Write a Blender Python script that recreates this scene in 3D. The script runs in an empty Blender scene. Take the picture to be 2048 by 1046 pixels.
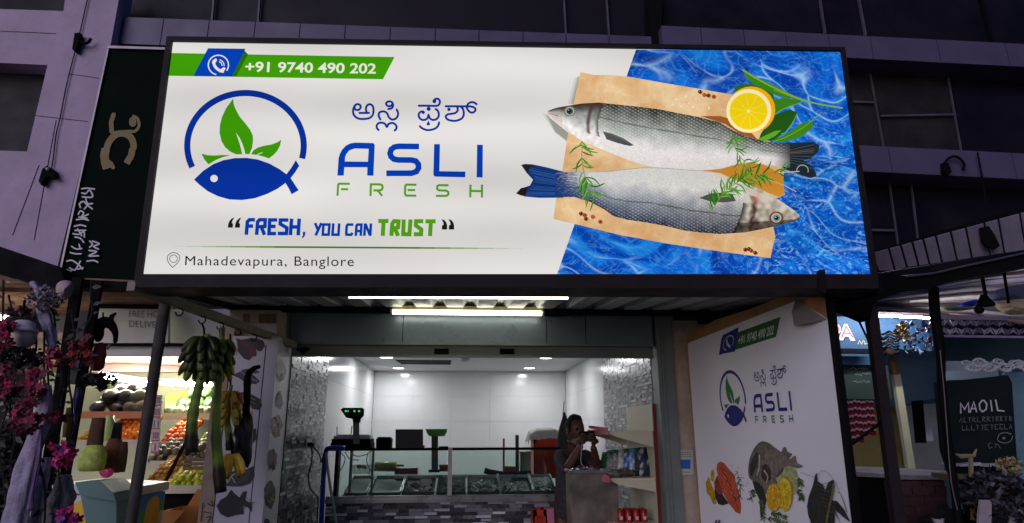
import bpy, bmesh, math, random
from mathutils import Vector, Matrix, Euler, noise
from mathutils.geometry import tessellate_polygon
rnd = random.Random(7)
S = bpy.context.scene
COL = S.collection
R = math.radians

# ---------------------------------------------------------------- camera
F = 1270.0; PITCH = R(14.86); YAW = R(4.2); ROLL = R(0.17); CAMZ = 1.6
cd = bpy.data.cameras.new('camera'); cd.sensor_width = 36; cd.lens = F/2048*36
cd.clip_start = .05; cd.clip_end = 500
cam = bpy.data.objects.new('camera', cd); COL.objects.link(cam); S.camera = cam
M = Matrix.Rotation(-YAW, 4, 'Z') @ Matrix.Rotation(math.pi/2+PITCH, 4, 'X') @ Matrix.Rotation(-ROLL, 4, 'Z')
cam.matrix_world = Matrix.Translation((0, 0, CAMZ)) @ M
M3 = M.to_3x3(); CR = M3 @ Vector((1, 0, 0)); CU = M3 @ Vector((0, 1, 0)); CF = M3 @ Vector((0, 0, -1))
C0 = Vector((0, 0, CAMZ))
def ray(px, py): return CF*F + CR*(px-1024) - CU*(py-523)
def at(px, py, Y):
    d = ray(px, py); return C0 + d*(Y/d.y)
def atx(px, py, X):
    d = ray(px, py); return C0 + d*(X/d.x)
def onp(px, py, p, n):
    d = ray(px, py); return C0 + d*((p-C0).dot(n)/d.dot(n))

# ---------------------------------------------------------------- world, sun, exposure
W = bpy.data.worlds.new('World'); S.world = W; W.use_nodes = True
wt = W.node_tree; bg = wt.nodes['Background']
sky = wt.nodes.new('ShaderNodeTexSky'); sky.sky_type = 'NISHITA'; sky.sun_disc = False
sky.sun_elevation = R(4.0); sky.sun_rotation = R(215); sky.ozone_density = 6
mx = wt.nodes.new('ShaderNodeMix'); mx.data_type = 'RGBA'; mx.blend_type = 'MULTIPLY'; mx.inputs[0].default_value = 1
wt.links.new(sky.outputs[0], mx.inputs[6]); mx.inputs[7].default_value = (1.0, .70, .86, 1)
wt.links.new(mx.outputs[2], bg.inputs[0]); bg.inputs[1].default_value = 0.10
sl = bpy.data.lights.new('dusk_sun', 'SUN'); sl.energy = 1.1; sl.angle = R(50); sl.color = (.92, .84, 1)
so = bpy.data.objects.new('dusk_sun', sl); COL.objects.link(so); so.rotation_euler = (R(72), 0, R(-35))
S.view_settings.view_transform = 'Standard'; S.view_settings.look = 'None'
S.view_settings.exposure = 0; S.view_settings.gamma = 1
S.render.engine = 'CYCLES'
S.cycles.use_denoising = True
S.cycles.max_bounces = 8; S.cycles.diffuse_bounces = 4; S.cycles.glossy_bounces = 4; S.cycles.transparent_max_bounces = 12
S.cycles.sample_clamp_indirect = 3.0

# ---------------------------------------------------------------- helpers
def lin(c):
    if isinstance(c, str): c = tuple(int(c[i:i+2], 16)/255 for i in (0, 2, 4))
    elif max(c) > 1.001: c = tuple(x/255 for x in c)
    return tuple((x/12.92 if x <= .04045 else ((x+.055)/1.055)**2.4) for x in c[:3])
def mixc(a, b, t):
    t = max(0, min(1, t)); return tuple(a[i]*(1-t)+b[i]*t for i in range(3))

class MB:
    def __init__(s): s.v = []; s.f = []; s.c = []; s.m = []; s.sm = []; s.col = (1, 1, 1); s.mi = 0; s.smooth = False
    def add(s, vs, fs, col=None, cols=None):
        b = len(s.v); s.v += [Vector(v) for v in vs]
        s.c += (cols if cols else [col or s.col]*len(vs))
        for f in fs: s.f.append([b+i for i in f]); s.m.append(s.mi); s.sm.append(s.smooth)
        return s
    def quad(s, a, b, c, d, col=None): return s.add([a, b, c, d], [(0, 1, 2, 3)], col)
    def hexa(s, p, col=None):   # 8 corner points, bottom ring 0-3 then top ring 4-7
        return s.add(p, [(3, 2, 1, 0), (4, 5, 6, 7), (0, 1, 5, 4), (1, 2, 6, 5), (2, 3, 7, 6), (3, 0, 4, 7)], col)
    def box(s, a, b, col=None):
        x0, y0, z0 = a; x1, y1, z1 = b
        if x0 > x1: x0, x1 = x1, x0
        if y0 > y1: y0, y1 = y1, y0
        if z0 > z1: z0, z1 = z1, z0
        return s.hexa([(x0, y0, z0), (x1, y0, z0), (x1, y1, z0), (x0, y1, z0), (x0, y0, z1), (x1, y0, z1), (x1, y1, z1), (x0, y1, z1)], col)
    def bar(s, a, b, w, h=None, up=(0, 0, 1), col=None):   # rectangular bar between two points
        a = Vector(a); b = Vector(b); h = h or w; d = (b-a).normalized(); up = Vector(up)
        if abs(d.dot(up)) > .98: up = Vector((0, 1, 0))
        x = d.cross(up).normalized()*w/2; z = x.normalized().cross(d).normalized()*h/2
        return s.hexa([a-x-z, a+x-z, b+x-z, b-x-z, a-x+z, a+x+z, b+x+z, b-x+z], col)
    def pbox(s, x0, y0, x1, y1, Y, depth, col=None):  # box whose front face spans a pixel rectangle at depth Y
        a = at(x0, y1, Y); b = at(x1, y1, Y); c = at(x1, y0, Y); d = at(x0, y0, Y)
        q = Vector((0, depth, 0))
        return s.hexa([a, b, b+q, a+q, d, c, c+q, d+q], col)
    def pq(s, pts, Y, depth, col=None):     # extruded pixel outline at depth Y
        return s.prism([at(x, y, Y) for x, y in pts], Vector((0, depth, 0)), col)
    def prism(s, pts, off, col=None):
        n = len(pts); off = Vector(off); pts = [Vector(p) for p in pts]
        tri = tessellate_polygon([pts])
        fs = [tuple(t) for t in tri] + [tuple(i+n for i in reversed(t)) for t in tri]
        fs += [(i, (i+1) % n, (i+1) % n+n, i+n) for i in range(n)]
        return s.add(pts+[p+off for p in pts], fs, col)
    def tube(s, path, rad, n=8, col=None, cap=True, cols=None):
        path = [Vector(p) for p in path]; k = len(path)
        if not hasattr(rad, '__len__'): rad = [rad]*k
        vs = []; cc = []; prev = None
        for i, p in enumerate(path):
            d = (path[min(i+1, k-1)]-path[max(i-1, 0)]).normalized()
            if prev is None:
                t = Vector((0, 0, 1)) if abs(d.z) < .9 else Vector((1, 0, 0)); x = d.cross(t).normalized()
            else: x = (prev - d*prev.dot(d)).normalized()
            prev = x; y = d.cross(x)
            for j in range(n):
                a = 2*math.pi*j/n; vs.append(p + (x*math.cos(a)+y*math.sin(a))*rad[i])
                cc.append(cols[i] if cols else (col or s.col))
        fs = [(i*n+j, i*n+(j+1) % n, (i+1)*n+(j+1) % n, (i+1)*n+j) for i in range(k-1) for j in range(n)]
        if cap: fs += [tuple(reversed(range(n))), tuple((k-1)*n+j for j in range(n))]
        return s.add(vs, fs, cols=cc)
    def lathe(s, c, prof, n=16, col=None, axis=(0, 0, 1), sx=1, sy=1):
        c = Vector(c); ax = Vector(axis).normalized()
        t = Vector((1, 0, 0)) if abs(ax.x) < .9 else Vector((0, 1, 0)); x = (t-ax*t.dot(ax)).normalized(); y = ax.cross(x)
        vs = [c + ax*h + (x*math.cos(2*math.pi*j/n)*sx + y*math.sin(2*math.pi*j/n)*sy)*r for r, h in prof for j in range(n)]
        k = len(prof)
        fs = [(i*n+j, i*n+(j+1) % n, (i+1)*n+(j+1) % n, (i+1)*n+j) for i in range(k-1) for j in range(n)]
        fs += [tuple(reversed(range(n))), tuple((k-1)*n+j for j in range(n))]
        return s.add(vs, fs, col)
    def ball(s, c, r, n=12, m=8, col=None, jit=0, seed=0, axis=(0, 0, 1)):
        c = Vector(c); r = Vector(r) if hasattr(r, '__len__') else Vector((r, r, r))
        vs = []; q = Vector((0, 0, 1)).rotation_difference(Vector(axis).normalized())
        for i in range(1, m):
            for j in range(n):
                a = math.pi*i/m; b = 2*math.pi*j/n
                u = Vector((math.sin(a)*math.cos(b), math.sin(a)*math.sin(b), math.cos(a)))
                k = 1 + (noise.noise(u*1.7+Vector((seed, 0, 0)))*jit if jit else 0)
                vs.append(c + q @ Vector((u.x*r.x, u.y*r.y, u.z*r.z))*k)
        t = len(vs); vs += [c+q @ Vector((0, 0, r.z)), c-q @ Vector((0, 0, r.z))]
        fs = [(i*n+j, (i+1)*n+j, (i+1)*n+(j+1) % n, i*n+(j+1) % n) for i in range(m-2) for j in range(n)]
        fs += [(t, j, (j+1) % n) for j in range(n)] + [(t+1, (m-2)*n+(j+1) % n, (m-2)*n+j) for j in range(n)]
        return s.add(vs, fs, col)

def link(name, me, mats, parent=None, loc=None):
    o = bpy.data.objects.new(name, me); COL.objects.link(o)
    for m in (mats if isinstance(mats, (list, tuple)) else [mats]):
        if m.name not in [x.name for x in me.materials]: me.materials.append(m)
    if parent: o.parent = parent
    if loc is not None: o.location = loc
    return o
def wloc(o):
    v = Vector((0, 0, 0))
    while o: v = v + o.location; o = o.parent
    return v
def mk(name, mb, mats, parent=None, loc=None, smooth=False):
    """link an MB whose verts are in world space; origin = own loc (top level) or parent's origin"""
    if parent is None and loc is None:
        xs = [v.x for v in mb.v]; ys = [v.y for v in mb.v]; zs = [v.z for v in mb.v]
        loc = Vector(((min(xs)+max(xs))/2, (min(ys)+max(ys))/2, min(zs)))
    org = wloc(parent) if parent else Vector(loc)
    me = bpy.data.meshes.new(name)
    me.from_pydata([v-org for v in mb.v], [], mb.f)
    a = me.color_attributes.new('Col', 'FLOAT_COLOR', 'POINT')
    flat = []
    for c in mb.c: flat += [c[0], c[1], c[2], 1]
    a.data.foreach_set('color', flat)
    me.polygons.foreach_set('material_index', mb.m)
    me.polygons.foreach_set('use_smooth', [bool(smooth or x) for x in mb.sm])
    me.validate(); me.update()
    return link(name, me, mats, parent, None if parent else loc)
def T(name, label, cat, loc=(0, 0, 0), group=None):
    o = bpy.data.objects.new(name, None); COL.objects.link(o); o.location = loc; o.empty_display_size = .1
    o['label'] = label; o['category'] = cat
    if group: o['group'] = group
    return o
def tag(o, label, cat, group=None, kind=None):
    o['label'] = label; o['category'] = cat
    if group: o['group'] = group
    if kind: o['kind'] = kind
    return o
def struct(o, label=None):
    o['kind'] = 'structure'
    if label: o['label'] = label
    return o
def dup(o, parent=None, loc=None, rot=None, label=None):
    c = o.copy(); COL.objects.link(c)
    if parent: c.parent = parent
    if loc is not None: c.location = loc
    if rot is not None: c.rotation_euler = rot
    if label: c['label'] = label
    for ch in list(o.children): dup(ch, c)
    return c

MATS = {}
def mat(name, col=(.5, .5, .5), rough=.6, metal=0, var=.18, scale=6, bump=.15, attr=False, emit=0, spec=.5, bscale=None, coat=0, srgb=True, det=5):
    if name in MATS: return MATS[name]
    m = bpy.data.materials.new(name); m.use_nodes = True; nt = m.node_tree; N = nt.nodes; L = nt.links
    b = N['Principled BSDF']
    b.inputs['Roughness'].default_value = rough; b.inputs['Metallic'].default_value = metal
    b.inputs['Specular IOR Level'].default_value = spec; b.inputs['Coat Weight'].default_value = coat
    c = lin(col) if srgb else col
    tc = N.new('ShaderNodeTexCoord')
    if attr:
        at_ = N.new('ShaderNodeAttribute'); at_.attribute_name = 'Col'; src = at_.outputs['Color']
    else:
        rg = N.new('ShaderNodeRGB'); rg.outputs[0].default_value = (*c, 1); src = rg.outputs[0]
    if var > 0:
        nz = N.new('ShaderNodeTexNoise'); nz.inputs['Scale'].default_value = scale; nz.inputs['Detail'].default_value = det
        nz.inputs['Roughness'].default_value = .65
        L.new(tc.outputs['Object'], nz.inputs['Vector'])
        mr = N.new('ShaderNodeMapRange'); mr.inputs[1].default_value = .3; mr.inputs[2].default_value = .7
        mr.inputs[3].default_value = 1-var; mr.inputs[4].default_value = 1+var
        L.new(nz.outputs[0], mr.inputs[0])
        vm = N.new('ShaderNodeVectorMath'); vm.operation = 'SCALE'
        L.new(src, vm.inputs[0]); L.new(mr.outputs[0], vm.inputs['Scale']); src = vm.outputs[0]
        if rough < .95 and metal < 2:
            r2 = N.new('ShaderNodeMapRange'); r2.inputs[1].default_value = .3; r2.inputs[2].default_value = .7
            r2.inputs[3].default_value = max(0.02, rough-.1*(rough > .2)); r2.inputs[4].default_value = min(1, rough+.12*(rough > .2)+.03)
            L.new(nz.outputs[0], r2.inputs[0]); L.new(r2.outputs[0], b.inputs['Roughness'])
    L.new(src, b.inputs['Base Color'])
    if bump > 0:
        n2 = N.new('ShaderNodeTexNoise'); n2.inputs['Scale'].default_value = bscale or scale*6; n2.inputs['Detail'].default_value = 4
        L.new(tc.outputs['Object'], n2.inputs['Vector'])
        bp = N.new('ShaderNodeBump'); bp.inputs['Strength'].default_value = bump; bp.inputs['Distance'].default_value = .01
        L.new(n2.outputs[0], bp.inputs['Height']); L.new(bp.outputs[0], b.inputs['Normal'])
    if emit > 0:
        L.new(src, b.inputs['Emission Color']); b.inputs['Emission Strength'].default_value = emit
    MATS[name] = m; return m
def glow(name, col, strength):
    if name in MATS: return MATS[name]
    m = bpy.data.materials.new(name); m.use_nodes = True; N = m.node_tree.nodes; b = N['Principled BSDF']
    b.inputs['Base Color'].default_value = (.8, .8, .8, 1)
    b.inputs['Emission Color'].default_value = (*lin(col), 1); b.inputs['Emission Strength'].default_value = strength
    MATS[name] = m; return m
def glass(name, tint=(.9, 1, .97), alpha=.12, rough=.03):
    if name in MATS: return MATS[name]
    m = bpy.data.materials.new(name); m.use_nodes = True; nt = m.node_tree; N = nt.nodes; N.clear()
    o = N.new('ShaderNodeOutputMaterial'); t = N.new('ShaderNodeBsdfTransparent'); g = N.new('ShaderNodeBsdfGlossy')
    g.inputs['Roughness'].default_value = rough; t.inputs[0].default_value = (*tint, 1)
    fr = N.new('ShaderNodeFresnel'); fr.inputs[0].default_value = 1.45
    ad = N.new('ShaderNodeMath'); ad.operation = 'ADD'; ad.inputs[1].default_value = alpha; ad.use_clamp = True
    mx_ = N.new('ShaderNodeMixShader'); L = nt.links
    L.new(fr.outputs[0], ad.inputs[0]); L.new(ad.outputs[0], mx_.inputs[0])
    L.new(t.outputs[0], mx_.inputs[1]); L.new(g.outputs[0], mx_.inputs[2]); L.new(mx_.outputs[0], o.inputs[0])
    MATS[name] = m; return m

def catmull(pts, k=6, closed=False):
    n = len(pts); out = []
    rng = range(n if closed else n-1)
    for i in rng:
        p0 = pts[(i-1) % n] if closed or i > 0 else pts[0]; p1 = pts[i]; p2 = pts[(i+1) % n]
        p3 = pts[(i+2) % n] if closed or i+2 < n else pts[-1]
        for j in range(k):
            t = j/k
            out.append(tuple(.5*((2*p1[a])+(-p0[a]+p2[a])*t+(2*p0[a]-5*p1[a]+4*p2[a]-p3[a])*t*t+(-p0[a]+3*p1[a]-3*p2[a]+p3[a])*t**3) for a in range(2)))
    if not closed: out.append(tuple(pts[-1]))
    return out
def cr(ox, oy, s, pts): return [(ox+x/s, oy+y/s) for x, y in pts]   # crop pixels -> photo pixels

class Art:
    """flat artwork in 2-D drawing coordinates; fn(x, y, layer) puts it on its board"""
    def __init__(s, fn): s.fn = fn; s.mb = MB(); s.layer = 1; s.inc = 1
    def poly(s, pts, col, smooth=False, k=5, holes=()):
        if smooth: pts = catmull(pts, k, True)
        loops = [[Vector((x, y, 0)) for x, y in pts]] + [[Vector((x, y, 0)) for x, y in h] for h in holes]
        flat = [p for l in loops for p in l]
        tri = tessellate_polygon(loops)
        s.mb.add([s.fn(p.x, p.y, s.layer) for p in flat], [tuple(t) for t in tri], lin(col)); s.layer += s.inc; return s
    def stroke(s, pts, w, col, smooth=False, closed=False, round_=True, taper=None, k=6):
        if smooth: pts = catmull(pts, k, closed)
        if closed: pts = list(pts)+[pts[0], pts[1]]
        n = len(pts); c = lin(col)
        L = []; Rr = []
        for i in range(n):
            a = pts[max(i-1, 0)]; b = pts[min(i+1, n-1)]; p = pts[i]
            if 0 < i < n-1:
                d1 = Vector((p[0]-a[0], p[1]-a[1])); d2 = Vector((b[0]-p[0], b[1]-p[1]))
                if d1.length < 1e-6: d1 = d2
                if d2.length < 1e-6: d2 = d1
                d1.normalize(); d2.normalize(); d = d1+d2
                if d.length < 1e-4: d = d2
                d.normalize(); sc = min(1.6, 1/max(.35, d.dot(d2)))
            else:
                d = Vector((b[0]-a[0], b[1]-a[1])); d = d.normalized() if d.length > 1e-6 else Vector((1, 0)); sc = 1
            ww = w/2*sc*(taper(i/(n-1)) if taper else 1)
            L.append((p[0]-d.y*ww, p[1]+d.x*ww)); Rr.append((p[0]+d.y*ww, p[1]-d.x*ww))
        vs = [s.fn(*q, s.layer) for q in L]+[s.fn(*q, s.layer) for q in Rr]
        s.mb.add(vs, [(i, i+1, n+i+1, n+i) for i in range(n-1)], c)
        s.layer += s.inc
        if round_ and not taper:
            for q in (pts[0], pts[-1]): s.disc(q[0], q[1], w/2, w/2, col, n=10)
        return s
    def disc(s, x, y, rx, ry, col, n=28, rot=0, a0=0, a1=360):
        c, d = math.cos(R(rot)), math.sin(R(rot)); pts = []
        for i in range(n):
            t = 2*math.pi*i/n; u, v = rx*math.cos(t), ry*math.sin(t); pts.append((x+u*c-v*d, y+u*d+v*c))
        s.mb.add([s.fn(*p, s.layer) for p in pts], [tuple(range(n))], lin(col)); s.layer += s.inc; return s
    def ring(s, x, y, rx, ry, w, col, a0=0, a1=360, n=48):
        s.stroke([(x+rx*math.cos(R(a0+(a1-a0)*i/n)), y+ry*math.sin(R(a0+(a1-a0)*i/n))) for i in range(n+1)], w, col, round_=False); return s
    def grid(s, nu, nv, pf, cf):
        vs = []; cs = []
        for i in range(nu+1):
            for j in range(nv+1):
                u, v = i/nu, j/nv; x, y = pf(u, v); vs.append(s.fn(x, y, s.layer)); cs.append(cf(u, v, x, y))
        s.mb.add(vs, [(i*(nv+1)+j, (i+1)*(nv+1)+j, (i+1)*(nv+1)+j+1, i*(nv+1)+j+1) for i in range(nu) for j in range(nv)], cols=cs); s.layer += s.inc; return s
    def text(s, txt, quad, col, bold=0, space=1):   # quad: bl, br, tr, tl in drawing coordinates (baseline to cap height)
        v, f, x0, x1, h = textmesh(txt, bold, space); bl, br, tr, tl = quad
        out = []
        for x, y in v:
            u = (x-x0)/(x1-x0); t = y/h
            out.append(s.fn(*[(bl[a]*(1-u)+br[a]*u)*(1-t)+(tl[a]*(1-u)+tr[a]*u)*t for a in (0, 1)], s.layer))
        s.mb.add(out, f, lin(col)); s.layer += s.inc; return s
TM = {}
def textmesh(txt, bold=0, space=1):
    k = (txt, bold, space)
    if k in TM: return TM[k]
    def one(t):
        cu = bpy.data.curves.new('t', 'FONT'); cu.body = t; cu.size = 1; cu.offset = bold; cu.space_character = space; cu.resolution_u = 4
        ob = bpy.data.objects.new('t', cu); COL.objects.link(ob)
        dg = bpy.context.evaluated_depsgraph_get(); e = ob.evaluated_get(dg); me = e.to_mesh()
        v = [(p.co.x, p.co.y) for p in me.vertices]; f = [tuple(q.vertices) for q in me.polygons]
        e.to_mesh_clear(); bpy.data.objects.remove(ob); bpy.data.curves.remove(cu); return v, f
    v, f = one(txt); h, _ = one('H')
    TM[k] = (v, f, min(p[0] for p in v), max(p[0] for p in v), max(p[1] for p in h)); return TM[k]
# ================================================================ illuminated shop sign
SA = R(1.4); SN = Vector((math.sin(SA), math.cos(SA), 0)).normalized(); SP = Vector((0, 3.30, 0)); ST = Vector((math.cos(SA), -math.sin(SA), 0))
LS = 0.00008
def SG(x, y, layer=0, back=0): return onp(x, y, SP - SN*(0.002+layer*LS) + SN*back, SN)
def lit(name, kind):
    m = bpy.data.materials.new(name); m.use_nodes = True; nt = m.node_tree; N = nt.nodes; L = nt.links; b = N['Principled BSDF']
    b.inputs['Base Color'].default_value = (0, 0, 0, 1); b.inputs['Roughness'].default_value = .6; b.inputs['Specular IOR Level'].default_value = 0
    tc = N.new('ShaderNodeTexCoord')
    def math_(op, a, b_=None, c=None):
        n = N.new('ShaderNodeMath'); n.operation = op
        for i, v in enumerate((a, b_, c)):
            if v is None: continue
            if isinstance(v, (int, float)): n.inputs[i].default_value = v
            else: L.new(v, n.inputs[i])
        return n.outputs[0]
    def mapping(sc, rot=(0, 0, 0)):
        mp = N.new('ShaderNodeMapping'); mp.inputs['Scale'].default_value = sc; mp.inputs['Rotation'].default_value = rot
        L.new(tc.outputs['Object'], mp.inputs[0]); return mp.outputs[0]
    def noise_(vec, sc, det=3, rough=.5, dist=0):
        n = N.new('ShaderNodeTexNoise'); n.inputs['Scale'].default_value = sc; n.inputs['Detail'].default_value = det
        n.inputs['Roughness'].default_value = rough; n.inputs['Distortion'].default_value = dist; L.new(vec, n.inputs['Vector']); return n
    def ramp(v, stops):
        r = N.new('ShaderNodeValToRGB'); e = r.color_ramp.elements
        while len(e) < len(stops): e.new(.5)
        for i, (p, c) in enumerate(stops): e[i].position = p; e[i].color = (*lin(c), 1)
        L.new(v, r.inputs[0]); return r.outputs[0]
    def mixn(a, b_, f, mode='MIX'):
        n = N.new('ShaderNodeMix'); n.data_type = 'RGBA'; n.blend_type = mode
        if isinstance(f, (int, float)): n.inputs[0].default_value = f
        else: L.new(f, n.inputs[0])
        for i, v in ((6, a), (7, b_)):
            if isinstance(v, tuple): n.inputs[i].default_value = (*v, 1)
            else: L.new(v, n.inputs[i])
        return n.outputs[2]
    if kind == 'water':
        base = mapping((1, 1, 1), (0, R(-16), 0))
        def warp(src, sc, amt, det=3):
            w = noise_(src, sc, det, .5); wv = N.new('ShaderNodeVectorMath'); wv.operation = 'MULTIPLY_ADD'
            L.new(w.outputs['Color'], wv.inputs[0]); wv.inputs[1].default_value = (amt,)*3; L.new(src, wv.inputs[2]); return wv.outputs[0]
        def vor(src, sc, scale):
            mp = N.new('ShaderNodeMapping'); mp.inputs['Scale'].default_value = sc; L.new(src, mp.inputs[0])
            v = N.new('ShaderNodeTexVoronoi'); v.feature = 'DISTANCE_TO_EDGE'; v.inputs['Scale'].default_value = scale; L.new(mp.outputs[0], v.inputs['Vector']); return v.outputs[0]
        wb = warp(base, 1.9, .75, 1)
        mpb = N.new('ShaderNodeMapping'); mpb.inputs['Scale'].default_value = (1, 1, 2.6); L.new(wb, mpb.inputs[0])
        c0 = ramp(noise_(mpb.outputs[0], 3.0, 4, .5, .6).outputs[0], [(.30, '043596'), (.45, '0549B4'), (.56, '0B63CC'), (.66, '1E84DC'), (.8, '4AA4EC')])
        e1 = ramp(vor(wb, (2.2, 1, 6.0), 1.2), [(0, 'FFFFFF'), (.02, 'C0C0C0'), (.055, '3A3A3A'), (.10, '000000')])
        e2 = ramp(vor(warp(base, 4.5, .35, 2), (5.0, 1, 12.0), 1.7), [(0, 'DDDDDD'), (.04, '444444'), (.1, '000000')])
        gate = ramp(noise_(base, 3.6, 2).outputs[0], [(.42, '101010'), (.58, 'FFFFFF')])
        fine = noise_(mapping((1, 1, 1.5)), 17, 6, .68, 2.0)
        sp = ramp(fine.outputs[0], [(.54, '000000'), (.66, 'FFFFFF')]); dk = ramp(fine.outputs[0], [(.36, 'FFFFFF'), (.46, '000000')])
        # choppier, finer ripples over the lower right part of the print
        sep0 = N.new('ShaderNodeSeparateXYZ'); L.new(tc.outputs['Object'], sep0.inputs[0])
        zone = N.new('ShaderNodeMapRange'); zone.inputs[1].default_value = 1.02; zone.inputs[2].default_value = 1.5; L.new(sep0.outputs[0], zone.inputs[0])
        zz = N.new('ShaderNodeMapRange'); zz.inputs[1].default_value = 1.05; zz.inputs[2].default_value = .75; L.new(sep0.outputs[2], zz.inputs[0])
        zn = math_('MULTIPLY', zone.outputs[0], zz.outputs[0])
        col = mixn(c0, lin('3F9CE6'), math_('MULTIPLY', e2, .7))
        col = mixn(col, lin('A9D4F6'), math_('MULTIPLY', math_('MULTIPLY', e1, gate), .75))
        col = mixn(col, lin('7DBDF0'), math_('MULTIPLY', sp, math_('MULTIPLY_ADD', zn, .6, .28)))
        col = mixn(col, lin('05409E'), math_('MULTIPLY', dk, math_('MULTIPLY_ADD', zn, .5, .25)))
    else:
        a = N.new('ShaderNodeAttribute'); a.attribute_name = 'Col'; col = a.outputs['Color']
        if kind == 'paper':
            v = N.new('ShaderNodeTexVoronoi'); v.feature = 'DISTANCE_TO_EDGE'; v.inputs['Scale'].default_value = 7
            w = noise_(tc.outputs['Object'], 8, 3); wv = N.new('ShaderNodeVectorMath'); wv.operation = 'MULTIPLY_ADD'
            L.new(w.outputs['Color'], wv.inputs[0]); wv.inputs[1].default_value = (.2, .2, .2); L.new(tc.outputs['Object'], wv.inputs[2]); L.new(wv.outputs[0], v.inputs['Vector'])
            cre = ramp(v.outputs[0], [(0, 'B98A50'), (.012, 'FBE8C8'), (.05, 'EAC896'), (.3, 'DDB47C')])
            col = mixn(col, cre, .42)
            nz = noise_(tc.outputs['Object'], 5, 5, .6); col = mixn(col, ramp(nz.outputs[0], [(.3, 'D9A35B'), (.6, 'FFFFFF')]), .6, 'MULTIPLY')
    # uneven light of the tubes inside the cabinet
    nb = noise_(mapping((.45, 1, 1.7)), 1.6, 1)
    sep = N.new('ShaderNodeSeparateXYZ'); L.new(tc.outputs['Object'], sep.inputs[0])
    sn = math_('SINE', math_('MULTIPLY_ADD', sep.outputs[2], 2*math.pi/.40, 1.2))
    k = math_('MULTIPLY_ADD', sn, .048, math_('MULTIPLY_ADD', nb.outputs[0], .50, .70))
    L.new(col, b.inputs['Emission Color']); L.new(k, b.inputs['Emission Strength'])
    MATS[name] = m; return m
M_LIT = lit('backlit_print', 'plain'); M_WATER = lit('backlit_water_print', 'water'); M_PAPER = lit('backlit_paper_print', 'paper')
BLUE = (8, 48, 150); BLUE2 = (6, 62, 176); GREEN = (62, 152, 8); GREEN2 = (84, 158, 22); WHITE = (226, 222, 219); INK = (28, 26, 24)

def draw_logo(A, bg=WHITE, blue=BLUE, green=GREEN):
    A.stroke([(491+116.5*math.cos(t), 291.5+105.5*math.sin(t)) for t in [R(156+ (374-156)*i/60) for i in range(61)]], 12.4, blue, round_=False)
    C = lambda p: cr(360, 170, 4.36, p)
    leaf = [(463, 118), (468, 165), (485, 210), (520, 275), (570, 335), (612, 390), (635, 440), (637, 490), (628, 550), (605, 603), (570, 603), (560, 560), (545, 515), (520, 460), (487, 415), (505, 465), (520, 510), (533, 560), (543, 603), (490, 605), (440, 582), (395, 545), (362, 490), (345, 420), (348, 350), (365, 280), (400, 205), (440, 150)]
    A.poly(C(leaf), green)
    A.poly(C([(620, 603), (640, 570), (680, 545), (740, 528), (800, 518), (850, 498), (883, 478), (872, 530), (845, 580), (810, 615), (775, 640), (730, 625), (680, 612)]), green)
    A.stroke(C([(665, 614), (690, 600), (716, 590)]), 1.6, bg)
    A.poly(C([(187, 598), (240, 612), (300, 615), (370, 610), (440, 613), (370, 630), (310, 655), (248, 692), (212, 648)]), green)
    A.poly(C([(122, 825), (200, 750), (290, 690), (380, 655), (480, 637), (580, 635), (680, 650), (780, 685), (870, 735), (928, 778), (975, 715), (1010, 655), (1040, 705), (1005, 760), (965, 812), (1000, 865), (1035, 918), (973, 953), (950, 905), (920, 855), (850, 905), (760, 950), (650, 988), (540, 1003), (430, 998), (330, 970), (240, 925), (170, 870)]), blue)
    e = C([(297, 815)])[0]; A.disc(e[0], e[1], 7.5, 7.2, bg)
def draw_script(A, blue=BLUE):
    w = 4.3
    def st(p, **k): A.stroke(cr(690, 180, 7.314, p), w, blue, smooth=True, **k)
    def dot(x, y, r): q = cr(690, 180, 7.314, [(x, y)])[0]; A.disc(q[0], q[1], r/7.314, r/7.314, blue)
    st([(140, 270), (165, 292), (205, 287), (228, 255), (222, 222), (190, 207), (158, 215), (135, 245), (120, 290), (122, 345), (150, 390), (200, 418), (265, 424), (335, 417), (385, 392), (412, 345), (416, 275), (400, 228), (362, 208), (325, 225), (308, 260), (308, 300), (322, 335)])
    st([(140, 270), (142, 235), (160, 213)])
    st([(212, 335), (280, 336), (352, 335)])
    st([(518, 430), (495, 385), (498, 340), (530, 316), (580, 316), (618, 345), (640, 395), (680, 430), (730, 425), (768, 388), (776, 335), (755, 285)])
    st([(640, 238), (610, 222), (603, 192), (630, 170), (670, 170), (697, 195), (702, 235), (680, 268), (632, 278)]); st([(640, 238), (670, 232), (690, 212)])
    st([(492, 585), (466, 555), (468, 510), (500, 482), (550, 480), (590, 500), (612, 540), (638, 498), (690, 482), (732, 500), (755, 540), (745, 575), (725, 592)])
    st([(1080, 230), (1200, 230), (1335, 232), (1378, 208), (1388, 165), (1368, 134), (1330, 128), (1300, 150)]); dot(1308, 165, 29)
    st([(1145, 315), (1110, 318), (1080, 350), (1085, 400), (1125, 435), (1172, 435), (1208, 410), (1222, 365), (1238, 410), (1280, 436), (1330, 430), (1368, 390), (1370, 335), (1350, 295), (1325, 280)]); dot(1145, 328, 24); dot(1224, 276, 30)
    A.poly(cr(690, 180, 7.314, [(1220, 445), (1246, 497), (1236, 515), (1218, 519), (1200, 515), (1192, 500)]), blue)
    st([(1095, 530), (1130, 560), (1190, 584), (1250, 584), (1320, 563), (1362, 522), (1377, 475)])
    st([(1472, 238), (1600, 238), (1780, 240), (1850, 243), (1900, 265), (1906, 300), (1870, 330), (1828, 322), (1795, 288), (1782, 248), (1800, 205), (1840, 180), (1885, 182), (1925, 208)]); dot(1520, 283, 25)
    st([(1640, 245), (1650, 290), (1620, 333), (1560, 348), (1500, 358), (1474, 390), (1500, 430), (1570, 450), (1640, 446), (1705, 418), (1735, 370), (1735, 310), (1720, 270), (1690, 242)])
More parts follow.
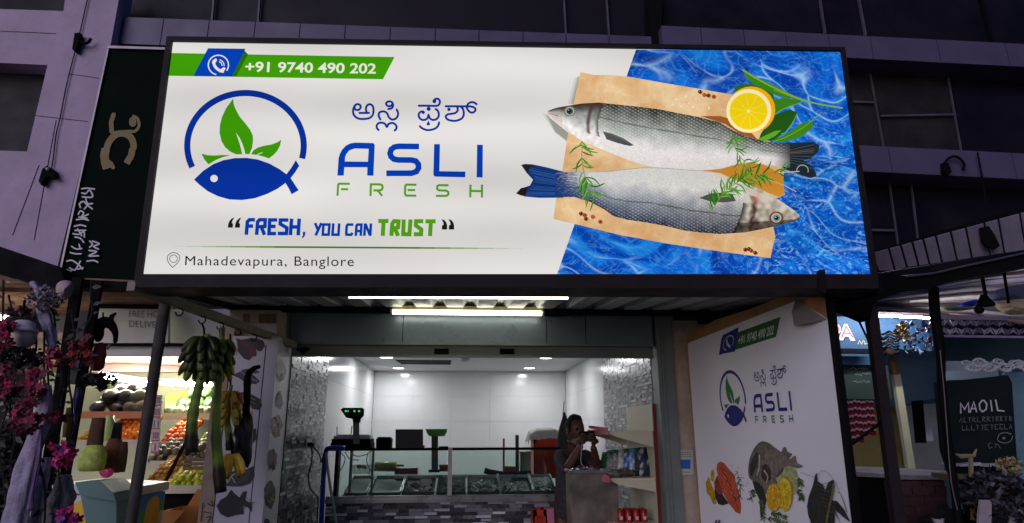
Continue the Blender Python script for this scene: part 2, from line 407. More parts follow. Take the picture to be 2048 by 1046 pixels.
def draw_name(A, blue=BLUE2, green=GREEN2):
    C = lambda p: cr(660, 180, 4.547, p)
    A.poly(C([(67, 778), (78, 620), (88, 585), (108, 545), (145, 505), (185, 485), (230, 478), (390, 482), (402, 489), (407, 503), (395, 780), (338, 778), (340, 703), (130, 702), (125, 778)]), blue,
           holes=[C([(135, 650), (138, 610), (150, 580), (175, 550), (225, 532), (352, 535), (345, 652)])])
    A.stroke(C([(810, 514), (620, 512), (585, 519), (557, 540), (546, 575), (555, 605), (580, 628), (620, 636), (740, 637), (780, 646), (804, 675), (805, 710), (785, 742), (740, 757), (512, 757)]), 11.5, blue, round_=False)
    A.poly(C([(947, 492), (1000, 492), (995, 738), (1232, 742), (1230, 794), (960, 788), (945, 782), (940, 765)]), blue)
    A.poly(C([(1338, 497), (1390, 499), (1388, 796), (1333, 794)]), blue)
    g = lambda p: A.stroke(C(p), 4.4, green, round_=False)
    g([(68, 962), (74, 862), (82, 852), (180, 853)]); g([(100, 902), (165, 903)])
    g([(368, 965), (372, 858), (455, 858), (474, 866), (479, 885), (472, 905), (455, 913), (395, 913)]); g([(432, 910), (475, 964)])
    g([(786, 862), (695, 860), (684, 872), (682, 945), (692, 960), (785, 961)]); g([(705, 910), (775, 910)])
    g([(1078, 867), (990, 865), (975, 876), (975, 900), (992, 913), (1058, 915), (1076, 928), (1076, 950), (1058, 963), (963, 963)])
    g([(1278, 860), (1275, 977)]); g([(1382, 860), (1382, 977)]); g([(1278, 918), (1382, 920)])
def draw_phone(A, bg=WHITE, green=GREEN, blue=BLUE2, dark=(38, 108, 6)):
    A.poly([(341.5, 106), (789, 114), (766, 158.5), (336.5, 151.5)], green)
    A.poly([(489, 101), (496, 108.5), (472, 153.5), (463, 153)], dark)
    A.poly([(416, 96.5), (491, 97.5), (464, 153), (387, 152)], blue)
    A.ring(436.8, 130, 20.2, 19.5, 2.4, bg, 102, 395)
    A.stroke([(427.5, 122.5), (429, 131), (436, 139), (445.5, 143)], 5.5, bg, smooth=True)
    A.stroke([(427, 125), (431, 120)], 6, bg); A.stroke([(441, 142), (448, 137.5)], 6, bg)
    A.ring(436, 131, 8, 8, 1.8, bg, -75, 5, 10); A.ring(436, 131, 12.2, 12, 1.8, bg, -75, 5, 12)
    A.text('+91 9740 490 202', [(490, 142.8), (751.5, 146.8), (753, 127), (491, 123.2)], (228, 226, 208), .022)
def draw_slogan(A):
    C4 = lambda p: cr(280, 400, 5.389, p); C5 = lambda p: cr(640, 400, 4.876, p)
    q = [(947, 298), (950, 262), (963, 227), (988, 200), (1017, 187), (1003, 212), (992, 235), (990, 250), (1003, 253), (1000, 298)]
    A.poly(C4(q), INK); A.poly(C4([(x+76, y) for x, y in q]), INK)
    f = lambda p: A.stroke(C4(p), 7.3, BLUE2, round_=False)
    f([(1146, 375), (1157, 235), (1180, 213), (1240, 213)]); f([(1160, 281), (1220, 281)])
    f([(1257, 376), (1268, 235), (1290, 213), (1350, 213), (1346, 285), (1270, 290)]); f([(1308, 290), (1342, 376)])
    f([(1480, 215), (1398, 215), (1390, 362), (1467, 362)]); f([(1396, 284), (1462, 285)])
    f([(1600, 216), (1514, 216), (1511, 258), (1583, 300), (1578, 361), (1484, 361)])
    f([(1634, 200), (1621, 379)]); f([(1716, 200), (1705, 381)]); f([(1628, 290), (1712, 291)])
    A.poly(C4([(1754, 343), (1785, 344), (1778, 385), (1755, 412), (1742, 402), (1756, 382)]), BLUE2)
    s_ = lambda p: A.stroke(C4(p), 5.6, BLUE2, round_=False)
    s_([(1887, 248), (1918, 322)]); s_([(1955, 248), (1893, 382)])
    y = lambda p, cl=False: A.stroke(C5(p), 5.4, BLUE2, round_=False, closed=cl)
    y([(33, 239), (92, 239), (84, 338), (27, 338)], True); y([(130, 227), (122, 338), (180, 339), (187, 228)])
    y([(326, 240), (270, 240), (260, 255), (256, 326), (258, 338), (305, 339), (318, 320)]); y([(349, 350), (356, 250), (365, 240), (404, 240), (397, 350)]); y([(357, 303), (400, 303)])
    y([(432, 350), (440, 228)]); y([(444, 232), (487, 346)]); y([(490, 350), (497, 228)])
    t = lambda p: A.stroke(C5(p), 8.2, GREEN2, round_=False)
    t([(568, 205), (668, 205)]); t([(621, 195), (612, 350)])
    t([(696, 350), (704, 232), (722, 206), (766, 208), (761, 268), (705, 278)]); t([(728, 275), (762, 350)])
    t([(817, 190), (811, 333), (872, 335), (883, 190)]); t([(1007, 207), (937, 207), (934, 248), (988, 287), (985, 334), (914, 334)])
    t([(1028, 208), (1128, 208)]); t([(1082, 200), (1073, 352)])
    q = [(1184, 187), (1212, 195), (1230, 215), (1240, 245), (1240, 288), (1188, 288), (1190, 245), (1205, 243), (1203, 222)]
    A.poly(C5(q), INK); A.poly(C5([(x+68, y_) for x, y_ in q]), INK)
    n = 24
    for i in range(n):   # green rule fading out at both ends
        x0, x1 = 345+700*i/n, 345+700*(i+1)/n; t0 = (i+.5)/n; k = min(1, min(t0, 1-t0)*3.2)
        c = tuple(int(WHITE[j]*(1-k)+(70, 130, 20)[j]*k) for j in range(3)); w = .8+1.0*k
        yy = lambda x: 492.6+(x-345)*.0065
        A.inc = 0; A.poly([(x0, yy(x0)-w), (x1, yy(x1)-w), (x1, yy(x1)+w), (x0, yy(x0)+w)], c); A.inc = 1
    A.layer += 1
    A.stroke(C4([(350, 728), (310, 680), (293, 640), (300, 600), (330, 573), (365, 566), (400, 575), (425, 600), (428, 640), (405, 680), (350, 728)]), 1.3, INK)
    A.ring(347, 517.5, 7.8, 7.6, 1.2, INK, n=24)
    A.text('Mahadevapura, Banglore', [(370, 530.4), (707.7, 532.2), (707.7, 513.2), (371, 512)], INK, 0, 1.1)

# fish pictures (printed, so drawn as colour on a fine mesh)
def curve_y(pts, x):
    for i in range(len(pts)-1):
        if x <= pts[i+1][0]:
            t = (x-pts[i][0])/max(1e-6, pts[i+1][0]-pts[i][0]); t = max(0, t); return pts[i][1]*(1-t)+pts[i+1][1]*t
    return pts[-1][1]
def nz(x, y, s): return noise.noise(Vector((x*s, y*s, 3.3)))
def fish_col(x, y, d, head, hx, tone, tail_t):   # d = 0 at the back, 1 at the belly
    back = lin(tone[0]); mid = lin(tone[1]); bel = lin(tone[2])
    n = nz(x, y, .05)*.10
    k = d+n
    c = mixc(back, mid, k/.46) if k < .46 else mixc(mid, bel, (k-.46)/.26)
    if head < 0:     # scaled body
        a, b = (x*.5+y*.87)/5.6, (x*.5-y*.87)/5.6
        e = min(abs(a-round(a)), abs(b-round(b)))
        s = max(.06, .72-1.0*d)*(1-min(1, e/.24))
        c = tuple(v*(1-s) + (max(0, .22-.30*d)*(e > .30)) for v in c)
        if abs(d-(.30+.10*tail_t)) < .012: c = tuple(v*.45 for v in c)
        c = tuple(v*(1+nz(x, y, .3)*.16) for v in c)
    else:
        c = tuple(v*(1+nz(x, y, .12)*.35) for v in c)
    return c
def fish1(A):
    top = [(1096, 222), (1105, 218), (1115, 215), (1144, 210), (1163, 207), (1197, 205), (1235, 209), (1273, 213), (1316, 218), (1355, 226), (1400, 234.5), (1440, 245), (1469, 262), (1493, 273), (1522, 281), (1555, 286.5), (1580, 287)]
    bot = [(1096, 225), (1111, 243), (1135, 262), (1163, 281), (1202, 298), (1235, 312), (1283, 329), (1307, 334), (1400, 341), (1440, 338), (1479, 327), (1514, 327), (1546, 331), (1580, 335)]
    A.poly([(1565, 286), (1600, 285), (1627, 284), (1639, 291), (1637, 303), (1622, 317), (1607, 320), (1616, 327), (1627, 335), (1634, 353), (1620, 356), (1595, 347), (1567, 338)], (34, 44, 52))
    A.inc = 0
    for i in range(14):
        y0 = 292+i*3.0; A.stroke([(1575, y0*.6+310*.4), (1628, y0*1.0+(y0-312)*.35)], 1.1, (70, 84, 96) if i % 2 else (140, 90, 40) if 2 < i < 6 else (22, 28, 36), round_=False)
    A.inc = 1; A.layer += 1
    def pf(u, v): x = 1096+484*u; a, b = curve_y(top, x), curve_y(bot, x); return x, a*(1-v)+b*v
    def cf(u, v, x, y):
        edge = 1208 - 12*math.sin(v*3.1)
        c = fish_col(x, y, v, 1 if x < edge else -1, 0, ((58, 60, 52), (176, 180, 174), (232, 226, 224)), u)
        if x < edge:
            if v < .25: c = mixc(lin((70, 50, 40)), c, v/.25)
            if x < 1125 and v > .3: c = mixc(c, lin((196, 168, 160)), .5)
            for g, w_ in ((1186, 5), (1204, 7)):
                q = abs(x-(g-10*math.sin(v*2.8)+ (3 if g > 1200 else 0)))
                if q < w_ and v < .75: c = mixc(lin((74, 50, 48)), c, q/w_*.8)
        if u > .93: c = mixc(c, lin((46, 52, 56)), (u-.93)/.07*.9)
        return c
    A.grid(330, 70, pf, cf)
    A.disc(1139.5, 222.5, 11.5, 10.5, (120, 112, 96)); A.disc(1139.5, 222.5, 9.3, 8.6, (176, 172, 150)); A.disc(1139.5, 222.5, 6.5, 6.2, (50, 76, 100)); A.disc(1138.5, 222, 3.8, 3.6, (16, 24, 36)); A.disc(1137, 220.5, 1.1, 1, (200, 210, 220))
    A.stroke([(1096, 226), (1106, 229), (1116, 232)], 1.0, (110, 84, 76))
    A.poly(cr(1020, 90, 4.184, [(775, 722), (850, 740), (950, 780), (1040, 840), (1000, 845), (900, 820), (810, 790)]), (92, 94, 92))
    A.inc = 0
    for i in range(6): A.stroke(cr(1020, 90, 4.184, [(800, 735+i*9), (1025-i*12, 838)]), .7, (54, 56, 56), round_=False)
    A.inc = 1; A.layer += 1
def fish2(A):
    A.poly(cr(1020, 300, 4.024, [(430, 175), (300, 140), (180, 115), (120, 112), (90, 120), (130, 180), (185, 240), (160, 285), (90, 310), (50, 350), (120, 375), (230, 385), (430, 384)]), (22, 56, 122))
    A.inc = 0
    for i in range(26):
        t = i/25; x1, y1 = (1047, 331+t*0) if 0 else (1044+22*math.sin(t*math.pi), 331+60*t)
        A.stroke([(1116, 346+t*44), (x1+4, y1)], .9, rnd.choice([(40, 86, 160), (12, 34, 84), (60, 104, 170)]), round_=False)
    A.inc = 1; A.layer += 1
    A.poly([(1042, 330), (1052, 328), (1066, 329), (1060, 336), (1056, 346)], (40, 32, 34)); A.poly([(1032, 387), (1042, 376), (1056, 374), (1050, 392), (1042, 391)], (34, 26, 28))
    top = [(1110, 344), (1124, 345), (1169, 343), (1209, 344), (1256, 338.5), (1306, 334), (1400, 341), (1434, 347), (1464, 358), (1494, 367), (1529, 382), (1564, 404), (1593, 424), (1599, 431)]
    bot = [(1110, 394), (1149, 394), (1181, 404), (1209, 419), (1226, 432), (1256, 440), (1293, 445), (1331, 452), (1368, 461), (1400, 465), (1439, 468), (1489, 465), (1526, 458), (1564, 449), (1588, 443), (1599, 437)]
    def pf(u, v): x = 1110+489*u; a, b = curve_y(top, x), curve_y(bot, x); return x, a*(1-v)+b*v
    def cf(u, v, x, y):
        edge = 1478 + 14*math.sin(v*3.1) - 14*v
        c = fish_col(x, y, 1-v, 1 if x > edge else -1, 0, ((int(40+6*u), int(60-12*u), int(102-46*u)), (152, int(162-12*u), int(180-34*u)), (224-int(8*u), 222-int(10*u), 220-int(16*u))), 1-u)
        if x > edge:
            c = mixc(lin((206, 198, 184)), lin((104, 82, 66)), v*.85+nz(x, y, .09)*.8-.1)
            if v > .8: c = mixc(c, lin((28, 22, 20)), .7)
            q = abs(x-(1510-9*v*v+nz(y, x, .1)*6)); 
            if q < 9 and v > .22: c = mixc(lin((50, 30, 24)), c, q/9)
            if x-edge < 14: c = mixc(lin((24, 20, 20)) if v > .4 else fish_col(x, y, 1-v, -1, 0, ((44, 46, 56), (150, 150, 146), (214, 210, 202)), 1-u), c, (x-edge)/14)
            c = mixc(c, lin((214, 140, 120)), .55*math.exp(-((x-1514)/11)**2-((v-.25)/.14)**2))
        if u < .14: c = mixc(lin((24, 58, 122)), c, min(1, max(0, u/.10+nz(x*.5, y*6, .35)*.9-.25)))
        return c
    A.grid(330, 78, pf, cf)
    A.disc(1552.5, 435.5, 14, 12.5, (96, 70, 54)); A.disc(1552.5, 435.5, 10.5, 9.6, (186, 170, 146)); A.disc(1553, 436, 7.2, 6.8, (110, 140, 150)); A.disc(1553, 436, 4.2, 4, (14, 20, 26)); A.disc(1551.5, 434.5, 1.1, 1, (220, 225, 228))
    A.poly([(1398, 396), (1420, 387), (1445, 385), (1466, 390), (1472, 402), (1450, 405), (1425, 404)], (74, 80, 66))
def needle_sprig(A, stem, n, L_, cols, w=2.0, seed=1, sw=1.4, sc=(150, 140, 70)):
    r = random.Random(seed); pts = catmull(stem, 10); A.inc = 0
    A.stroke(pts, sw, sc, round_=False)
    for i in range(n):
        A.layer += .2
        k = r.random()*(len(pts)-2); j = int(k); p = pts[j]; q = pts[j+1]
        ang = math.atan2(q[1]-p[1], q[0]-p[0]) + r.choice((-1, 1))*r.uniform(.5, 1.15); l = L_*r.uniform(.6, 1.15); b = r.uniform(-.35, .35)
        m = (p[0]+math.cos(ang)*l*.5, p[1]+math.sin(ang)*l*.5); e = (p[0]+math.cos(ang+b)*l, p[1]+math.sin(ang+b)*l)
        A.stroke(catmull([p, m, e], 4), w, r.choice(cols), taper=lambda t: math.sin(math.pi*min(1, t*.92+.08))**.7)
    A.inc = 1; A.layer += 1
GL = [(60, 130, 30), (40, 104, 22), (84, 150, 44), (110, 168, 60)]
def lemon(A, x, y, r, rim=(242, 172, 16), pith=(250, 234, 176), flesh=(240, 208, 16), ry=None):
    ry = ry or r
    A.disc(x+r*.05, y-ry*.02, r, ry, rim); A.disc(x-r*.05, y+ry*.03, r*.94, ry*.94, pith); A.disc(x-r*.06, y+ry*.04, r*.79, ry*.79, flesh)
    A.inc = 0
    for i in range(10):
        a = R(36*i+10); A.stroke([(x-r*.06, y+ry*.04), (x-r*.06+r*.74*math.cos(a), y+ry*.04+ry*.74*math.sin(a))], r*.022, (248, 222, 80), round_=False)
    A.inc = 1; A.layer += 1; A.disc(x-r*.06, y+ry*.04, r*.06, ry*.06, (252, 236, 150))

sign = T('illuminated_shop_sign', 'large white and blue backlit shop sign with two fish, fixed above the shop entrance', 'shop sign', SG(1014, 560, back=.1))
M_FR = mat('sign_frame_metal', (38, 32, 34), .6, 0, .25, 5, .1, spec=.2)
M_DK = mat('dark_steel', (22, 21, 22), .65, 0, .3, 4, .15, spec=.2)
# cabinet: frame bars round the face, a closed back, the bottom fascia
fr = MB()
def sbar(p, q, w):   # frame bar of given pixel outline p,q (outer pts) handled as prism
    fr.prism([SG(x, y, 0, -.02) for x, y in p], SN*.24)
sbar([(333, 72), (343, 80.5), (283, 548), (268, 560)], 0, 0)
sbar([(333, 72), (1690, 94), (1684, 100.5), (343, 80.5)], 0, 0)
sbar([(1690, 94), (1757, 556), (1745, 548), (1684, 100.5)], 0, 0)
sbar([(283, 548), (1745, 548), (1757, 556), (1757, 577), (274, 574), (268, 560)], 0, 0)
mk('frame', fr, M_FR, sign)
bk = MB(); bk.prism([SG(x, y, 0, .205) for x, y in [(338, 78), (1686, 98), (1750, 552), (276, 552)]], SN*.01)
mk('back_panel', bk, M_DK, sign)
A = Art(SG); A.layer = 0
A.poly([(343, 80.5), (1684, 100.5), (1745, 548), (283, 548)], WHITE); mk('face_panel', A.mb, M_LIT, sign)
A = Art(SG); A.layer = 3; A.poly([(1272, 99.3), (1684, 100.7), (1745, 548), (1114, 548)], WHITE); mk('water_picture', A.mb, M_WATER, sign)
A = Art(SG); A.layer = 3; draw_phone(A); mk('phone_banner', A.mb, M_LIT, sign)
A = Art(SG); A.layer = 3; draw_logo(A); mk('logo', A.mb, M_LIT, sign)
A = Art(SG); A.layer = 3; draw_script(A); mk('script_lettering', A.mb, M_LIT, sign)
A = Art(SG); A.layer = 3; draw_name(A); mk('name_lettering', A.mb, M_LIT, sign)
A = Art(SG); A.layer = 3; draw_slogan(A); mk('slogan_lettering', A.mb, M_LIT, sign)
A = Art(SG); A.layer = 6
# printed soft shadow beside the paper, then the paper itself
for k, c in ((12, (206, 205, 200)), (7, (180, 180, 174)), (3, (150, 150, 142))):
    A.poly([(1161-k, 152+k*.3), (1161, 152), (1148, 208), (1148-k, 208)], c)
    A.poly([(1088+8-k, 226), (1100, 236), (1140, 268), (1142, 286+k*.4), (1110, 262+k*.3)], c)
mk('printed_shade', A.mb, M_LIT, sign)
A = Art(SG); A.layer = 14
A.poly([(1161, 144), (1187, 150), (1223, 150), (1254, 153), (1340, 168), (1400, 178), (1464, 189), (1520, 215), (1540, 250), (1530, 275), (1560, 300), (1568, 345), (1565, 370), (1570, 388), (1558, 395), (1500, 405), (1543, 440), (1547, 455), (1551, 474), (1547, 486), (1541, 516), (1470, 507), (1340, 488), (1240, 470), (1150, 448), (1107, 438), (1112, 398), (1124, 345), (1131, 300), (1142, 230)], (236, 202, 156))
mk('wrapping_paper_picture', A.mb, M_PAPER, sign)
A = Art(SG); A.layer = 20
A.poly([(1465, 300), (1530, 330), (1566, 350), (1569, 388), (1558, 394), (1500, 372), (1440, 346), (1407, 341)], (208, 140, 50))
A.poly([(1400, 232), (1450, 248), (1480, 268), (1516, 280), (1500, 262), (1470, 240), (1440, 232)], (150, 90, 40))
C7 = lambda p: cr(1340, 90, 4.183, p)
dkg = (34, 84, 22); mg = (58, 128, 28); lg = (92, 162, 40)
A.poly(C7([(860, 590), (1000, 540), (1070, 565), (1050, 620), (960, 730), (860, 800), (740, 800), (760, 740)]), dkg)
A.poly(C7([(535, 350), (620, 325), (760, 335), (860, 400), (880, 470), (700, 430), (545, 382)]), (44, 104, 26))
A.poly(C7([(606, 200), (660, 240), (760, 285), (860, 330), (960, 385), (1100, 450), (1100, 462), (900, 425), (800, 380), (700, 330), (640, 275)]), mg)
A.poly(C7([(850, 460), (960, 440), (1060, 460), (1095, 480), (1000, 510), (930, 550), (870, 578)]), mg)
A.poly(C7([(850, 800), (950, 755), (1100, 655), (1195, 628), (1192, 695), (1100, 765), (1000, 800), (900, 818)]), mg)
A.poly(C7([(728, 790), (800, 755), (880, 718), (932, 713), (880, 762), (800, 802), (738, 805)]), lg)
for p, w in (([(610, 210), (760, 300), (930, 385), (1100, 455), (1250, 495), (1440, 527)], 3.2), ([(870, 375), (1000, 425), (1120, 470), (1300, 508)], 1.5), ([(880, 578), (960, 530), (1100, 482)], 1.4), ([(870, 808), (960, 775), (1100, 700), (1190, 630), (1270, 560)], 1.3), ([(930, 740), (970, 730), (1030, 640), (1062, 575)], 1.3)):
    A.stroke(C7(p), w, (128, 170, 50), smooth=True)
lemon(A, 1500, 220.5, 48, ry=46.5)
mk('lemon_and_sage_picture', A.mb, M_LIT, sign)
A = Art(SG); A.layer = 60; fish1(A); mk('fish_picture', A.mb, M_LIT, sign)
A = Art(SG); A.layer = 100; fish2(A); A.stroke([(1130, 344), (1209, 343.5), (1256, 338.5), (1306, 335.5), (1400, 341.5), (1450, 341)], 1.0, (150, 140, 136), smooth=True, taper=lambda t: math.sin(math.pi*t)**.5)
mk('fish_picture', A.mb, M_LIT, sign)
A = Art(SG); A.layer = 150
for (x, y) in cr(1340, 90, 4.183, [(250, 390), (285, 415), (320, 420), (365, 430)])+cr(1020, 300, 4.024, [(570, 510), (600, 522), (610, 552), (665, 535), (725, 575)])+cr(1340, 300, 4.024, [(605, 800), (635, 795), (652, 808), (685, 826)]):
    c = rnd.choice([(70, 24, 18), (150, 50, 24), (60, 30, 20), (190, 70, 30)]); A.disc(x+1.2, y+1.2, 4.4, 4, (170, 120, 66)); A.disc(x, y, 3.8, 3.6, c); A.disc(x-1, y-1, 1, .9, (220, 150, 110))
for (x, y) in [(1352, 199), (1372, 193), (1378, 206), (1392, 198), (1362, 212), (1386, 214), (1418, 216), (1345, 210)]:
    A.disc(x, y, rnd.uniform(1.6, 4), rnd.uniform(1.6, 4), (238, 218, 188))
mk('pepper_picture', A.mb, M_LIT, sign); A = Art(SG); A.layer = 175
needle_sprig(A, [(1164, 281), (1164, 320), (1170, 352), (1178, 372), (1188, 398)], 34, 32, GL, 3.0, 3)
mk('herb_picture', A.mb, M_LIT, sign); A = Art(SG); A.layer = 190
needle_sprig(A, cr(1340, 90, 4.183, [(510, 730), (545, 860), (600, 950), (700, 1040)]), 26, 26, GL, 2.6, 5)
needle_sprig(A, cr(1340, 300, 4.024, [(330, 500), (430, 350), (540, 262), (640, 220), (760, 192), (900, 185)]), 62, 30, GL, 2.9, 8)
A.stroke(cr(1340, 300, 4.024, [(880, 182), (1040, 172)]), 1.8, (214, 200, 150)); A.stroke(cr(1340, 300, 4.024, [(800, 240), (920, 285), (1015, 335)]), 1.6, (206, 186, 130))
A.ring(1605, 341, 11.5, 11, 1.6, (176, 190, 170), -200, 20, 24)
mk('herb_picture', A.mb, M_LIT, sign)
# small clamp at the bottom right corner
cl = MB(); p = SG(1645, 548, 0, -.045); cl.prism([SG(x, y, 0, -.04) for x, y in [(1639, 540), (1650, 538), (1652, 586), (1637, 580)]], SN*.03)
mk('clamp', cl, M_DK, sign)
# ================================================================ setting: ground, building, canopy
M_STONE = mat('lilac_stone_cladding', (184, 168, 192), .7, 0, .24, 2.6, .3)
M_CLAD = mat('grey_cladding_panel', (94, 85, 112), .45, .1, .12, 3, .08)
M_GLASSD = mat('dark_window_glass', (24, 20, 30), .5, 0, .3, 2, .02, spec=.25)
M_GLASS2 = mat('grey_window_glass', (44, 41, 44), .6, 0, .35, 3, .02, spec=.2)  # lighter grey than the other panes
M_MULL = mat('window_mullion', (96, 90, 100), .5, .2, .2, 5, .05)
M_BLACK = mat('black_paint', (14, 13, 14), .75, 0, .3, 6, .2, spec=.15)
M_CABLE = mat('black_rubber', (12, 11, 12), .8, 0, .2, 8, .1, spec=.15)
M_CONC = mat('beige_plaster', (176, 160, 140), .85, 0, .22, 7, .5)
M_PLASTER = mat('grey_plaster', (60, 56, 58), .85, 0, .2, 6, .4)
M_GALV = mat('painted_sheet_steel', (104, 118, 126), .30, .25, .14, 2.2, .35, bscale=3.0)
M_CORR = mat('corrugated_zinc', (190, 198, 194), .45, .15, .25, 3, .2)
M_JAMB = mat('grey_green_steel', (112, 122, 116), .45, .2, .2, 4, .15)
M_WHITE = mat('white_panel', (206, 206, 216), .5, 0, .07, 3, .05)
M_PRINT = mat('printed_photo', attr=True, rough=.5, var=.55, scale=42, bump=0, det=8)
M_A = mat('painted', attr=True, rough=.55, var=.15, scale=9, bump=.15)
M_AG = mat('painted_gloss', attr=True, rough=.25, var=.12, scale=9, bump=.08)
M_AR = mat('matt_cloth', attr=True, rough=.9, var=.22, scale=14, bump=.4)
M_ASPH = mat('asphalt', (62, 60, 60), .9, 0, .25, 8, .5)
M_STEEL = mat('brushed_steel', (176, 176, 172), .28, .9, .12, 5, .08)
M_WOOD = mat('raw_plywood', (166, 122, 78), .7, 0, .25, 5, .3)

g = MB(); g.box((-40, -30, -.06), (40, 4.6, 0)); struct(mk('ground', g, M_ASPH, loc=(0, 0, 0)))
g = MB(); g.box((-40, 4.6, -.06), (40, 40, .11)); struct(mk('pavement', g, mat('paving', (120, 112, 104), .8, 0, .2, 5, .3), loc=(0, 0, 0)))

bld = T('commercial_building', 'dark upper storey of the building with cladding bands and black windows above the shop sign', 'building', (0, 5.2, 0))
w = MB(); w.box((-2.3, 5.62, 2.62), (2.2, 5.9, 3.1)); w.box((-9, 5.62, 3.1), (9, 5.9, 9)); mk('wall', w, M_PLASTER, bld)
# cladding bands with open joints between their panels
def band(tops, bots, xs, Y, d, name, m=M_CLAD):
    mb = MB()
    for a, b in zip(xs[:-1], xs[1:]):
        g_ = .9
        def pt(line, x):
            (x0, y0), (x1, y1) = line; return (x, y0+(y1-y0)*(x-x0)/(x1-x0))
        lean = lambda x, y: x + (x-1010)*(y-60)/4500
        ta, tb = pt(tops, a+g_), pt(tops, b-g_); ba, bb = pt(bots, a+g_), pt(bots, b-g_)
        ba = (ba[0]+(ba[0]-1010)*(ba[1]-ta[1])/4300, ba[1]); bb = (bb[0]+(bb[0]-1010)*(bb[1]-tb[1])/4300, bb[1])
        mb.prism([at(*ta, Y), at(*tb, Y), at(*bb, Y), at(*ba, Y)], (0, d, 0))
    return mk(name, mb, m, bld)
band(((222, 33), (1303, 73)), ((218, 86), (1303, 126)), [228, 328, 419, 511, 601, 691, 781, 871, 958, 1046, 1132, 1218, 1303], 5.2, .3, 'cladding_band')
band(((1322, 51), (2048, 88)), ((1322, 96), (2048, 134)), [1322, 1401, 1487, 1571, 1656, 1740, 1873, 2010, 2160], 5.2, .3, 'cladding_band')
band(((1690, 289), (2048, 307)), ((1690, 341), (2048, 359)), [1640, 1776, 1955, 2022, 2160], 5.2, .3, 'cladding_band')
def window(name, pts, Y, m, d=.03):
    mb = MB(); mb.pq(pts, Y, d); return mk(name, mb, m, bld)
wn = window('window', [(228, -40), (1300, -40), (1300, 82), (228, 42)], 5.5, M_GLASSD)
for a, b in [((431, -30), (424, 46)), ((522, -30), (516, 49)), ((1126, -30), (1132, 72)), ((1211, -30), (1218, 76))]:
    mb = MB(); mb.bar(at(*a, 5.46), at(*b, 5.46), .016, .03); mk('mullion', mb, M_MULL, wn)
wn = window('window', [(1326, -40), (2140, -40), (2140, 100), (1326, 60)], 5.5, M_GLASSD)
for a, b, w_ in [((1635, -30), (1650, 68), .016), ((1712, -30), (1731, 72), .016), ((1955, -30), (1985, 86), .03)]:
    mb = MB(); mb.bar(at(*a, 5.46), at(*b, 5.46), w_, .03); mk('mullion', mb, M_MULL if w_ < .02 else M_BLACK, wn)
wn = window('window', [(1640, 100), (1890, 118), (1925, 320), (1640, 310)], 5.48, M_GLASS2)
for a, b in [((1735, 120), (1768, 300)), ((1890, 122), (1923, 306)), ((1690, 203), (1747, 205)), ((1762, 232), (1912, 229))]:
    mb = MB(); mb.bar(at(*a, 5.45), at(*b, 5.45), .012, .02); mk('mullion', mb, M_MULL, wn)
window('window', [(1895, 118), (2140, 130), (2140, 330), (1930, 320)], 5.49, M_GLASSD)
wn = window('window', [(1690, 330), (2140, 345), (2140, 520), (1700, 560)], 5.49, M_GLASSD)
for a, b in [((1776, 347), (1800, 520)), ((1742, 460), (1792, 461)), ((1820, 350), (1838, 500))]:
    mb = MB(); mb.bar(at(*a, 5.45), at(*b, 5.45), .012, .02); mk('mullion', mb, M_MULL, wn)
mb = MB(); mb.pq([(1300, -40), (1324, -40), (1324, 130), (1300, 130)], 5.3, .25); mk('recess_shade', mb, M_BLACK, bld)  # black strip stands in for the shade inside the upright recess

lb = T('neighbour_building', 'lilac stone wall of the neighbouring building at the upper left with two dark windows', 'building', at(60, 560, 5.1))
mb = MB(); mb.pq([(-1500, -30), (127, 22), (137, -60), (248, -60), (222, 85), (115, 533), (-160, 460), (-1500, 150), (-1500, 100), (-160, 295), (54, 303), (95, 130), (-160, 118), (-1500, 20)], 5.1, .2); mk('wall', mb, M_STONE, lb)
mb = MB()   # mortar joints as shallow dark fillets
for p in ([(0, 62), (112, 67)], [(70, 231), (176, 243)], [(140, 148), (197, 156)], [(78, 330), (25, 470)], [(112, 240), (68, 480)]):
    mb.tube([at(*q, 5.097) for q in p], .0022, 5)
mk('joint', mb, mat('dark_mortar', (62, 54, 70), .9, 0, .2, 9, .1), lb)
for pts in ([(-900, -170), (150, -70), (135, 40), (-900, 30)], [(-900, 80), (-170, 105), (110, 115), (70, 320), (-170, 315), (-900, 240)]):
    mb = MB(); mb.pq(pts, 5.27, .02); mk('window', mb, mat('reflecting_window_glass', (26, 26, 28), .5, 0, .7, 3.5, .03, spec=.2), lb)

# black hooked clamps that hold cables on the walls
def clampset(label, path, body, loc_px, Y, extra=None):
    t = T('cable_clamp', label, 'cable clamp', at(*loc_px, Y))
    mb = MB(); mb.smooth = True; mb.tube([at(x, y, Y-.04) for x, y in catmull(path, 5)], .012, 8); mk('hook', mb, M_CABLE, t)
    mb = MB(); mb.pq(body, Y-.05, .05); mk('clamp_body', mb, M_CABLE, t)
    if extra: mb = MB(); mb.ball(at(*extra, Y-.07), .014, 10, 7); mk('bulb', mb, mat('frosted_glass', (190, 180, 180), .3, 0, .05, 5, 0), t)
clampset('upper black hooked clamp on the lilac stone wall beside a thin cable', [(159, 84), (166, 87), (176, 85), (182, 77)], [(149, 66), (160, 65), (157, 84), (149, 102), (144, 98)], (163, 84), 5.09)
clampset('lower black hooked clamp with a small pale bulb on the lilac stone wall', [(93, 350), (102, 352), (108, 356), (113, 356)], [(84, 338), (94, 331), (107, 339), (110, 350), (90, 354), (82, 370), (77, 362)], (93, 350), 5.09, (95, 338))
clampset('black looped cable clamp on the right hand cladding band', [(1890, 338), (1892, 322), (1905, 313), (1918, 316), (1928, 328), (1926, 340)], [(1888, 324), (1897, 326), (1904, 343), (1897, 351), (1889, 342)], (1908, 335), 5.19)
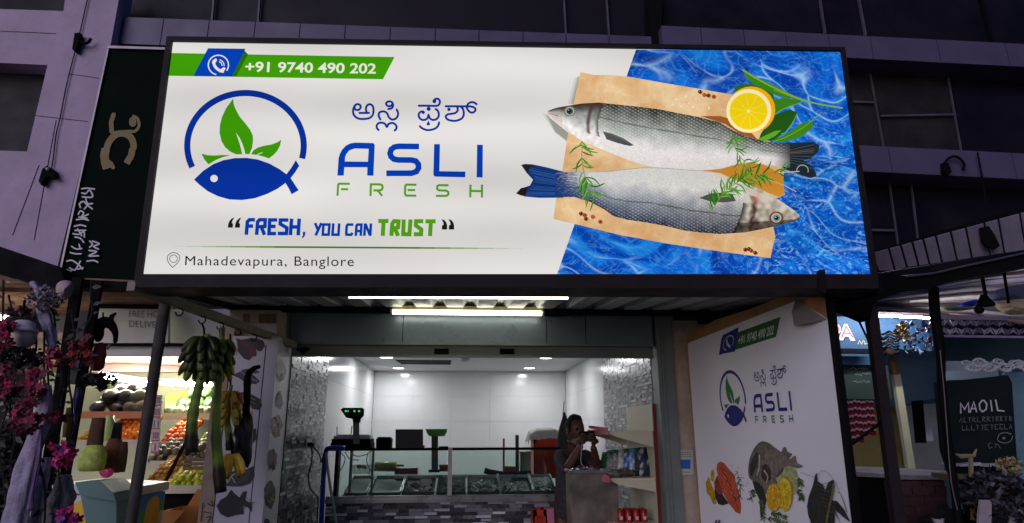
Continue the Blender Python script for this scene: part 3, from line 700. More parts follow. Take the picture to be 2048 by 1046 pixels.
mb = MB(); mb.tube([at(x, y, 5.085) for x, y in catmull([(179, -20), (170, 20), (161, 60), (143, 130), (131, 180), (121, 232), (112, 270), (106, 320), (100, 352)], 4)], .0045, 6)
tag(mk('wall_cable', mb, M_CABLE), 'thin black cable running down the lilac stone wall past both clamps', 'cable')
mb = MB(); mb.tube([at(x, y, 5.15) for x, y in catmull([(1955, 305), (1968, 380), (1975, 430), (1990, 480)], 4)], .008, 6)
tag(mk('hanging_cable', mb, M_CABLE), 'black cable hanging down the dark facade at the upper right', 'cable')

# ---------------------------------------------------------------- green signboard on the left
gs = T('green_signboard', 'tall dark green signboard with gold and white lettering left of the lit sign', 'signboard', at(200, 565, 4.2))
mb = MB(); mb.pq([(217, 97), (345, 100), (290, 575), (118, 562), (122, 535)], 4.2, .14); mk('board', mb, mat('dark_green_sign_paint', (4, 20, 14), .8, 0, .3, 3, .05, spec=.1), gs)
mb = MB(); mb.pq([(215, 91), (345, 95), (345, 99.5), (214, 96)], 4.18, .17)
mb.pq([(215, 93), (218.5, 93), (123.5, 535), (119.5, 535)], 4.185, .03); mk('trim', mb, mat('aluminium_trim', (140, 134, 138), .4, .6, .2, 6, .1), gs)
def GB(x, y, l=0): return at(x, y, 4.196-l*.0002)
A = Art(GB); gold = (134, 118, 66)
C1 = lambda p: cr(0, 0, 3.486, p); C2 = lambda p: cr(0, 300, 3.735, p)
A.stroke(C1([(792, 800), (775, 850), (778, 915)]), 9, gold); A.stroke(C1([(925, 860), (925, 840)]), 14, gold)
A.stroke(C1([(930, 810), (960, 830), (968, 880), (940, 915), (900, 915), (780, 925)]), 6, gold, smooth=True)
A.stroke(C1([(740, 1046), (760, 990), (800, 945), (850, 930), (905, 950), (930, 1000), (930, 1040)]), 13, gold, smooth=True, round_=False)
A.stroke(C2([(790, -10), (780, 40), (785, 90), (800, 140)]), 17, gold, round_=False); A.stroke(C2([(800, 80), (830, 100), (845, 130)]), 8, gold)
A.stroke(C2([(990, -10), (980, 40), (945, 100)]), 13, gold, round_=False)
mk('gold_lettering', A.mb, M_A, gs)
A = Art(GB); wt_ = (222, 222, 226)
for p in ([(610, 290), (650, 285), (705, 292)], [(610, 320), (640, 325), (670, 300), (690, 350), (615, 350)], [(640, 365), (655, 400), (690, 400)], [(600, 430), (595, 400), (625, 385), (650, 410), (690, 440)], [(630, 440), (665, 400)],
          [(585, 480), (600, 455), (625, 470), (610, 500), (660, 480)], [(570, 520), (620, 515), (660, 525)], [(590, 500), (650, 510)], [(555, 570), (600, 560), (640, 570)], [(560, 600), (640, 600)], [(545, 625), (590, 630), (625, 610), (630, 650)],
          [(580, 590), (610, 640)], [(560, 650), (600, 660), (625, 690)], [(535, 720), (570, 740), (610, 735)], [(590, 705), (600, 740)], [(525, 765), (560, 775), (605, 775)], [(500, 830), (540, 825), (590, 860), (615, 890)], [(520, 880), (560, 895), (600, 830)], [(495, 895), (530, 905)], [(580, 890), (620, 880)],
          [(670, 680), (690, 705), (670, 725)], [(690, 680), (740, 700), (700, 720), (735, 740)], [(665, 750), (720, 760), (665, 790), (735, 790)], [(650, 830), (700, 825), (730, 838)]):
    A.stroke(C2(p), 3.0, wt_, smooth=len(p) > 2)
mk('white_lettering', A.mb, M_A, gs)

# ---------------------------------------------------------------- canopy over the entrance
cn = T('entrance_canopy', 'low grey corrugated metal canopy over the shop entrance behind the lit sign', 'canopy', at(930, 600, 4.2))
na = at(292, 574, 3.56); nb_ = at(1738, 574, 3.56); zN = at(1000, 573, 3.56).z; zF = at(1000, 618, 5.02).z
mb = MB(); per = .235; x = na.x; prof = []
while x < nb_.x:
    for dx, dz in ((0, 0), (.095, 0), (.125, .045), (.175, .045), (.205, 0)): prof.append((x+dx, dz))
    x += per
vs = []
for X, dz in prof: vs += [(X, 3.56, zN+dz), (X, 5.06, zF+dz)]
mb.add(vs, [(2*i, 2*i+2, 2*i+3, 2*i+1) for i in range(len(prof)-1)])
mb.add([(a, b, c+.004) for a, b, c in vs], [(2*i+1, 2*i+3, 2*i+2, 2*i) for i in range(len(prof)-1)]); mk('roof_sheet', mb, M_CORR, cn)
mb = MB()
mb.box((na.x, 3.545, zN-.012), (nb_.x, 3.58, zN-.002)); mk('front_beam', mb, M_DK, cn)
mb = MB(); mb.box((na.x, 4.93, zF-.05), (nb_.x, 4.99, zF-.006)); mk('rear_beam', mb, M_DK, cn)
mb = MB(); mb.bar(at(262, 572, 3.40), at(588, 690, 4.98), .05, .05); mk('side_beam', mb, mat('worn_grey_steel', (128, 122, 110), .6, .3, .35, 8, .3), cn)
mb = MB(); mb.bar(at(1760, 572, 3.42), at(1400, 640, 5.0), .05, .07); mk('side_beam', mb, M_DK, cn)
for X, x_ in ((na.x, 0), (nb_.x, 0)):
    mb = MB(); mb.prism([(X, 3.5, zN-.05), (X, 5.0, zF-.05), (X, 5.0, zF+.2), (X, 3.5, zN+.2)], (.03 if X < 0 else -.03, 0, 0)); mk('side_plate', mb, M_DK, cn)
# tube lights
def tube_light(label, p, q, r, strength, Y, thick=.03):
    a = at(*p, Y); b = at(*q, Y); t = T('tube_light', label, 'tube light', (a+b)/2, 'tube lights under the canopy')
    mb = MB(); mb.smooth = True; mb.tube([a, b], r, 12); mk('tube', mb, glow('tube_glow_%g' % strength, (255, 250, 232), strength), t)
    mb = MB(); up = Vector((0, .004, r+.016)); mb.bar(a+up-Vector((.01, 0, 0)), b+up+Vector((.01, 0, 0)), thick, .03); mk('fitting', mb, mat('cream_batten', (206, 184, 120), .45, 0, .1, 6, .05), t)
    for e, s_ in ((a, -1), (b, 1)): mb = MB(); mb.tube([e+Vector((s_*.002, 0, 0)), e+Vector((s_*.018, 0, 0))], r+.004, 10); mk('end_cap', mb, M_WHITE, t)
tube_light('longer glowing white tube light close behind the lower edge of the lit sign', (699, 591), (1135, 593), .016, 7.5, 3.66)
tube_light('shorter glowing white tube light fixed against the grey shutter box', (786, 624), (1083, 627), .018, 7.5, 4.90)
for path, lab in (([(1083, 629), (1110, 631), (1150, 628), (1200, 623), (1240, 620)], 'black cable sagging from the right end of the shorter tube light'), ([(786, 625), (740, 621), (690, 619), (640, 617)], 'black cable running left from the shorter tube light')):
    mb = MB(); mb.tube([at(x, y, 4.9) for x, y in catmull(path, 4)], .010, 6); tag(mk('light_cable', mb, M_CABLE), lab, 'cable')
mb = MB()
for _ in range(26):   # threads and cobwebs caught on the beam
    x = rnd.uniform(680, 1140); y = 577; mb.tube([at(x, y, 3.62), at(x+rnd.uniform(-14, 14), y+rnd.uniform(2, 13), 3.63)], .0007, 4)
mb.tube([at(985, 574, 3.63), at(988, 600, 3.64), at(987, 611, 3.64)], .0012, 4)
tag(mk('cobwebs', mb, mat('thread', (190, 185, 170), .8, 0, 0, 5, 0)), 'loose threads and cobwebs on the canopy beam above the longer tube light', 'cobwebs', kind='stuff')

# ---------------------------------------------------------------- shop front
sh = T('shutter_box', 'blue grey steel shutter housing with its rolled up shutter above the shop opening', 'roller shutter', at(950, 713, 5.0))
XL0, XR0 = at(580, 700, 5.05).x, at(1309, 700, 5.05).x
zt = at(950, 622, 5.05).z; zb = at(950, 689, 5.05).z; zs = at(950, 692, 5.09).z; zl = at(950, 713, 5.09).z
mb = MB(); xs = [at(x, 650, 5.05).x for x in (581, 806, 1093, 1171, 1305)]
for a, b in zip(xs[:-1], xs[1:]): mb.box((a+.003, 5.05, zb), (b-.003, 5.40, zt))
mk('housing', mb, M_GALV, sh)
mb = MB(); mb.box((xs[0], 5.04, zb-.008), (xs[-1], 5.06, zb+.012)); mb.box((xs[0], 5.035, zt-.01), (xs[-1], 5.07, zt+.03)); mk('housing_lip', mb, M_JAMB, sh)
mb = MB(); mb.box((XL0, 5.09, zl), (XR0, 5.115, zs+.02)); mb.box((XL0, 5.075, zl-.006), (XR0, 5.13, zl+.006)); bt = mk('bottom_rail', mb, M_JAMB, sh)
for px in (883, 1014):
    c = at(px, 703, 5.09); mb = MB(); mb.box(c+Vector((-.058, -.006, -.022)), c+Vector((.058, .004, .022))); mb.box(c+Vector((-.05, -.022, -.008)), c+Vector((.05, -.012, .008)))
    mb.box(c+Vector((-.054, -.024, -.016)), c+Vector((-.044, .002, .016))); mb.box(c+Vector((.044, -.024, -.016)), c+Vector((.054, .002, .016))); mk('handle', mb, M_BLACK, bt)
c = at(606, 702, 5.085); mb = MB()
for dx, dz in ((-.03, .01), (0, -.01), (.03, .012), (.012, .02)): mb.ball(c+Vector((dx, 0, dz)), (.022, .01, .014), 8, 6)
mk('grease_lock', mb, M_BLACK, bt)
# jambs and pillars
jr = MB(); a = at(1309, 622, 5.03); b = at(1341, 622, 5.03); jr.box((a.x, 5.03, .1), (b.x, 5.2, zt+.06)); jr.box((a.x+.03, 5.015, .1), (a.x+.045, 5.05, zt+.06))
tag(mk('door_jamb', jr, M_JAMB), 'grey green steel shutter guide at the right side of the shop opening', 'door jamb')
jl = MB(); a = at(574, 622, 5.03); b = at(581, 622, 5.03); jl.box((a.x, 5.03, zl), (b.x, 5.2, zt+.06)); 
tag(mk('door_jamb', jl, M_JAMB), 'narrow grey steel shutter guide above the left sticker pillar', 'door jamb')
pr = MB(); a = at(1343, 700, 5.06); b = at(1420, 700, 5.06); pr.box((a.x, 5.06, .1), (b.x+.6, 5.5, zt+.02))
tag(mk('plaster_pillar', pr, M_CONC), 'bare beige plaster pillar between the shop opening and the large poster board', 'pillar')
pr = MB(); a = at(1345, 632, 5.055); b = at(1425, 700, 5.0); pr.box((a.x+.005, 5.045, zt-.06), (b.x, 5.30, zt+.05)); pr.pbox(1427, 600, 1600, 700, 5.03, .02)
tag(mk('ceiling_board', pr, mat('dark_board', (60, 52, 44), .8, 0, .3, 5, .2)), 'dark board under the canopy above the beige plaster pillar', 'board')
# left pillar with seafood stickers
YP = 4.64; lp = T('sticker_pillar', 'white clad pillar left of the shop opening covered with seafood and vegetable stickers', 'pillar', at(490, 1046, YP))
xa, xb = at(452, 800, YP).x, at(546, 800, YP).x; XL = at(580, 720, 5.1).x
mb = MB(); mb.prism([(xa, YP, .1), (xb, YP, .1), (XL-.01, 5.2, .1), (xa, 5.2, .1)], (0, 0, at(500, 672, YP).z-.1)); mk('cladding', mb, M_WHITE, lp)
mb = MB(); mb.box((xa-.11, YP+.03, .1), (xa-.004, 5.25, at(500, 650, YP).z)); mk('plaster_side', mb, M_CONC, lp)
mb = MB(); zt0, zt1 = at(520, 690, YP+.2).z, at(520, 622, YP+.2).z
mb.box((xa-.1, YP+.16, at(500, 674, YP).z), (XL-.03, 5.2, zt1)); mk('plaster_head', mb, M_CONC, lp)
mb = MB(); mb.pbox(484, 660, 504, 684, YP+.15, .008); mb.pbox(515, 648, 553, 674, YP+.15, .008); mk('paper_note', mb, mat('old_paper', (176, 180, 184), .8, 0, .12, 8, .2), lp)
for x0, x1 in ((486, 499), (518, 533), (537, 552)):
    mb = MB(); mb.pbox(x0, 628, x1, 646, YP+.15, .006); mk('faded_notice', mb, mat('brown_notice', (110, 100, 84), .8, 0, .3, 20, .2), lp)
mb = MB(); 
for x_ in (464, 532): mb.bar(at(x_, 690, YP-.001), at(x_-(1000-x_)*.0, 690, YP-.001)+Vector((0, 0, -1.6)), .004, .004)
mk('panel_joint', mb, M_BLACK, lp)
def PL(x, y, l=0): return at(x, y, YP-.003-l*.0003)
# stickers, front face: shrimp, squid, crab, fish cut-outs
def sticker(fn, name, parent, draw):
    A = Art(fn); draw(A); return mk(name, A.mb, M_PRINT, parent)
C5b = lambda p: cr(300, 600, 4.547, p); C6b = lambda p: cr(300, 800, 4.253, p)
DKF = (46, 44, 50)
def s1(A):
    A.poly(C5b([(780, 345), (830, 360), (900, 350), (960, 345), (1030, 370), (1045, 420), (1010, 465), (985, 465), (960, 440), (970, 500), (930, 515), (900, 550), (850, 530), (800, 470), (790, 400)]), (58, 42, 46))
    A.poly(C5b([(800, 350), (870, 375), (930, 440), (970, 470), (960, 515), (905, 510), (900, 430), (840, 400)]), (96, 50, 54))
    A.stroke(C5b([(790, 360), (795, 430), (785, 500)]), 1.5, (150, 160, 70))
def s2(A):
    A.poly(C5b([(740, 680), (800, 660), (850, 630), (930, 620), (1000, 655), (960, 670), (920, 665), (960, 700), (1000, 740), (960, 765), (900, 755), (850, 740), (810, 710)]), (70, 68, 80))
    A.stroke(C5b([(820, 650), (880, 690), (970, 740)]), 1.6, (150, 150, 165)); A.stroke(C5b([(850, 720), (900, 660)]), 1.4, (30, 30, 34))
def s3(A):
    A.poly(C5b([(775, 840), (850, 838), (930, 860), (1000, 900), (1020, 960), (990, 1000), (930, 990), (890, 930), (800, 905)]), (62, 66, 62))
    for i in range(5): A.stroke(C5b([(785, 850+i*13), (870, 855+i*16), (960, 890+i*18)]), 1.2, (150, 155, 145) if i % 2 else (30, 34, 32))
    A.poly(C5b([(690, 990), (760, 950), (840, 950), (860, 990), (780, 1030), (720, 1020)]), (176, 84, 44)); A.poly(C5b([(830, 1010), (880, 980), (930, 1030), (860, 1060)]), (196, 160, 90))
def s4(A):
    A.poly(C6b([(720, 240), (780, 230), (830, 260), (900, 240), (905, 330), (870, 370), (800, 350), (740, 330), (700, 300)]), (60, 58, 60)); A.stroke(C6b([(880, 260), (840, 320), (870, 360)]), 1.4, (130, 120, 110))
def s5(A):
    A.poly(C6b([(640, 730), (680, 620), (740, 590), (800, 600), (880, 560), (888, 650), (850, 710), (780, 735), (700, 735)]), (66, 68, 74))
    A.stroke(C6b([(660, 700), (700, 640), (760, 610)]), 3, (170, 165, 150)); A.stroke(C6b([(760, 720), (840, 690), (870, 610)]), 2, (30, 30, 34)); A.stroke(C6b([(720, 700), (700, 660)]), 2, (196, 190, 160))
def s6(A):
    A.poly(C6b([(565, 900), (600, 850), (650, 820), (690, 760), (715, 790), (760, 830), (790, 780), (825, 775), (810, 850), (860, 880), (868, 955), (830, 910), (790, 900), (800, 970), (730, 980), (660, 1000), (600, 970)]), (40, 42, 42))
    for i in range(9): A.stroke(C6b([(700+i*8, 850+i*3), (740+i*14, 920-i*6), (780+i*14, 940-i*9)]), .8, (84, 92, 60) if i % 2 else (24, 24, 26))
    A.stroke(C6b([(790, 800), (860, 870), (870, 930)]), .7, (60, 60, 62))
for s_ in (s1, s2, s3, s4, s5, s6): sticker(PL, 'seafood_sticker', lp, s_)
def s7(A):
    for p in ([(525, 860), (530, 900), (490, 880)], [(460, 950), (520, 965)], [(480, 1000), (520, 990), (490, 1040)]): A.stroke(C6b(p), 2, (60, 60, 66), smooth=len(p) > 2)
    A.stroke(C6b([(450, 880), (432, 1030)]), 2.2, (130, 30, 44))
sticker(lambda x, y, l=0: at(x, y, YP+.026-l*.0003), 'painted_mark', lp, s7)
# return face of the pillar: vegetable pictures
pn = Vector((5.2-YP, -(XL-.01-xb), 0)).normalized(); pp = Vector((xb, YP, 0))
def PR(x, y, l=0): return onp(x, y, pp + pn*(.003+l*.0003), pn)
def veg(A, cx, cy, h, cols, seed):
    r = random.Random(seed)
    A.poly([(cx+h*.22*math.cos(a)*r.uniform(.8, 1.2), cy+h*.5*math.sin(a)*r.uniform(.8, 1.15)) for a in [i*math.pi/7 for i in range(14)]], cols[0], smooth=True)
    for i in range(9):
        a = r.uniform(0, 6.28); x = cx+h*.12*math.cos(a); y = cy+h*.32*math.sin(a)
        A.stroke([(x, y), (x+r.uniform(-4, 4), y+r.uniform(-9, 9))], r.uniform(1.2, 3), r.choice(cols))
for i, (x, y, h, cs) in enumerate([(562, 742, 44, [(88, 84, 90), (150, 90, 80), (60, 60, 70)]), (559, 801, 34, [(86, 84, 96), (60, 60, 70), (120, 110, 120)]), (553, 852, 48, [(110, 90, 60), (210, 96, 50), (60, 90, 50), (190, 170, 150)]), (545, 918, 44, [(80, 80, 66), (190, 90, 50), (60, 70, 44)]), (540, 990, 54, [(70, 78, 70), (200, 150, 60), (150, 160, 150), (40, 50, 50)]), (534, 1050, 30, [(60, 70, 60), (40, 40, 44), (90, 90, 90)])]):
    A = Art(PR); veg(A, x, y, h, cs, i); mk('vegetable_sticker', A.mb, M_PRINT, lp)

# ================================================================ inside of the shop
XR = at(1310, 720, 5.1).x
cL = atx(736, 742, XL); cR_ = atx(1118, 742, XR); YB = (cL.y+cR_.y)/2; ZC = (cL.z+cR_.z)/2
YM = atx(655, 760, XL).y; YM2 = atx(1206, 760, XR).y
print('interior', XL, XR, YB, ZC, YM, YM2)
M_TILE = mat('white_glazed_tile', (205, 207, 209), .12, 0, .03, 2, .03, bscale=2.5)
M_CEIL = mat('ceiling_paint', (205, 204, 206), .75, 0, .04, 3, .05)
M_FLOOR = mat('grey_floor_tile', (120, 118, 114), .3, 0, .12, 4, .05)
ZF = .22
room = T('shop_interior', 'bright white tiled room of the fish shop seen below the shutter', 'room', ((XL+XR)/2, YB, ZF))
mb = MB(); mb.box((XL-.2, 5.2, ZF-.1), (XR+.2, YB+.1, ZF)); mk('floor', mb, M_FLOOR, room)
mb = MB(); mb.box((XL-.2, 5.42, ZC), (XR+.2, YB+.1, ZC+.1)); mk('ceiling', mb, M_CEIL, room)
def tiles(mb, o, u, v, nu, nv, gap, th):
    o, u, v = Vector(o), Vector(u), Vector(v); n = -u.cross(v).normalized()*th
    for i in range(nu):
        for j in range(nv):
            a = o+u*i+v*j; gu = u.normalized()*gap; gv = v.normalized()*gap
            p = [a+gu+gv, a+u-gu+gv, a+u+v-gu-gv, a+v+gu-gv]; mb.hexa([q for q in p]+[q+n for q in p])
    e = n*.6; a = o; mb.hexa([a, a+u*nu, a+u*nu+v*nv, a+v*nv]+[q+e for q in (a, a+u*nu, a+u*nu+v*nv, a+v*nv)])
h = ZC-ZF
mb = MB(); tiles(mb, (XR, YB+.03, ZF), (-(XR-XL)/5, 0, 0), (0, 0, h/6), 5, 6, .002, .012) ; mk('back_wall', mb, M_TILE, room)
mb = MB(); tiles(mb, (XL-.03, YB, ZF), (0, -(YB-YM)/5, 0), (0, 0, h/6), 5, 6, .0008, .03); mk('side_wall', mb, M_TILE, room)
mb = MB(); tiles(mb, (XR+.03, YM2, ZF), (0, (YB-YM2)/5, 0), (0, 0, h/6), 5, 6, .0008, .03); mk('side_wall', mb, M_TILE, room)
def mosaic(name, o, u, v, n, parent, seed, bw=.105, bh=.031, dm=.007, gain=1, lf=.20):
    r = random.Random(seed); o, u, v, n = map(Vector, (o, u, v, n)); U, V = u.length, v.length; u.normalize(); v.normalize(); n.normalize()
    mb = MB(); y = 0
    while y < V-.002:
        x = -r.random()*bw; hh = min(bh, V-y)
        while x < U:
            w = bw*r.choice((.8, 1, 1, 1.2)); a = max(0, x); b = min(U, x+w)
            if b-a > .006:
                k = r.random(); g_ = (r.uniform(.42, .85) if k < lf else r.uniform(.15, .30) if k < .62 else r.uniform(.045, .11))*gain
                d = dm*(1 if k < lf else r.choice((.2, .5, .7))); y1 = y+hh*(.25 if k < lf else 0)+.0007
                p = [o+u*(a+.0007)+v*y1, o+u*(b-.0007)+v*y1, o+u*(b-.0007)+v*(y+hh-.0007), o+u*(a+.0007)+v*(y+hh-.0007)]
                mb.hexa(p+[q+n*d for q in p], (g_*.96, g_*.96, g_*1.05))
            x += w
        y += bh
    mb.hexa([o, o+u*U, o+u*U+v*V, o+v*V]+[q-n*.05 for q in (o, o+u*U, o+u*U+v*V, o+v*V)], (.08, .08, .09))
    return mk(name, mb, mat('split_face_tile', attr=True, rough=.22, var=.06, scale=30, bump=0), parent)
mosaic('mosaic_wall', (XL, YM, ZF), (0, 5.15-YM, 0), (0, 0, h-.02), (1, 0, 0), room, 3)
mosaic('mosaic_wall', (XR, 5.22, ZF), (0, YM2-5.22, 0), (0, 0, h-.02), (-1, 0, 0), room, 4)
mb = MB(); p = [C0+ray(x, y)*((ZC-.004-CAMZ)/ray(x, y).z) for x, y in ((790, 720), (903, 721), (901, 729.5), (803, 728.5))]; mb.prism(p, (0, 0, .02)); mk('ceiling_vent', mb, M_BLACK, room)
def onz(px, py, z): d = ray(px, py); return C0+d*((z-C0.z)/d.z)
for i, (x, y) in enumerate([(773, 714.5), (797, 736), (1092, 715.5), (1059, 736)]):
    p = onz(x, y, ZC-.006)
    t = T('downlight', ['front left', 'rear left', 'front right', 'rear right'][i]+' of the four round glowing downlights in the shop ceiling', 'downlight', p, 'ceiling downlights')
    mb = MB(); mb.lathe(p, [(.075, -.004), (.075, .004)], 20); mk('lens', mb, glow('downlight_glow', (255, 253, 250), 9), t)
    mb = MB(); mb.lathe(p, [(.076, -.002), (.092, -.006), (.098, .0), (.098, .005)], 20); mk('rim', mb, M_WHITE, t)
    l = bpy.data.lights.new('downlight_lamp', 'AREA'); l.shape = 'DISK'; l.size = .14; l.energy = 9.0; l.color = (.97, .985, 1)
    lo = bpy.data.objects.new('downlight_lamp', l); COL.objects.link(lo); lo.parent = t; lo.location = (0, 0, -.012)
p = onz(930, 716, ZC-.01); mb = MB(); mb.smooth = True; mb.lathe(p, [(.06, 0), (.06, -.02), (.045, -.04), (.02, -.052), (.002, -.054)], 14)
tag(mk('dome_camera', mb, M_WHITE), 'small white dome camera on the shop ceiling near the shutter rail', 'camera')
# ================================================================ display counter inside the shop
YC = 6.2
def zof(y, Y=YC, x=900): return at(x, y, Y).z
def xof(x, Y=YC, y=950): return at(x, y, Y).x
M_GLS = glass('clear_glass', (.86, .95, .92), .04, .02)
M_CH = mat('chrome', (210, 210, 208), .15, 1, .05, 5, .02)
ct = T('display_counter', 'long glass fronted chilled fish counter on a base of dark mosaic tiles', 'display counter', (xof(880), YC, ZF))
x0, x1 = xof(660), xof(1122); zl_, zt_, zg = zof(1003), zof(898), zof(990)
mosaic('tiled_base', (x0-.02, YC, ZF), (x1-x0+.02, 0, 0), (0, 0, zl_-ZF-.005), (0, -1, 0), ct, 9, .115, .030, .010, 1.25, .30)
mb = MB(); mb.box((x0-.02, YC+.002, ZF), (x1, YC+.9, zl_-.006)); mk('base', mb, M_DK, ct)
mb = MB(); mb.box((x0-.02, YC-.05, zl_-.002), (x1, YC+.12, zl_+.03)); mb.box((x0-.02, YC-.03, zl_+.03), (x1, YC+.02, zg)); mk('steel_ledge', mb, M_STEEL, ct)
mb = MB(); mb.box((x0+.1, YC+.12, zl_), (x1, YC+.85, zl_+.012)); mk('tray_bed', mb, mat('wet_steel', (46, 50, 52), .3, .4, .3, 6, .1), ct)
mb = MB(); mb.box((xof(676), YC-.01, zg), (xof(895)-.01, YC-.004, zt_)); mk('front_glass', mb, M_GLS, ct)
mb = MB(); mb.box((xof(905), YC-.01, zg), (x1, YC-.004, zt_)); mk('front_glass', mb, M_GLS, ct)
mb = MB(); mb.box((xof(656), YC-.012, zt_), (x1, YC+.5, zt_+.008)); mk('top_glass', mb, glass('top_glass', (.7, .8, .78), .1, .03), ct)
mb = MB(); mb.box((xof(656), YC-.016, zt_-.012), (x1, YC-.011, zt_+.012)); mk('black_edge', mb, M_BLACK, ct)
mb = MB(); mb.box((xof(895.5), YC-.03, zg), (xof(904), YC+.02, zt_+.01)); mk('mullion', mb, mat('white_enamel', (214, 214, 208), .4, 0, .05, 5, .02), ct)
for a, b in ((664, 674), (694, 699), (739, 743)):
    mb = MB(); mb.box((xof(a), YC+.1, zl_), (xof(b), YC+.14, zt_-.002)); mk('post', mb, M_BLACK if a < 670 else M_JAMB, ct)
# fish trays behind the glass
zy0, zy1 = zof(986), zof(952)
M_TRAY = mat('dark_tray', (34, 40, 44), .6, 0, .2, 6, .05)
trs = [(686, 732), (736, 800), (803, 868), (872, 932), (935, 1001), (1003, 1068), (1070, 1116)]
for i, (a, b) in enumerate(trs):
    t = T('fish_tray', 'sloping steel fish tray behind the glass, ' + ['first from the left', 'second from the left', 'third from the left with pinkish pieces', 'fourth, behind the white mullion', 'fifth from the left with pale pieces', 'sixth, with crushed ice', 'seventh from the left, beside the man'][i], 'fish tray', (xof((a+b)/2), YC+.2, zl_+.013), 'fish trays in the counter')
    xa_, xb_ = xof(a), xof(b); mb = MB()
    P = lambda x, y, z: (x, y, z)
    yb, yf = YC+.62, YC+.10; zf0, zb0 = zl_+.03, zof(958, YC+.6)
    mb.hexa([P(xa_, yf, zf0), P(xb_, yf, zf0), P(xb_, yb, zb0), P(xa_, yb, zb0), P(xa_, yf, zf0+.008), P(xb_, yf, zf0+.008), P(xb_, yb, zb0+.008), P(xa_, yb, zb0+.008)])
    mb.box((xa_, yf-.01, zl_+.014), (xb_, yf-.002, zf0+.045))
    mk('pan', mb, M_TRAY, t)
    mb = MB()
    for xx in (xa_, xb_-.004): mb.hexa([(xx, yf-.008, zf0+.01), (xx+.004, yf-.008, zf0+.01), (xx+.004, yb, zb0+.01), (xx, yb, zb0+.01), (xx, yf-.008, zf0+.06), (xx+.004, yf-.008, zf0+.06), (xx+.004, yb, zb0+.05), (xx, yb, zb0+.05)])
    mk('side_lip', mb, M_STEEL, t)
    if i in (2, 3, 4, 5, 6):
        mb = MB(); mb.smooth = True; r = random.Random(i)
        for k in range(34):
            u, v = r.uniform(.12, .9), r.uniform(.05, .6); p = Vector((xa_+(xb_-xa_)*u, yf+(yb-yf)*v, zf0+(zb0-zf0)*v+.02))
            c = r.choice([(.18, .13, .13), (.25, .21, .2), (.12, .11, .12), (.33, .3, .3)] if i < 4 else [(.5, .5, .5), (.35, .3, .28), (.2, .18, .18), (.6, .62, .64)])
            mb.ball(p, (r.uniform(.02, .05), .015, .012), 7, 5, c, .5, r.random()*9, (r.uniform(-1, 1), r.uniform(-1, 1), .5))
        o = mk('fish_pieces', mb, mat('wet_fish', attr=True, rough=.25, var=.3, scale=30, bump=.4), t); o['kind'] = 'stuff'
mb = MB(); mb.bar((xof(684), YC+.66, zof(953, YC+.66)), (xof(1120), YC+.66, zof(953, YC+.66)), .02, .03); mk('rear_rail', mb, M_STEEL, ct)

def item(name, label, cat, mats, build, group=None, smooth=False):
    mb = MB(); build(mb); return tag(mk(name, mb, mats, smooth=smooth), label, cat, group)
# weighing scale with green lit display
zt2 = zt_+.0085
sc = T('weighing_scale', 'dark weighing scale on the counter with its green lit display on a grey column', 'weighing scale', (xof(705), YC+.15, zt2))
Y2 = YC+.15
mb = MB(); mb.pbox(663, 878, 741, 889, Y2, .25); mb.pbox(661, 886, 742, 896.5, Y2-.01, .26); mk('base', mb, M_BLACK, sc)
mb = MB(); mb.pbox(672, 869, 738, 871.5, Y2, .24); mk('platter', mb, M_STEEL, sc)
mb = MB(); mb.pbox(667, 872, 740, 885, Y2+.01, .2); mk('housing', mb, M_WHITE, sc)
mb = MB(); mb.pbox(706, 838, 718, 888, Y2-.03, .03); mk('column', mb, mat('grey_plastic', (150, 152, 156), .5, 0, .06, 6, .05), sc)
mb = MB(); mb.pq([(681, 819), (686, 815.5), (724, 815.5), (727, 819), (726, 831), (720, 838), (719, 845), (706, 845), (705, 838), (692, 835)], Y2-.07, .06); hd = mk('display_head', mb, M_BLACK, sc)
mb = MB(); mb.pq([(686, 819), (724, 819), (723, 825), (689, 825)], Y2-.073, .004); scn = mk('screen', mb, mat('dark_screen', (10, 34, 22), .2, 0, 0, 5, 0), hd)
mb = MB()
for x in (692, 697.5, 709, 718.5): mb.pbox(x-2.2, 820.5, x+(1.6 if x != 697.5 else -.5), 823.8, Y2-.075, .002)
mk('digits', mb, glow('green_led', (40, 240, 110), .8), hd)
# router with aerials, box, tablet screen, card reader
rt = T('wifi_router', 'black box with raised aerials standing behind the weighing scale', 'router', (xof(665), YC+.42, zt2))
mb = MB(); mb.pbox(670, 884, 740, 896, YC+.42, .06); mk('body', mb, M_BLACK, rt)
for a in ((674, 868, 674, 853), (699, 872, 704, 852)):
    mb = MB(); mb.tube([at(a[0], a[1]+20, YC+.44), at(a[2], a[3], YC+.44)], .005, 6); mk('aerial', mb, M_BLACK, rt)
item('receipt_printer', 'small black receipt printer on the counter between scale and laptop', 'printer', M_BLACK,
     lambda m: (m.pq([(752, 878), (757, 875), (778, 874), (782, 878), (781, 897), (752, 896)], YC+.12, .16), m.pbox(755, 874, 770, 877, YC+.14, .1)))
lt = T('laptop', 'black laptop seen from behind its raised screen on the counter', 'laptop', (xof(818), YC+.18, zt2))
mb = MB(); mb.pbox(791, 858.5, 846, 897, YC+.16, .012); mk('screen_lid', mb, mat('black_plastic', (16, 16, 18), .35, 0, .1, 5, .03), lt)
mb = MB(); p = at(791, 897.4, YC+.165); q = at(846, 897.4, YC+.165); mb.box((p.x, YC+.172, zt2), (q.x, YC+.4, zt2+.018)); mk('keyboard_base', mb, M_BLACK, lt)
item('card_reader', 'small flat black device on the counter beside the green scale', 'device', M_BLACK, lambda m: m.pq([(877, 893), (896, 893), (896, 898), (878, 898)], YC+.1, .12))
gsx = T('green_scale', 'tall weighing machine with a bright green top tray standing behind the counter', 'weighing machine', (xof(868, YC+.6), YC+.6, zof(944, YC+.6)))
Yg = YC+.56
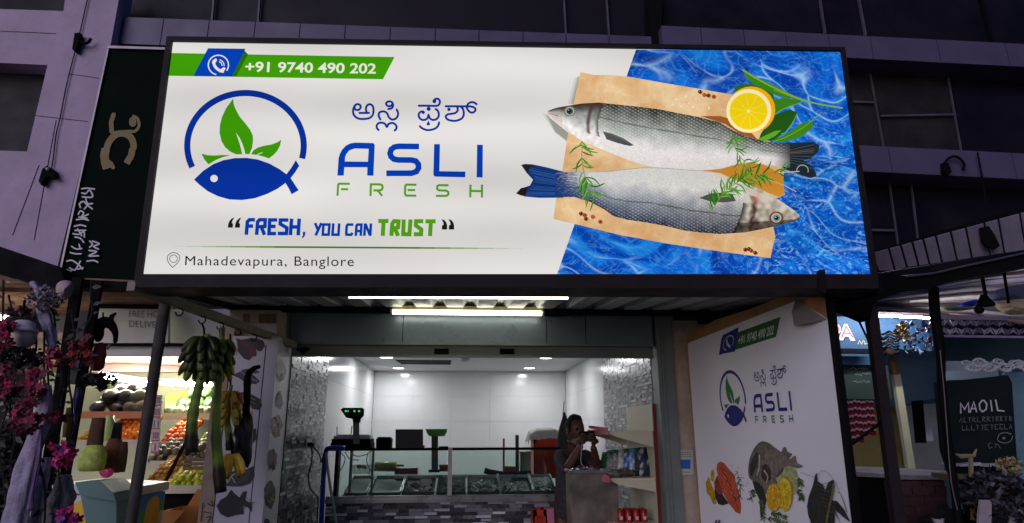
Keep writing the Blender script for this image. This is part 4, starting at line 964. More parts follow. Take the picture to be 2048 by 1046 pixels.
mb = MB(); mb.pq([(851, 858), (894, 858), (893, 865), (888, 872.5), (858, 872.5), (853, 865)], Yg, .22, lin((70, 170, 30))); mk('green_tray', mb, M_AG, gsx)
mb = MB(); mb.pbox(863, 872, 876, 942, Yg+.05, .04); mk('column', mb, mat('patchy_green_steel', (70, 84, 78), .35, .5, .5, 22, .2), gsx)
mb = MB(); mb.pbox(857, 940, 879, 945, Yg+.03, .1); mk('foot', mb, M_DK, gsx)
# inside the glass
def rl(m):
    m.smooth = True; a = at(749, 932, YC+.75); b = at(793, 932, YC+.75); m.tube([a, b], .036, 16)
rp = T('wrapping_roll', 'yellow green roll of wrapping film on a chrome holder behind the counter glass', 'film roll', at(771, 941, YC+.75))
mb = MB(); mb.smooth = True; mb.tube([at(750, 932, YC+.75), at(793, 932, YC+.75)], .040, 16); mk('film', mb, mat('yellow_film', (190, 196, 84), .35, 0, .15, 9, .2), rp)
mb = MB(); mb.smooth = True; mb.tube([at(741, 931, YC+.75), at(808, 931, YC+.75)], .012, 10); mb.tube([at(741, 938, YC+.75), at(800, 938, YC+.75)], .015, 10); mb.bar(at(738, 941, YC+.72), at(800, 942, YC+.72), .04, .01); mk('holder', mb, M_CH, rp)
item('red_plastic_box', 'dark red open plastic box behind the counter glass near the film roll', 'plastic box', mat('dark_red_plastic', (150, 24, 46), .4, 0, .1, 6, .05),
     lambda m: (m.pq([(789, 936.5), (835, 936), (833, 949), (790, 949)], YC+.64, .01), m.pq([(789, 936.5), (835, 936), (833, 949), (790, 949)], YC+.78, .01), m.pbox(790, 946, 833, 949, YC+.65, .13), m.pbox(789, 936.5, 791, 949, YC+.65, .13), m.pbox(832, 936, 835, 949, YC+.65, .13)))
item('brown_carton', 'small brown carton behind the counter glass left of the white mullion', 'carton', mat('brown_card', (140, 84, 54), .8, 0, .15, 6, .1), lambda m: m.pq([(878, 930), (899, 930), (899, 943), (879, 943)], YC+.7, .12))
item('brown_carton', 'small reddish brown carton behind the glass beside the red upright stick', 'carton', mat('brown_card', (140, 84, 54)), lambda m: m.pq([(1010, 933), (1038, 934), (1037, 944), (1010, 943)], YC+.7, .12))
item('red_stick', 'red wooden upright behind the counter right of the white mullion', 'stick', mat('red_paint', (196, 60, 66), .5, 0, .1, 6, .1), lambda m: m.bar(at(1007.5, 945, YC+.62), at(1007.5, 877, YC+.62), .02, .02))
item('green_post', 'dark green upright post behind the right part of the counter', 'post', mat('dark_green_paint', (44, 70, 62), .5, 0, .4, 20, .2), lambda m: m.bar(at(1034.5, 945, YC+.66), at(1034, 870, YC+.66), .035, .03))
item('storage_tin', 'pale grey plastic container behind the right end of the counter glass', 'container', mat('pale_plastic', (170, 172, 160), .5, 0, .08, 5, .05), lambda m: (m.pbox(1041, 906, 1062, 944, YC+.75, .14), m.pbox(1039.5, 903, 1063, 907, YC+.74, .16)))
item('rolled_bag', 'dark rolled up bag lying on the rail behind the counter glass', 'bag', mat('dark_cloth', (30, 30, 36), .8, 0, .3, 10, .4), lambda m: m.tube([at(x, y, YC+.68) for x, y in [(969, 941), (980, 944), (1000, 946), (1030, 947), (1062, 947)]], [.03, .028, .02, .02, .03], 8), smooth=True)
# crates and sack
def crate(m, x0_, y0_, x1_, y1_, Y, d, nx, ny):
    a = at(x0_, y1_, Y); b = at(x1_, y0_, Y); W_ = b.x-a.x; H_ = b.z-a.z; o = a
    m.box((a.x, Y, a.z), (b.x, Y+d, a.z+.012)); 
    for yy in (Y, Y+d-.012):
        m.box((a.x, yy, b.z-.05), (b.x, yy+.012, b.z)); m.box((a.x, yy, a.z+.012), (b.x, yy+.012, a.z+.04))
        m.box((a.x, yy, a.z), (a.x+.03, yy+.012, b.z)); m.box((b.x-.03, yy, a.z), (b.x, yy+.012, b.z))
        for i in range(-ny, nx+1):   # diagonal lattice on each face, clipped to the panel
            for s_ in (1, -1):
                p0 = (a.x+W_*i/nx, a.z); p1 = (p0[0]+H_, b.z)
                if s_ < 0: p0, p1 = (a.x+W_*(i)/nx+H_, a.z), (a.x+W_*i/nx, b.z)
                def clip(p, q):
                    t0, t1 = 0, 1
                    dx = q[0]-p[0]
                    for e, sg in ((a.x+.02, 1), (b.x-.02, -1)):
                        if abs(dx) < 1e-9: continue
                        t = (e-p[0])/dx
                        if dx*sg > 0: t0 = max(t0, t)
                        else: t1 = min(t1, t)
                    return t0, t1
                t0, t1 = clip(p0, p1)
                if t1 > t0: m.bar((p0[0]+(p1[0]-p0[0])*t0, yy+.006, p0[1]+(p1[1]-p0[1])*t0), (p0[0]+(p1[0]-p0[0])*t1, yy+.006, p0[1]+(p1[1]-p0[1])*t1), .006, .009, up=(0, 1, 0))
    m.box((a.x+.006, Y+.004+.012, a.z), (b.x-.006, Y+.018+.004, b.z-.01)); m.box((a.x, Y, a.z), (a.x+.012, Y+d, b.z)); m.box((b.x-.012, Y, a.z), (b.x, Y+d, b.z))
M_RC = mat('orange_red_plastic', (206, 62, 34), .42, 0, .1, 5, .05)
item('orange_crate', 'tall orange red plastic crate behind the counter under the white sack', 'crate', M_RC, lambda m: crate(m, 1068, 877, 1122, 957, YC+1.0, .34, 6, 8))
item('orange_crate', 'small orange red plastic crate on the floor below the right end of the counter', 'crate', M_RC, lambda m: crate(m, 1067, 1020, 1094, 1062, YC-.32, .22, 4, 5))
def sack(m):
    m.smooth = True; n = 22
    c = at(1089, 868, YC+1.16); vs = []
    for i in range(n+1):
        for j in range(13):
            u = i/n*2-1; v = j/12*2-1; z = .075*(1-abs(u)**3)*(1-abs(v)**3)+.02*noise.noise(Vector((u*3, v*3, 1)))
            vs.append(c+Vector((u*.20+.015*noise.noise(Vector((u*4, v*4, 7))), v*.19, z-.05*(abs(v) > .9)-.06*(abs(u) > .95)+.01*u)))
    m.add(vs, [(i*13+j, (i+1)*13+j, (i+1)*13+j+1, i*13+j+1) for i in range(n) for j in range(12)])
item('white_sack', 'crumpled white sack lying on top of the tall orange crate', 'sack', mat('white_cloth', (196, 196, 190), .85, 0, .1, 12, .5), sack)
item('pink_sheet', 'pink paper sheet hanging beside the small orange crate near the man', 'paper', mat('pink_paper', (216, 120, 150), .7, 0, .08, 6, .1), lambda m: m.pq([(1093, 1018), (1107, 1018), (1110, 1062), (1097, 1062)], YC-.38, .012))
ub = T('folded_umbrella', 'folded dark green umbrella standing upright behind the man', 'umbrella', at(1130, 1000, 6.32))
mb = MB(); mb.smooth = True; top = at(1129, 824, 6.34); z0 = top.z
for k in range(1):
    prof = [(.004, 0), (.02, -.05), (.05, -.14), (.075, -.26), (.088, -.45), (.09, -.7), (.085, -.95), (.03, -1.1)]
    n = 18; vs = [top+Vector((-.02*abs(h_)+math.cos(2*math.pi*j/n)*r*(1+.16*math.cos(5*2*math.pi*j/n)), math.sin(2*math.pi*j/n)*r, h_)) for r, h_ in prof for j in range(n)]
    mb.add(vs, [(i*n+j, i*n+(j+1) % n, (i+1)*n+(j+1) % n, (i+1)*n+j) for i in range(len(prof)-1) for j in range(n)])
mk('canopy', mb, mat('dark_green_cloth', (44, 56, 48), .85, 0, .25, 9, .3), ub)
mb = MB(); mb.tube([top+Vector((0, 0, .10)), top-Vector((0.02, 0, .05))], .006, 6); mb.tube([top-Vector((0.02, 0, 1.1)), (top.x-.03, top.y, ZF)], .008, 6); mk('shaft', mb, M_STEEL, ub)
# hose, cables, socket on the left
item('blue_hose', 'bright blue pipe running down beside the left end of the counter', 'pipe', mat('blue_pvc', (26, 70, 190), .35, 0, .1, 6, .05), lambda m: m.tube([at(x, y, YC-.1) for x, y in catmull([(690, 897), (662, 896), (652, 903), (648, 940), (645, 990), (642, 1060)], 4)], .022, 8), smooth=True)
item('white_cable', 'thick white cable sloping down in front of the mosaic base from the blue pipe', 'cable', mat('white_pvc', (190, 192, 196), .5, 0, .06, 6, .05), lambda m: m.tube([at(x, y, YC-.16) for x, y in catmull([(653, 905), (655, 935), (660, 970), (667, 1010), (674, 1060)], 4)], .012, 8), smooth=True)
wx = XL+.02
so_ = T('wall_socket', 'white wall socket with a black plug on the left mosaic wall', 'socket', atx(620, 892, wx))
def onX(x, y, X): return atx(x, y, X)
mb = MB(); mb.prism([onX(612, 877, wx), onX(622, 877, wx), onX(622, 894, wx), onX(611, 894, wx)], (.012, 0, 0)); mk('plate', mb, M_WHITE, so_)
mb = MB(); mb.ball(onX(620, 889, wx+.03), (.035, .03, .02), 8, 6); mk('plug', mb, M_BLACK, so_)
for i, pa in enumerate(([(621, 890), (624, 905), (623, 925), (617, 950), (620, 975), (631, 990), (636, 1000), (634, 1050)], [(622, 890), (632, 900), (640, 912), (643, 925), (650, 900), (664, 898)])):
    item('power_cable', ['black cable looping down the left mosaic wall from the socket', 'black cable running from the wall socket to the counter top'][i], 'cable', M_CABLE, lambda m: m.tube([atx(x, y, wx+.05) if x < 640 else at(x, y, YC-.12) for x, y in catmull(pa, 4)], .006, 6))
item('cable_tangle', 'thin black cables hanging behind the glass under the weighing scale', 'cables', M_CABLE, lambda m: [m.tube([at(x, y, YC+.3) for x, y in catmull(p, 4)], .004, 5) for p in ([(680, 905), (690, 915), (687, 930), (678, 945), (675, 955)], [(700, 904), (712, 912), (730, 910), (742, 902)], [(737, 905), (733, 920), (738, 935), (746, 950)], [(690, 903), (700, 918), (718, 920)])])
bt = T('plastic_tub', 'clear plastic tub with brown contents behind the left counter glass', 'tub', at(720, 948, YC+.8))
mb = MB(); mb.pbox(705, 930, 740, 948, YC+.78, .2); mk('tub', mb, glass('tub_plastic', (.75, .8, .74), .12, .1), bt)
mb = MB(); mb.smooth = True; [mb.ball(at(724+rnd.uniform(-9, 9), 934+rnd.uniform(-2, 3), YC+.86), .018, 7, 5, jit=.6, seed=i) for i in range(9)]; mk('contents', mb, mat('brown_crumbs', (176, 128, 90), .8, 0, .3, 20, .3), bt)

# ================================================================ steel table, shelf unit on the right
YT = 5.30
stt = T('steel_cabinet', 'brushed steel cabinet in front of the man with a round lid on its top', 'steel cabinet', at(1175, 1000, YT)*1)
a = at(1141, 941, YT); b = at(1205, 941, YT); zt_s = a.z
mb = MB(); mb.box((a.x, YT, .22), (b.x+.12, YT+.26, zt_s-.022)); mk('body', mb, mat('dull_steel', (150, 140, 124), .36, .8, .3, 4, .15), stt)
mb = MB(); mb.box((a.x-.01, YT-.015, zt_s-.02), (b.x+.13, YT+.28, zt_s)); mk('top', mb, M_STEEL, stt)
mb = MB(); mb.smooth = True; mb.lathe(Vector((at(1160, 940, YT+.1).x, YT+.12, zt_s+.002)), [(.07, 0), (.075, .006), (.05, .014), (.012, .018), (.012, .03), (.002, .032)], 20); mk('lid', mb, M_CH, stt)
Yn, Yf = 5.185, 6.04
Xs = atx(1220, 960, 1).x; Xf = at(1221, 956, Yn).x; Xb = XR-.022
su = T('shelf_unit', 'cream metal gondola shelf unit with pink price strips along the right wall of the shop', 'shelf unit', (Xb, (Yn+Yf)/2, ZF))
M_CR = mat('cream_enamel', (208, 206, 176), .42, 0, .08, 4, .05); M_PK = mat('pink_strip', (206, 110, 128), .5, 0, .12, 8, .05)
ztop = at(1285, 808, Yn).z
mb = MB(); mb.box((Xb, Yn+.01, ZF), (Xb+.02, Yf, ztop)); mk('back_panel', mb, M_CR, su)
mb = MB(); mb.box((Xb+.0, Yn-.02, ZF), (Xb+.04, Yn+.009, ztop)); mk('upright', mb, mat('dark_red_steel', (110, 22, 22), .5, 0, .2, 6, .1), su)
for k, (ytip, ywall, ybot) in enumerate(((862, 868, 893), (957, 972, 992), (1048, 1070, 1092))):
    z = at(1221, ytip, Yn).z; zb_ = z - (at(1305, ywall, Yn).z-at(1305, ybot, Yn).z)
    mb = MB(); mb.box((Xf, Yn+.012, z-.02), (Xb-.006, Yf, z)); s_ = mk('shelf', mb, M_CR, su)
    for yy in (Yn, Yf-.012): mb = MB(); mb.prism([(Xf+.005, yy, z-.021), (Xb-.006, yy, z-.021), (Xb-.006, yy, zb_-.03), (Xf+.06, yy, z-.045)], (0, .012, 0)); mk('bracket', mb, M_CR, s_)
    mb = MB(); mb.box((Xf-.008, Yn, z-.03), (Xf-.001, Yf, z+.012)); mk('price_strip', mb, M_PK, s_)
sh2 = at(1221, 957, Yn).z; sh3 = at(1221, 1048, Yn).z
item('pink_leaflet', 'pink folded leaflet standing at the front edge of the middle shelf', 'leaflet', M_PK, lambda m: (m.quad(at(1174, 935, 5.7), at(1184, 932, 5.7), at(1219, 953, 5.15), at(1219, 966, 5.15)), m.quad(at(1175, 938, 5.68), at(1219, 956, 5.13), at(1220, 966, 5.13), at(1175, 958, 5.68)), m.quad(at(1177, 851, 5.8), at(1216, 855, 5.15), at(1217, 862, 5.15), at(1178, 857, 5.8))))
# packets on the middle shelf
M_FOIL = mat('packet_foil', attr=True, rough=.22, metal=.3, var=.35, scale=26, bump=.5)
pk = [(1214, 928, (60, 150, 80), 16, -30, 'clear bag with a green print, first on the middle shelf'), (1228, 926, (150, 155, 160), 20, -20, 'silvery bag with a green seal on the middle shelf'), (1240, 928, (130, 130, 130), 20, -18, 'pale grey bag second from the silvery one on the middle shelf'),
      (1252, 932, (180, 182, 175), 24, -15, 'clear and white packet in the middle of the shelf row'), (1264, 930, (50, 80, 150), 26, -12, 'blue and green packet standing on the middle shelf'), (1276, 934, (96, 150, 190), 30, -10, 'light blue and brown packet with a yellow foot on the middle shelf'),
      (1288, 934, (12, 28, 24), 30, -8, 'dark green black packet standing second from the right on the middle shelf'), (1297, 934, (20, 30, 60), 28, -6, 'dark blue black packet at the right end of the middle shelf')]
for i, (x, y, c, h_, lean, lab) in enumerate(pk):
    Yp = 5.86 - i*.072; base = Vector((at(x, y+16, Yp).x, Yp, sh2+.002)); hh = .20+.004*i; ww = .075; mb = MB(); mb.smooth = True; n = 9
    L_ = R(-lean); vs = []; cs = []; r = random.Random(i)
    for face in (1, -1):
        for a_ in range(n):
            for b_ in range(n):
                u, v = a_/(n-1)*2-1, b_/(n-1); puff = .024*(1-u*u)**.5*(math.sin(math.pi*min(1, v*1.1)))+.004*r.random()
                p = Vector((u*ww*(1-.08*v), -face*puff*(.9), v*hh)); p = Vector((p.x+math.sin(L_)*p.z*.45, p.y+p.z*.25, p.z*math.cos(L_))); vs.append(base+p)
                q = lin(c); q = mixc(q, lin((30, 110, 70)), 1 if v > .82 and i in (1, 2, 4, 6) else 0); q = mixc(q, lin((220, 220, 60)), .9 if v < .16 and i in (3, 5) else 0)
                q = mixc(q, lin((120, 90, 70)), .8 if .25 < v < .55 and abs(u) < .6 and i == 5 else 0); q = mixc(q, (.75, .75, .75), .6 if r.random() < .14 else 0); cs.append(q)
    fs = [(f*n*n+a_*n+b_, f*n*n+(a_+1)*n+b_, f*n*n+(a_+1)*n+b_+1, f*n*n+a_*n+b_+1) for f in (0, 1) for a_ in range(n-1) for b_ in range(n-1)]
    mb.add(vs, fs, cols=cs); tag(mk('snack_packet', mb, M_FOIL), lab, 'packet', 'packets on the middle shelf')
for i in range(3):
    def bg_(m, i=i):
        m.smooth = True; r = random.Random(40+i); c = Vector((Xf+.06+.07*i, 5.30+.06*i, sh2+.03)); m.ball(c, (.07, .05, .028), 12, 8, lin((120, 116, 100)), .7, i, (r.uniform(-.3, .3), 0, 1))
    item('flat_packet', ['brown grey flat packet lying at the left front of the middle shelf', 'grey flat packet lying in the front middle of the middle shelf', 'greenish grey flat packet lying in front of the upright packets'][i], 'packet', M_FOIL, bg_, 'flat packets on the middle shelf')
item('green_bottle', 'small clear bottle of green liquid on the middle shelf beside the packets', 'bottle', [glass('bottle_clear', (.6, .9, .6), .1, .05), mat('green_liquid', (96, 190, 60), .3, 0, .05, 6, 0)], lambda m: (m.lathe((at(1207, 936, 5.95).x, 5.95, sh2+.002), [(.025, 0), (.027, .03), (.027, .09), (.012, .12), (.012, .145)], 14), setattr(m, 'mi', 1), m.lathe((at(1207, 936, 5.95).x, 5.95, sh2+.004), [(.022, 0), (.023, .06)], 14)))
for i in range(8):
    r_, c_ = divmod(i, 4); p = Vector((Xf+.085+.062*c_, 5.26+.075*r_, sh3+.002))
    t = T('red_jar', ['second', 'third', 'fourth', 'last'][c_].replace('second', 'first')+' red lidded jar from the left in the '+('front' if r_ == 0 else 'rear')+' row on the lowest shelf', 'jar', p, 'red jars on the lowest shelf')
    mb = MB(); mb.smooth = True; mb.lathe(p, [(.024, 0), (.026, .01), (.026, .07), (.022, .078)], 14); mk('jar', mb, mat('red_jar', (170, 36, 22), .3, 0, .3, 20, .05), t)
    mb = MB(); mb.lathe(p, [(.027, .074), (.027, .092), (.024, .095)], 14); mk('lid', mb, mat('red_lid', (150, 20, 20), .35, 0, .1, 9, .05), t)
    mb = MB(); mb.prism([p+Vector((dx, -.0275, dz)) for dx, dz in ((-.010, .02), (.010, .02), (.010, .045), (-.010, .045))], (0, .002, 0)); mk('label', mb, M_WHITE, t)
# ================================================================ large poster board on the right
q0 = at(1375, 687, 5.0); q1 = at(1662, 640, 3.43); pv = Vector((q1.x-q0.x, q1.y-q0.y, 0)).normalized(); PNn = Vector((-pv.y, pv.x, 0)).normalized()
if PNn.dot(-q0) < 0: PNn = -PNn
def PP(x, y, l=0): return onp(x, y, q0+PNn*(.002+l*.00012), PNn)
po = T('poster_board', 'large white poster board with the same fish logo standing in front of the beige pillar', 'poster board', Vector((q1.x, q1.y, 0)))
mb = MB(); mb.prism([PP(1372, 688, -60), PP(1374, 671, -60), PP(1430, 640, -60), PP(1500, 618, -60), PP(1645, 560, -60), PP(1654, 590, -60), PP(1730, 1200, -60), PP(1412, 1200, -60)], -PNn*.02); mk('plywood_back', mb, M_WOOD, po)
mb = MB(); mb.prism([PP(1375, 686.5), PP(1590, 602), PP(1640, 628), PP(1656, 640), PP(1714, 1150), PP(1410, 1150)], -PNn*.0065); mk('poster_sheet', mb, mat('white_vinyl', (232, 232, 234), .5, 0, .03, 2, .02), po)
mb = MB(); mb.bar(PP(1655, 560, -70), PP(1735, 1220, -70), .03, .045); mk('dark_post', mb, M_BLACK, po)
fl = MB(); fl.smooth = True; fl.add([PP(1591, 598, 3)+PNn*.0, PP(1654, 639, 3), PP(1628, 648, 3)+PNn*.05, PP(1612, 650, 3)+PNn*.06, PP(1597, 652, 3)+PNn*.03, PP(1592, 625, 3)+PNn*.03], [(0, 1, 2, 3, 4, 5)]); mk('peeling_corner', fl, mat('vinyl_back', (132, 128, 126), .7, 0, .2, 5, .2), po)
# artwork: affine transfer from the big sign's plane to the poster's plane
def uv_main(x, y): p = SG(x, y); return (p-SP).dot(ST), p.z
def uv_post(x, y): p = PP(x, y); return (p-q0).dot(pv), p.z
mL, mR = uv_main(368, 290), uv_main(968, 380); pL, pR = uv_post(1440, 800), uv_post(1588, 832)
mT, mB_ = uv_main(491, 179), uv_main(490, 400); pT, pB = uv_post(1464, 739), uv_post(1467, 852.5)
su_ = (pR[0]-pL[0])/(mR[0]-mL[0]); sv_ = (pT[1]-pB[1])/(mT[1]-mB_[1])
def PM(x, y, l=0):
    u, v = uv_main(x, y); s = pL[0]+(u-mL[0])*su_; z = pB[1]+(v-mB_[1])*sv_
    return Vector((q0.x+pv.x*s, q0.y+pv.y*s, z))+PNn*(.002+l*.00012)
print('poster', su_, sv_)
pw = (232, 232, 234); pbl = (16, 20, 120); pgr = (40, 120, 40)
A = Art(PM); draw_logo(A, pw, pbl, pgr); mk('logo', A.mb, M_A, po)
A = Art(PM); draw_script(A, (24, 20, 110)); draw_name(A, pbl, (50, 96, 60)); mk('lettering', A.mb, M_A, po)
hc = [(341, 104), (789, 114), (766, 158.5), (336, 151.5)]; hp = [(1443, 674), (1559, 631), (1555, 671), (1438, 709)]
def PH(x, y, l=0):   # banner: bilinear between its four corners
    t = (y-104)/(152-104); u = (x-338)/(778-338)
    a = (hp[0][0]*(1-u)+hp[1][0]*u, hp[0][1]*(1-u)+hp[1][1]*u); b = (hp[3][0]*(1-u)+hp[2][0]*u, hp[3][1]*(1-u)+hp[2][1]*u)
    return PP(a[0]*(1-t)+b[0]*t, a[1]*(1-t)+b[1]*t, l)
A = Art(PH); gr2 = (14, 92, 34)
A.poly([(338, 108), (787, 108), (768, 154), (338, 154)], gr2); A.poly([(345, 100), (465, 94), (460, 158), (338, 152)], pbl)
A.ring(400, 128, 38, 19, 3, (200, 200, 210), 102, 395, 20); A.stroke([(385, 120), (392, 130), (415, 140)], 8, (200, 200, 210))
A.text('+91 9740 490 202', [(475, 143), (745, 145), (745, 123), (475, 121)], (205, 210, 205), .02)
mk('phone_banner', A.mb, M_A, po)
A = Art(PP); A.layer = 4; K = lambda p: cr(1340, 800, 4.253, p)
# salmon, lemon wedges, rosemary
A.poly(K([(305, 700), (330, 650), (345, 700), (380, 780), (395, 880), (370, 890), (340, 820), (312, 790)]), (190, 150, 20))
A.poly(K([(350, 600), (375, 585), (380, 640), (370, 700), (345, 680)]), (200, 160, 30))
A.poly(K([(378, 760), (440, 790), (500, 880), (450, 897), (410, 885), (385, 830)]), (50, 42, 44))
A.poly(K([(375, 700), (400, 640), (440, 700), (450, 800), (410, 800), (380, 760)]), (150, 64, 40))
A.poly(K([(395, 590), (400, 545), (425, 522), (460, 535), (500, 585), (550, 640), (560, 700), (590, 800), (606, 900), (600, 970), (560, 955), (500, 880), (450, 790), (420, 700)]), (196, 88, 54))
A.inc = 0
for i in range(10): A.stroke(K([(420+i*13, 560+i*30), (470+i*12, 600+i*32)]), 1.2, (226, 140, 104) if i % 2 else (150, 50, 30), round_=False)
A.inc = 1; A.layer += 1
A.stroke(K([(430, 580), (500, 700), (580, 930)]), 1.4, (120, 40, 30), smooth=True)
needle_sprig(A, K([(570, 600), (590, 700), (600, 800), (595, 830)]), 26, 10, [(30, 72, 44), (54, 100, 60)], 1.4, 4)
for i in range(16): A.disc(1340+(rnd.uniform(500, 660))/4.25, 800+rnd.uniform(550, 890)/4.25, .7, 1.2, (30, 30, 34), n=6)
# two breams, lemon halves, herbs
A.poly(K([(665, 620), (670, 540), (690, 460), (730, 390), (780, 352), (840, 365), (900, 410), (945, 440), (960, 410), (985, 400), (1000, 440), (1040, 460), (1010, 500), (960, 560), (850, 640), (760, 740), (720, 700), (680, 670)]), (104, 98, 88), smooth=True, k=3)
A.poly(K([(760, 660), (765, 590), (790, 500), (820, 440), (870, 425), (940, 450), (1010, 500), (1050, 480), (1070, 475), (1080, 530), (1130, 562), (1090, 580), (1040, 575), (990, 640), (900, 720), (820, 800), (780, 760)]), (120, 112, 98), smooth=True, k=3)
A.poly(K([(900, 640), (1000, 560), (1075, 600), (1090, 700), (1070, 800), (1000, 780), (930, 720)]), (168, 172, 120), smooth=True, k=3)
A.poly(K([(675, 560), (715, 470), (745, 440), (750, 520), (720, 600), (700, 650), (680, 640)]), (58, 50, 46)); A.poly(K([(780, 560), (820, 540), (860, 600), (860, 680), (810, 700), (775, 650)]), (66, 54, 48))
A.stroke(K([(760, 470), (760, 560), (740, 640)]), 2.5, (180, 172, 160), smooth=True); A.stroke(K([(800, 600), (830, 650), (820, 700)]), 2.5, (180, 168, 150), smooth=True)
A.poly(K([(890, 660), (930, 600), (975, 570), (960, 610), (920, 655)]), (84, 76, 66))
A.poly(K([(700, 690), (750, 700), (800, 760), (820, 850), (800, 960), (770, 990), (760, 850), (720, 760)]), (44, 46, 40))
for p, n in (([(700, 760), (690, 850)], 20), ([(780, 850), (790, 1010)], 30), ([(1100, 660), (1110, 720)], 30), ([(1090, 760), (1120, 850)], 34), ([(860, 960), (990, 1000)], 40), ([(830, 1010), (1000, 1050)], 36)):
    needle_sprig(A, K([p[0], ((p[0][0]+p[1][0])/2+6, (p[0][1]+p[1][1])/2), p[1]]), n, 9, [(28, 66, 24), (50, 92, 34), (80, 110, 40)], 1.6, n)
lemon(A, *K([(975, 800)])[0], 15.5, (190, 150, 10), (226, 204, 70), (214, 186, 20), ry=35); lemon(A, *K([(880, 828)])[0], 14.5, (200, 140, 10), (220, 190, 60), (212, 160, 20), ry=29)
# prawn
A.poly(K([(1165, 900), (1180, 820), (1210, 740), (1225, 680), (1232, 640), (1248, 618), (1256, 690), (1300, 720), (1320, 770), (1345, 700), (1390, 675), (1400, 740), (1370, 850), (1420, 860), (1480, 930), (1535, 1040), (1480, 1000), (1400, 930), (1400, 1050), (1200, 1050), (1175, 980)]), (46, 48, 44))
for i in range(14): A.stroke(K([(1240+i*6, 700+i*18), (1290+i*9, 720+i*19), (1340+i*8, 700+i*26)]), .8, (88, 92, 66) if i % 2 else (24, 26, 26), round_=False)
A.stroke(K([(1330, 1040), (1350, 930), (1380, 800), (1390, 720)]), 4, (110, 108, 66), smooth=True)
for p in ([(1240, 660), (1180, 640), (1110, 615)], [(1250, 640), (1310, 600), (1400, 690), (1480, 880), (1500, 950)], [(1390, 780), (1450, 800), (1510, 960)]): A.stroke(K(p), .7, (90, 86, 80), smooth=True)
A.stroke(K([(395, 1025), (385, 1050)]), 3, (40, 40, 50)); A.stroke(K([(420, 1025), (412, 1050)]), 3, (40, 40, 50))
mk('seafood_picture', A.mb, M_PRINT, po)
# payment notice on the pillar (its square code left blank)
nt_ = T('payment_notice', 'small cream notice with a blue square taped to the beige plaster pillar', 'notice', at(1372, 950, 5.05))
def PN_(x, y, l=0): return at(x, y, 5.048-l*.0004)
mb = MB(); mb.prism([PN_(1355, 900), PN_(1386, 901), PN_(1388, 950), (PN_(1356, 950))], (0, .006, 0)); mk('paper', mb, mat('cream_card', (186, 188, 176), .6, 0, .06, 6, .05), nt_)
A = Art(PN_); A.poly([(1361, 919), (1381, 919), (1381, 938), (1361, 937)], (36, 96, 176))
A.inc = 0
for i, yy in enumerate((904.5, 908.5, 912.5)): 
    for k in range(5): A.stroke([(1359.5+k*4.8, yy), (1363+k*4.8, yy)], 1.5, (70, 74, 84), round_=False)
A.stroke([(1364, 944), (1380, 944.5)], 1.3, (120, 124, 120)); mk('print', A.mb, M_A, nt_)
# ================================================================ the man taking a photo
def skin(name, chains, m, parent, org, sub=2, root=0):
    """chains: list of [(pos, radius), ...]; a chain may start with an int = index of an existing vertex"""
    vs = []; es = []; rad = []
    for ch in chains:
        prev = None
        for it in ch:
            if isinstance(it, int): prev = it; continue
            p, r = it; vs.append(Vector(p)-org); rad.append(r if hasattr(r, '__len__') else (r, r)); i = len(vs)-1
            if prev is not None: es.append((prev, i))
            prev = i
    me = bpy.data.meshes.new(name); me.from_pydata(vs, es, [])
    a = me.color_attributes.new('Col', 'FLOAT_COLOR', 'POINT')
    o = bpy.data.objects.new(name, me); COL.objects.link(o); me.materials.append(m); o.parent = parent
    sk = o.modifiers.new('skin', 'SKIN'); sk.use_smooth_shade = True; sk.branch_smoothing = .3
    sd = o.modifiers.new('sub', 'SUBSURF'); sd.levels = sub; sd.render_levels = sub
    if not me.skin_vertices: 
        bm = bmesh.new(); bm.from_mesh(me); bm.verts.layers.skin.verify(); bm.to_mesh(me); bm.free()
    for i, v in enumerate(me.skin_vertices[0].data): v.radius = rad[i]; v.use_root = (i == root)
    return o
YM_ = 5.85
def mp(x, y, dy=0): return at(x, y, YM_+dy)
hp_ = mp(1135, 1040); org = Vector((hp_.x, YM_, ZF))
man = T('person', 'man in a dark patterned shirt and black trousers holding a phone up to his face', 'person', org)
M_SKIN = mat('brown_skin', (92, 60, 46), .5, 0, .12, 12, .1); M_SHIRT = mat('dark_patterned_shirt', (62, 58, 60), .85, 0, .7, 38, .3); M_TRS = mat('black_trousers', (22, 22, 26), .85, 0, .2, 10, .2)
M_HAIR = mat('black_hair', (16, 13, 13), .7, 0, .3, 60, .8); M_MASK = mat('grey_mask', (120, 112, 112), .8, 0, .1, 20, .2)
pel = mp(1137, 1046); che = mp(1140, 950); neck = mp(1143, 906, -.01); hb = mp(1146, 884, -.03); hd_ = mp(1150, 860, -.045)
shR = mp(1118, 912, .02); elR = mp(1133, 940, -.20); wrR = mp(1164, 888, -.32)      # his right arm (left in the picture) folds across to the phone
shL = mp(1170, 912, .02); elL = mp(1193, 930, -.12); wrL = mp(1186, 891, -.30)
kneeR = pel+Vector((-.08, -.01, -.42)); kneeL = pel+Vector((.09, -.03, -.42))
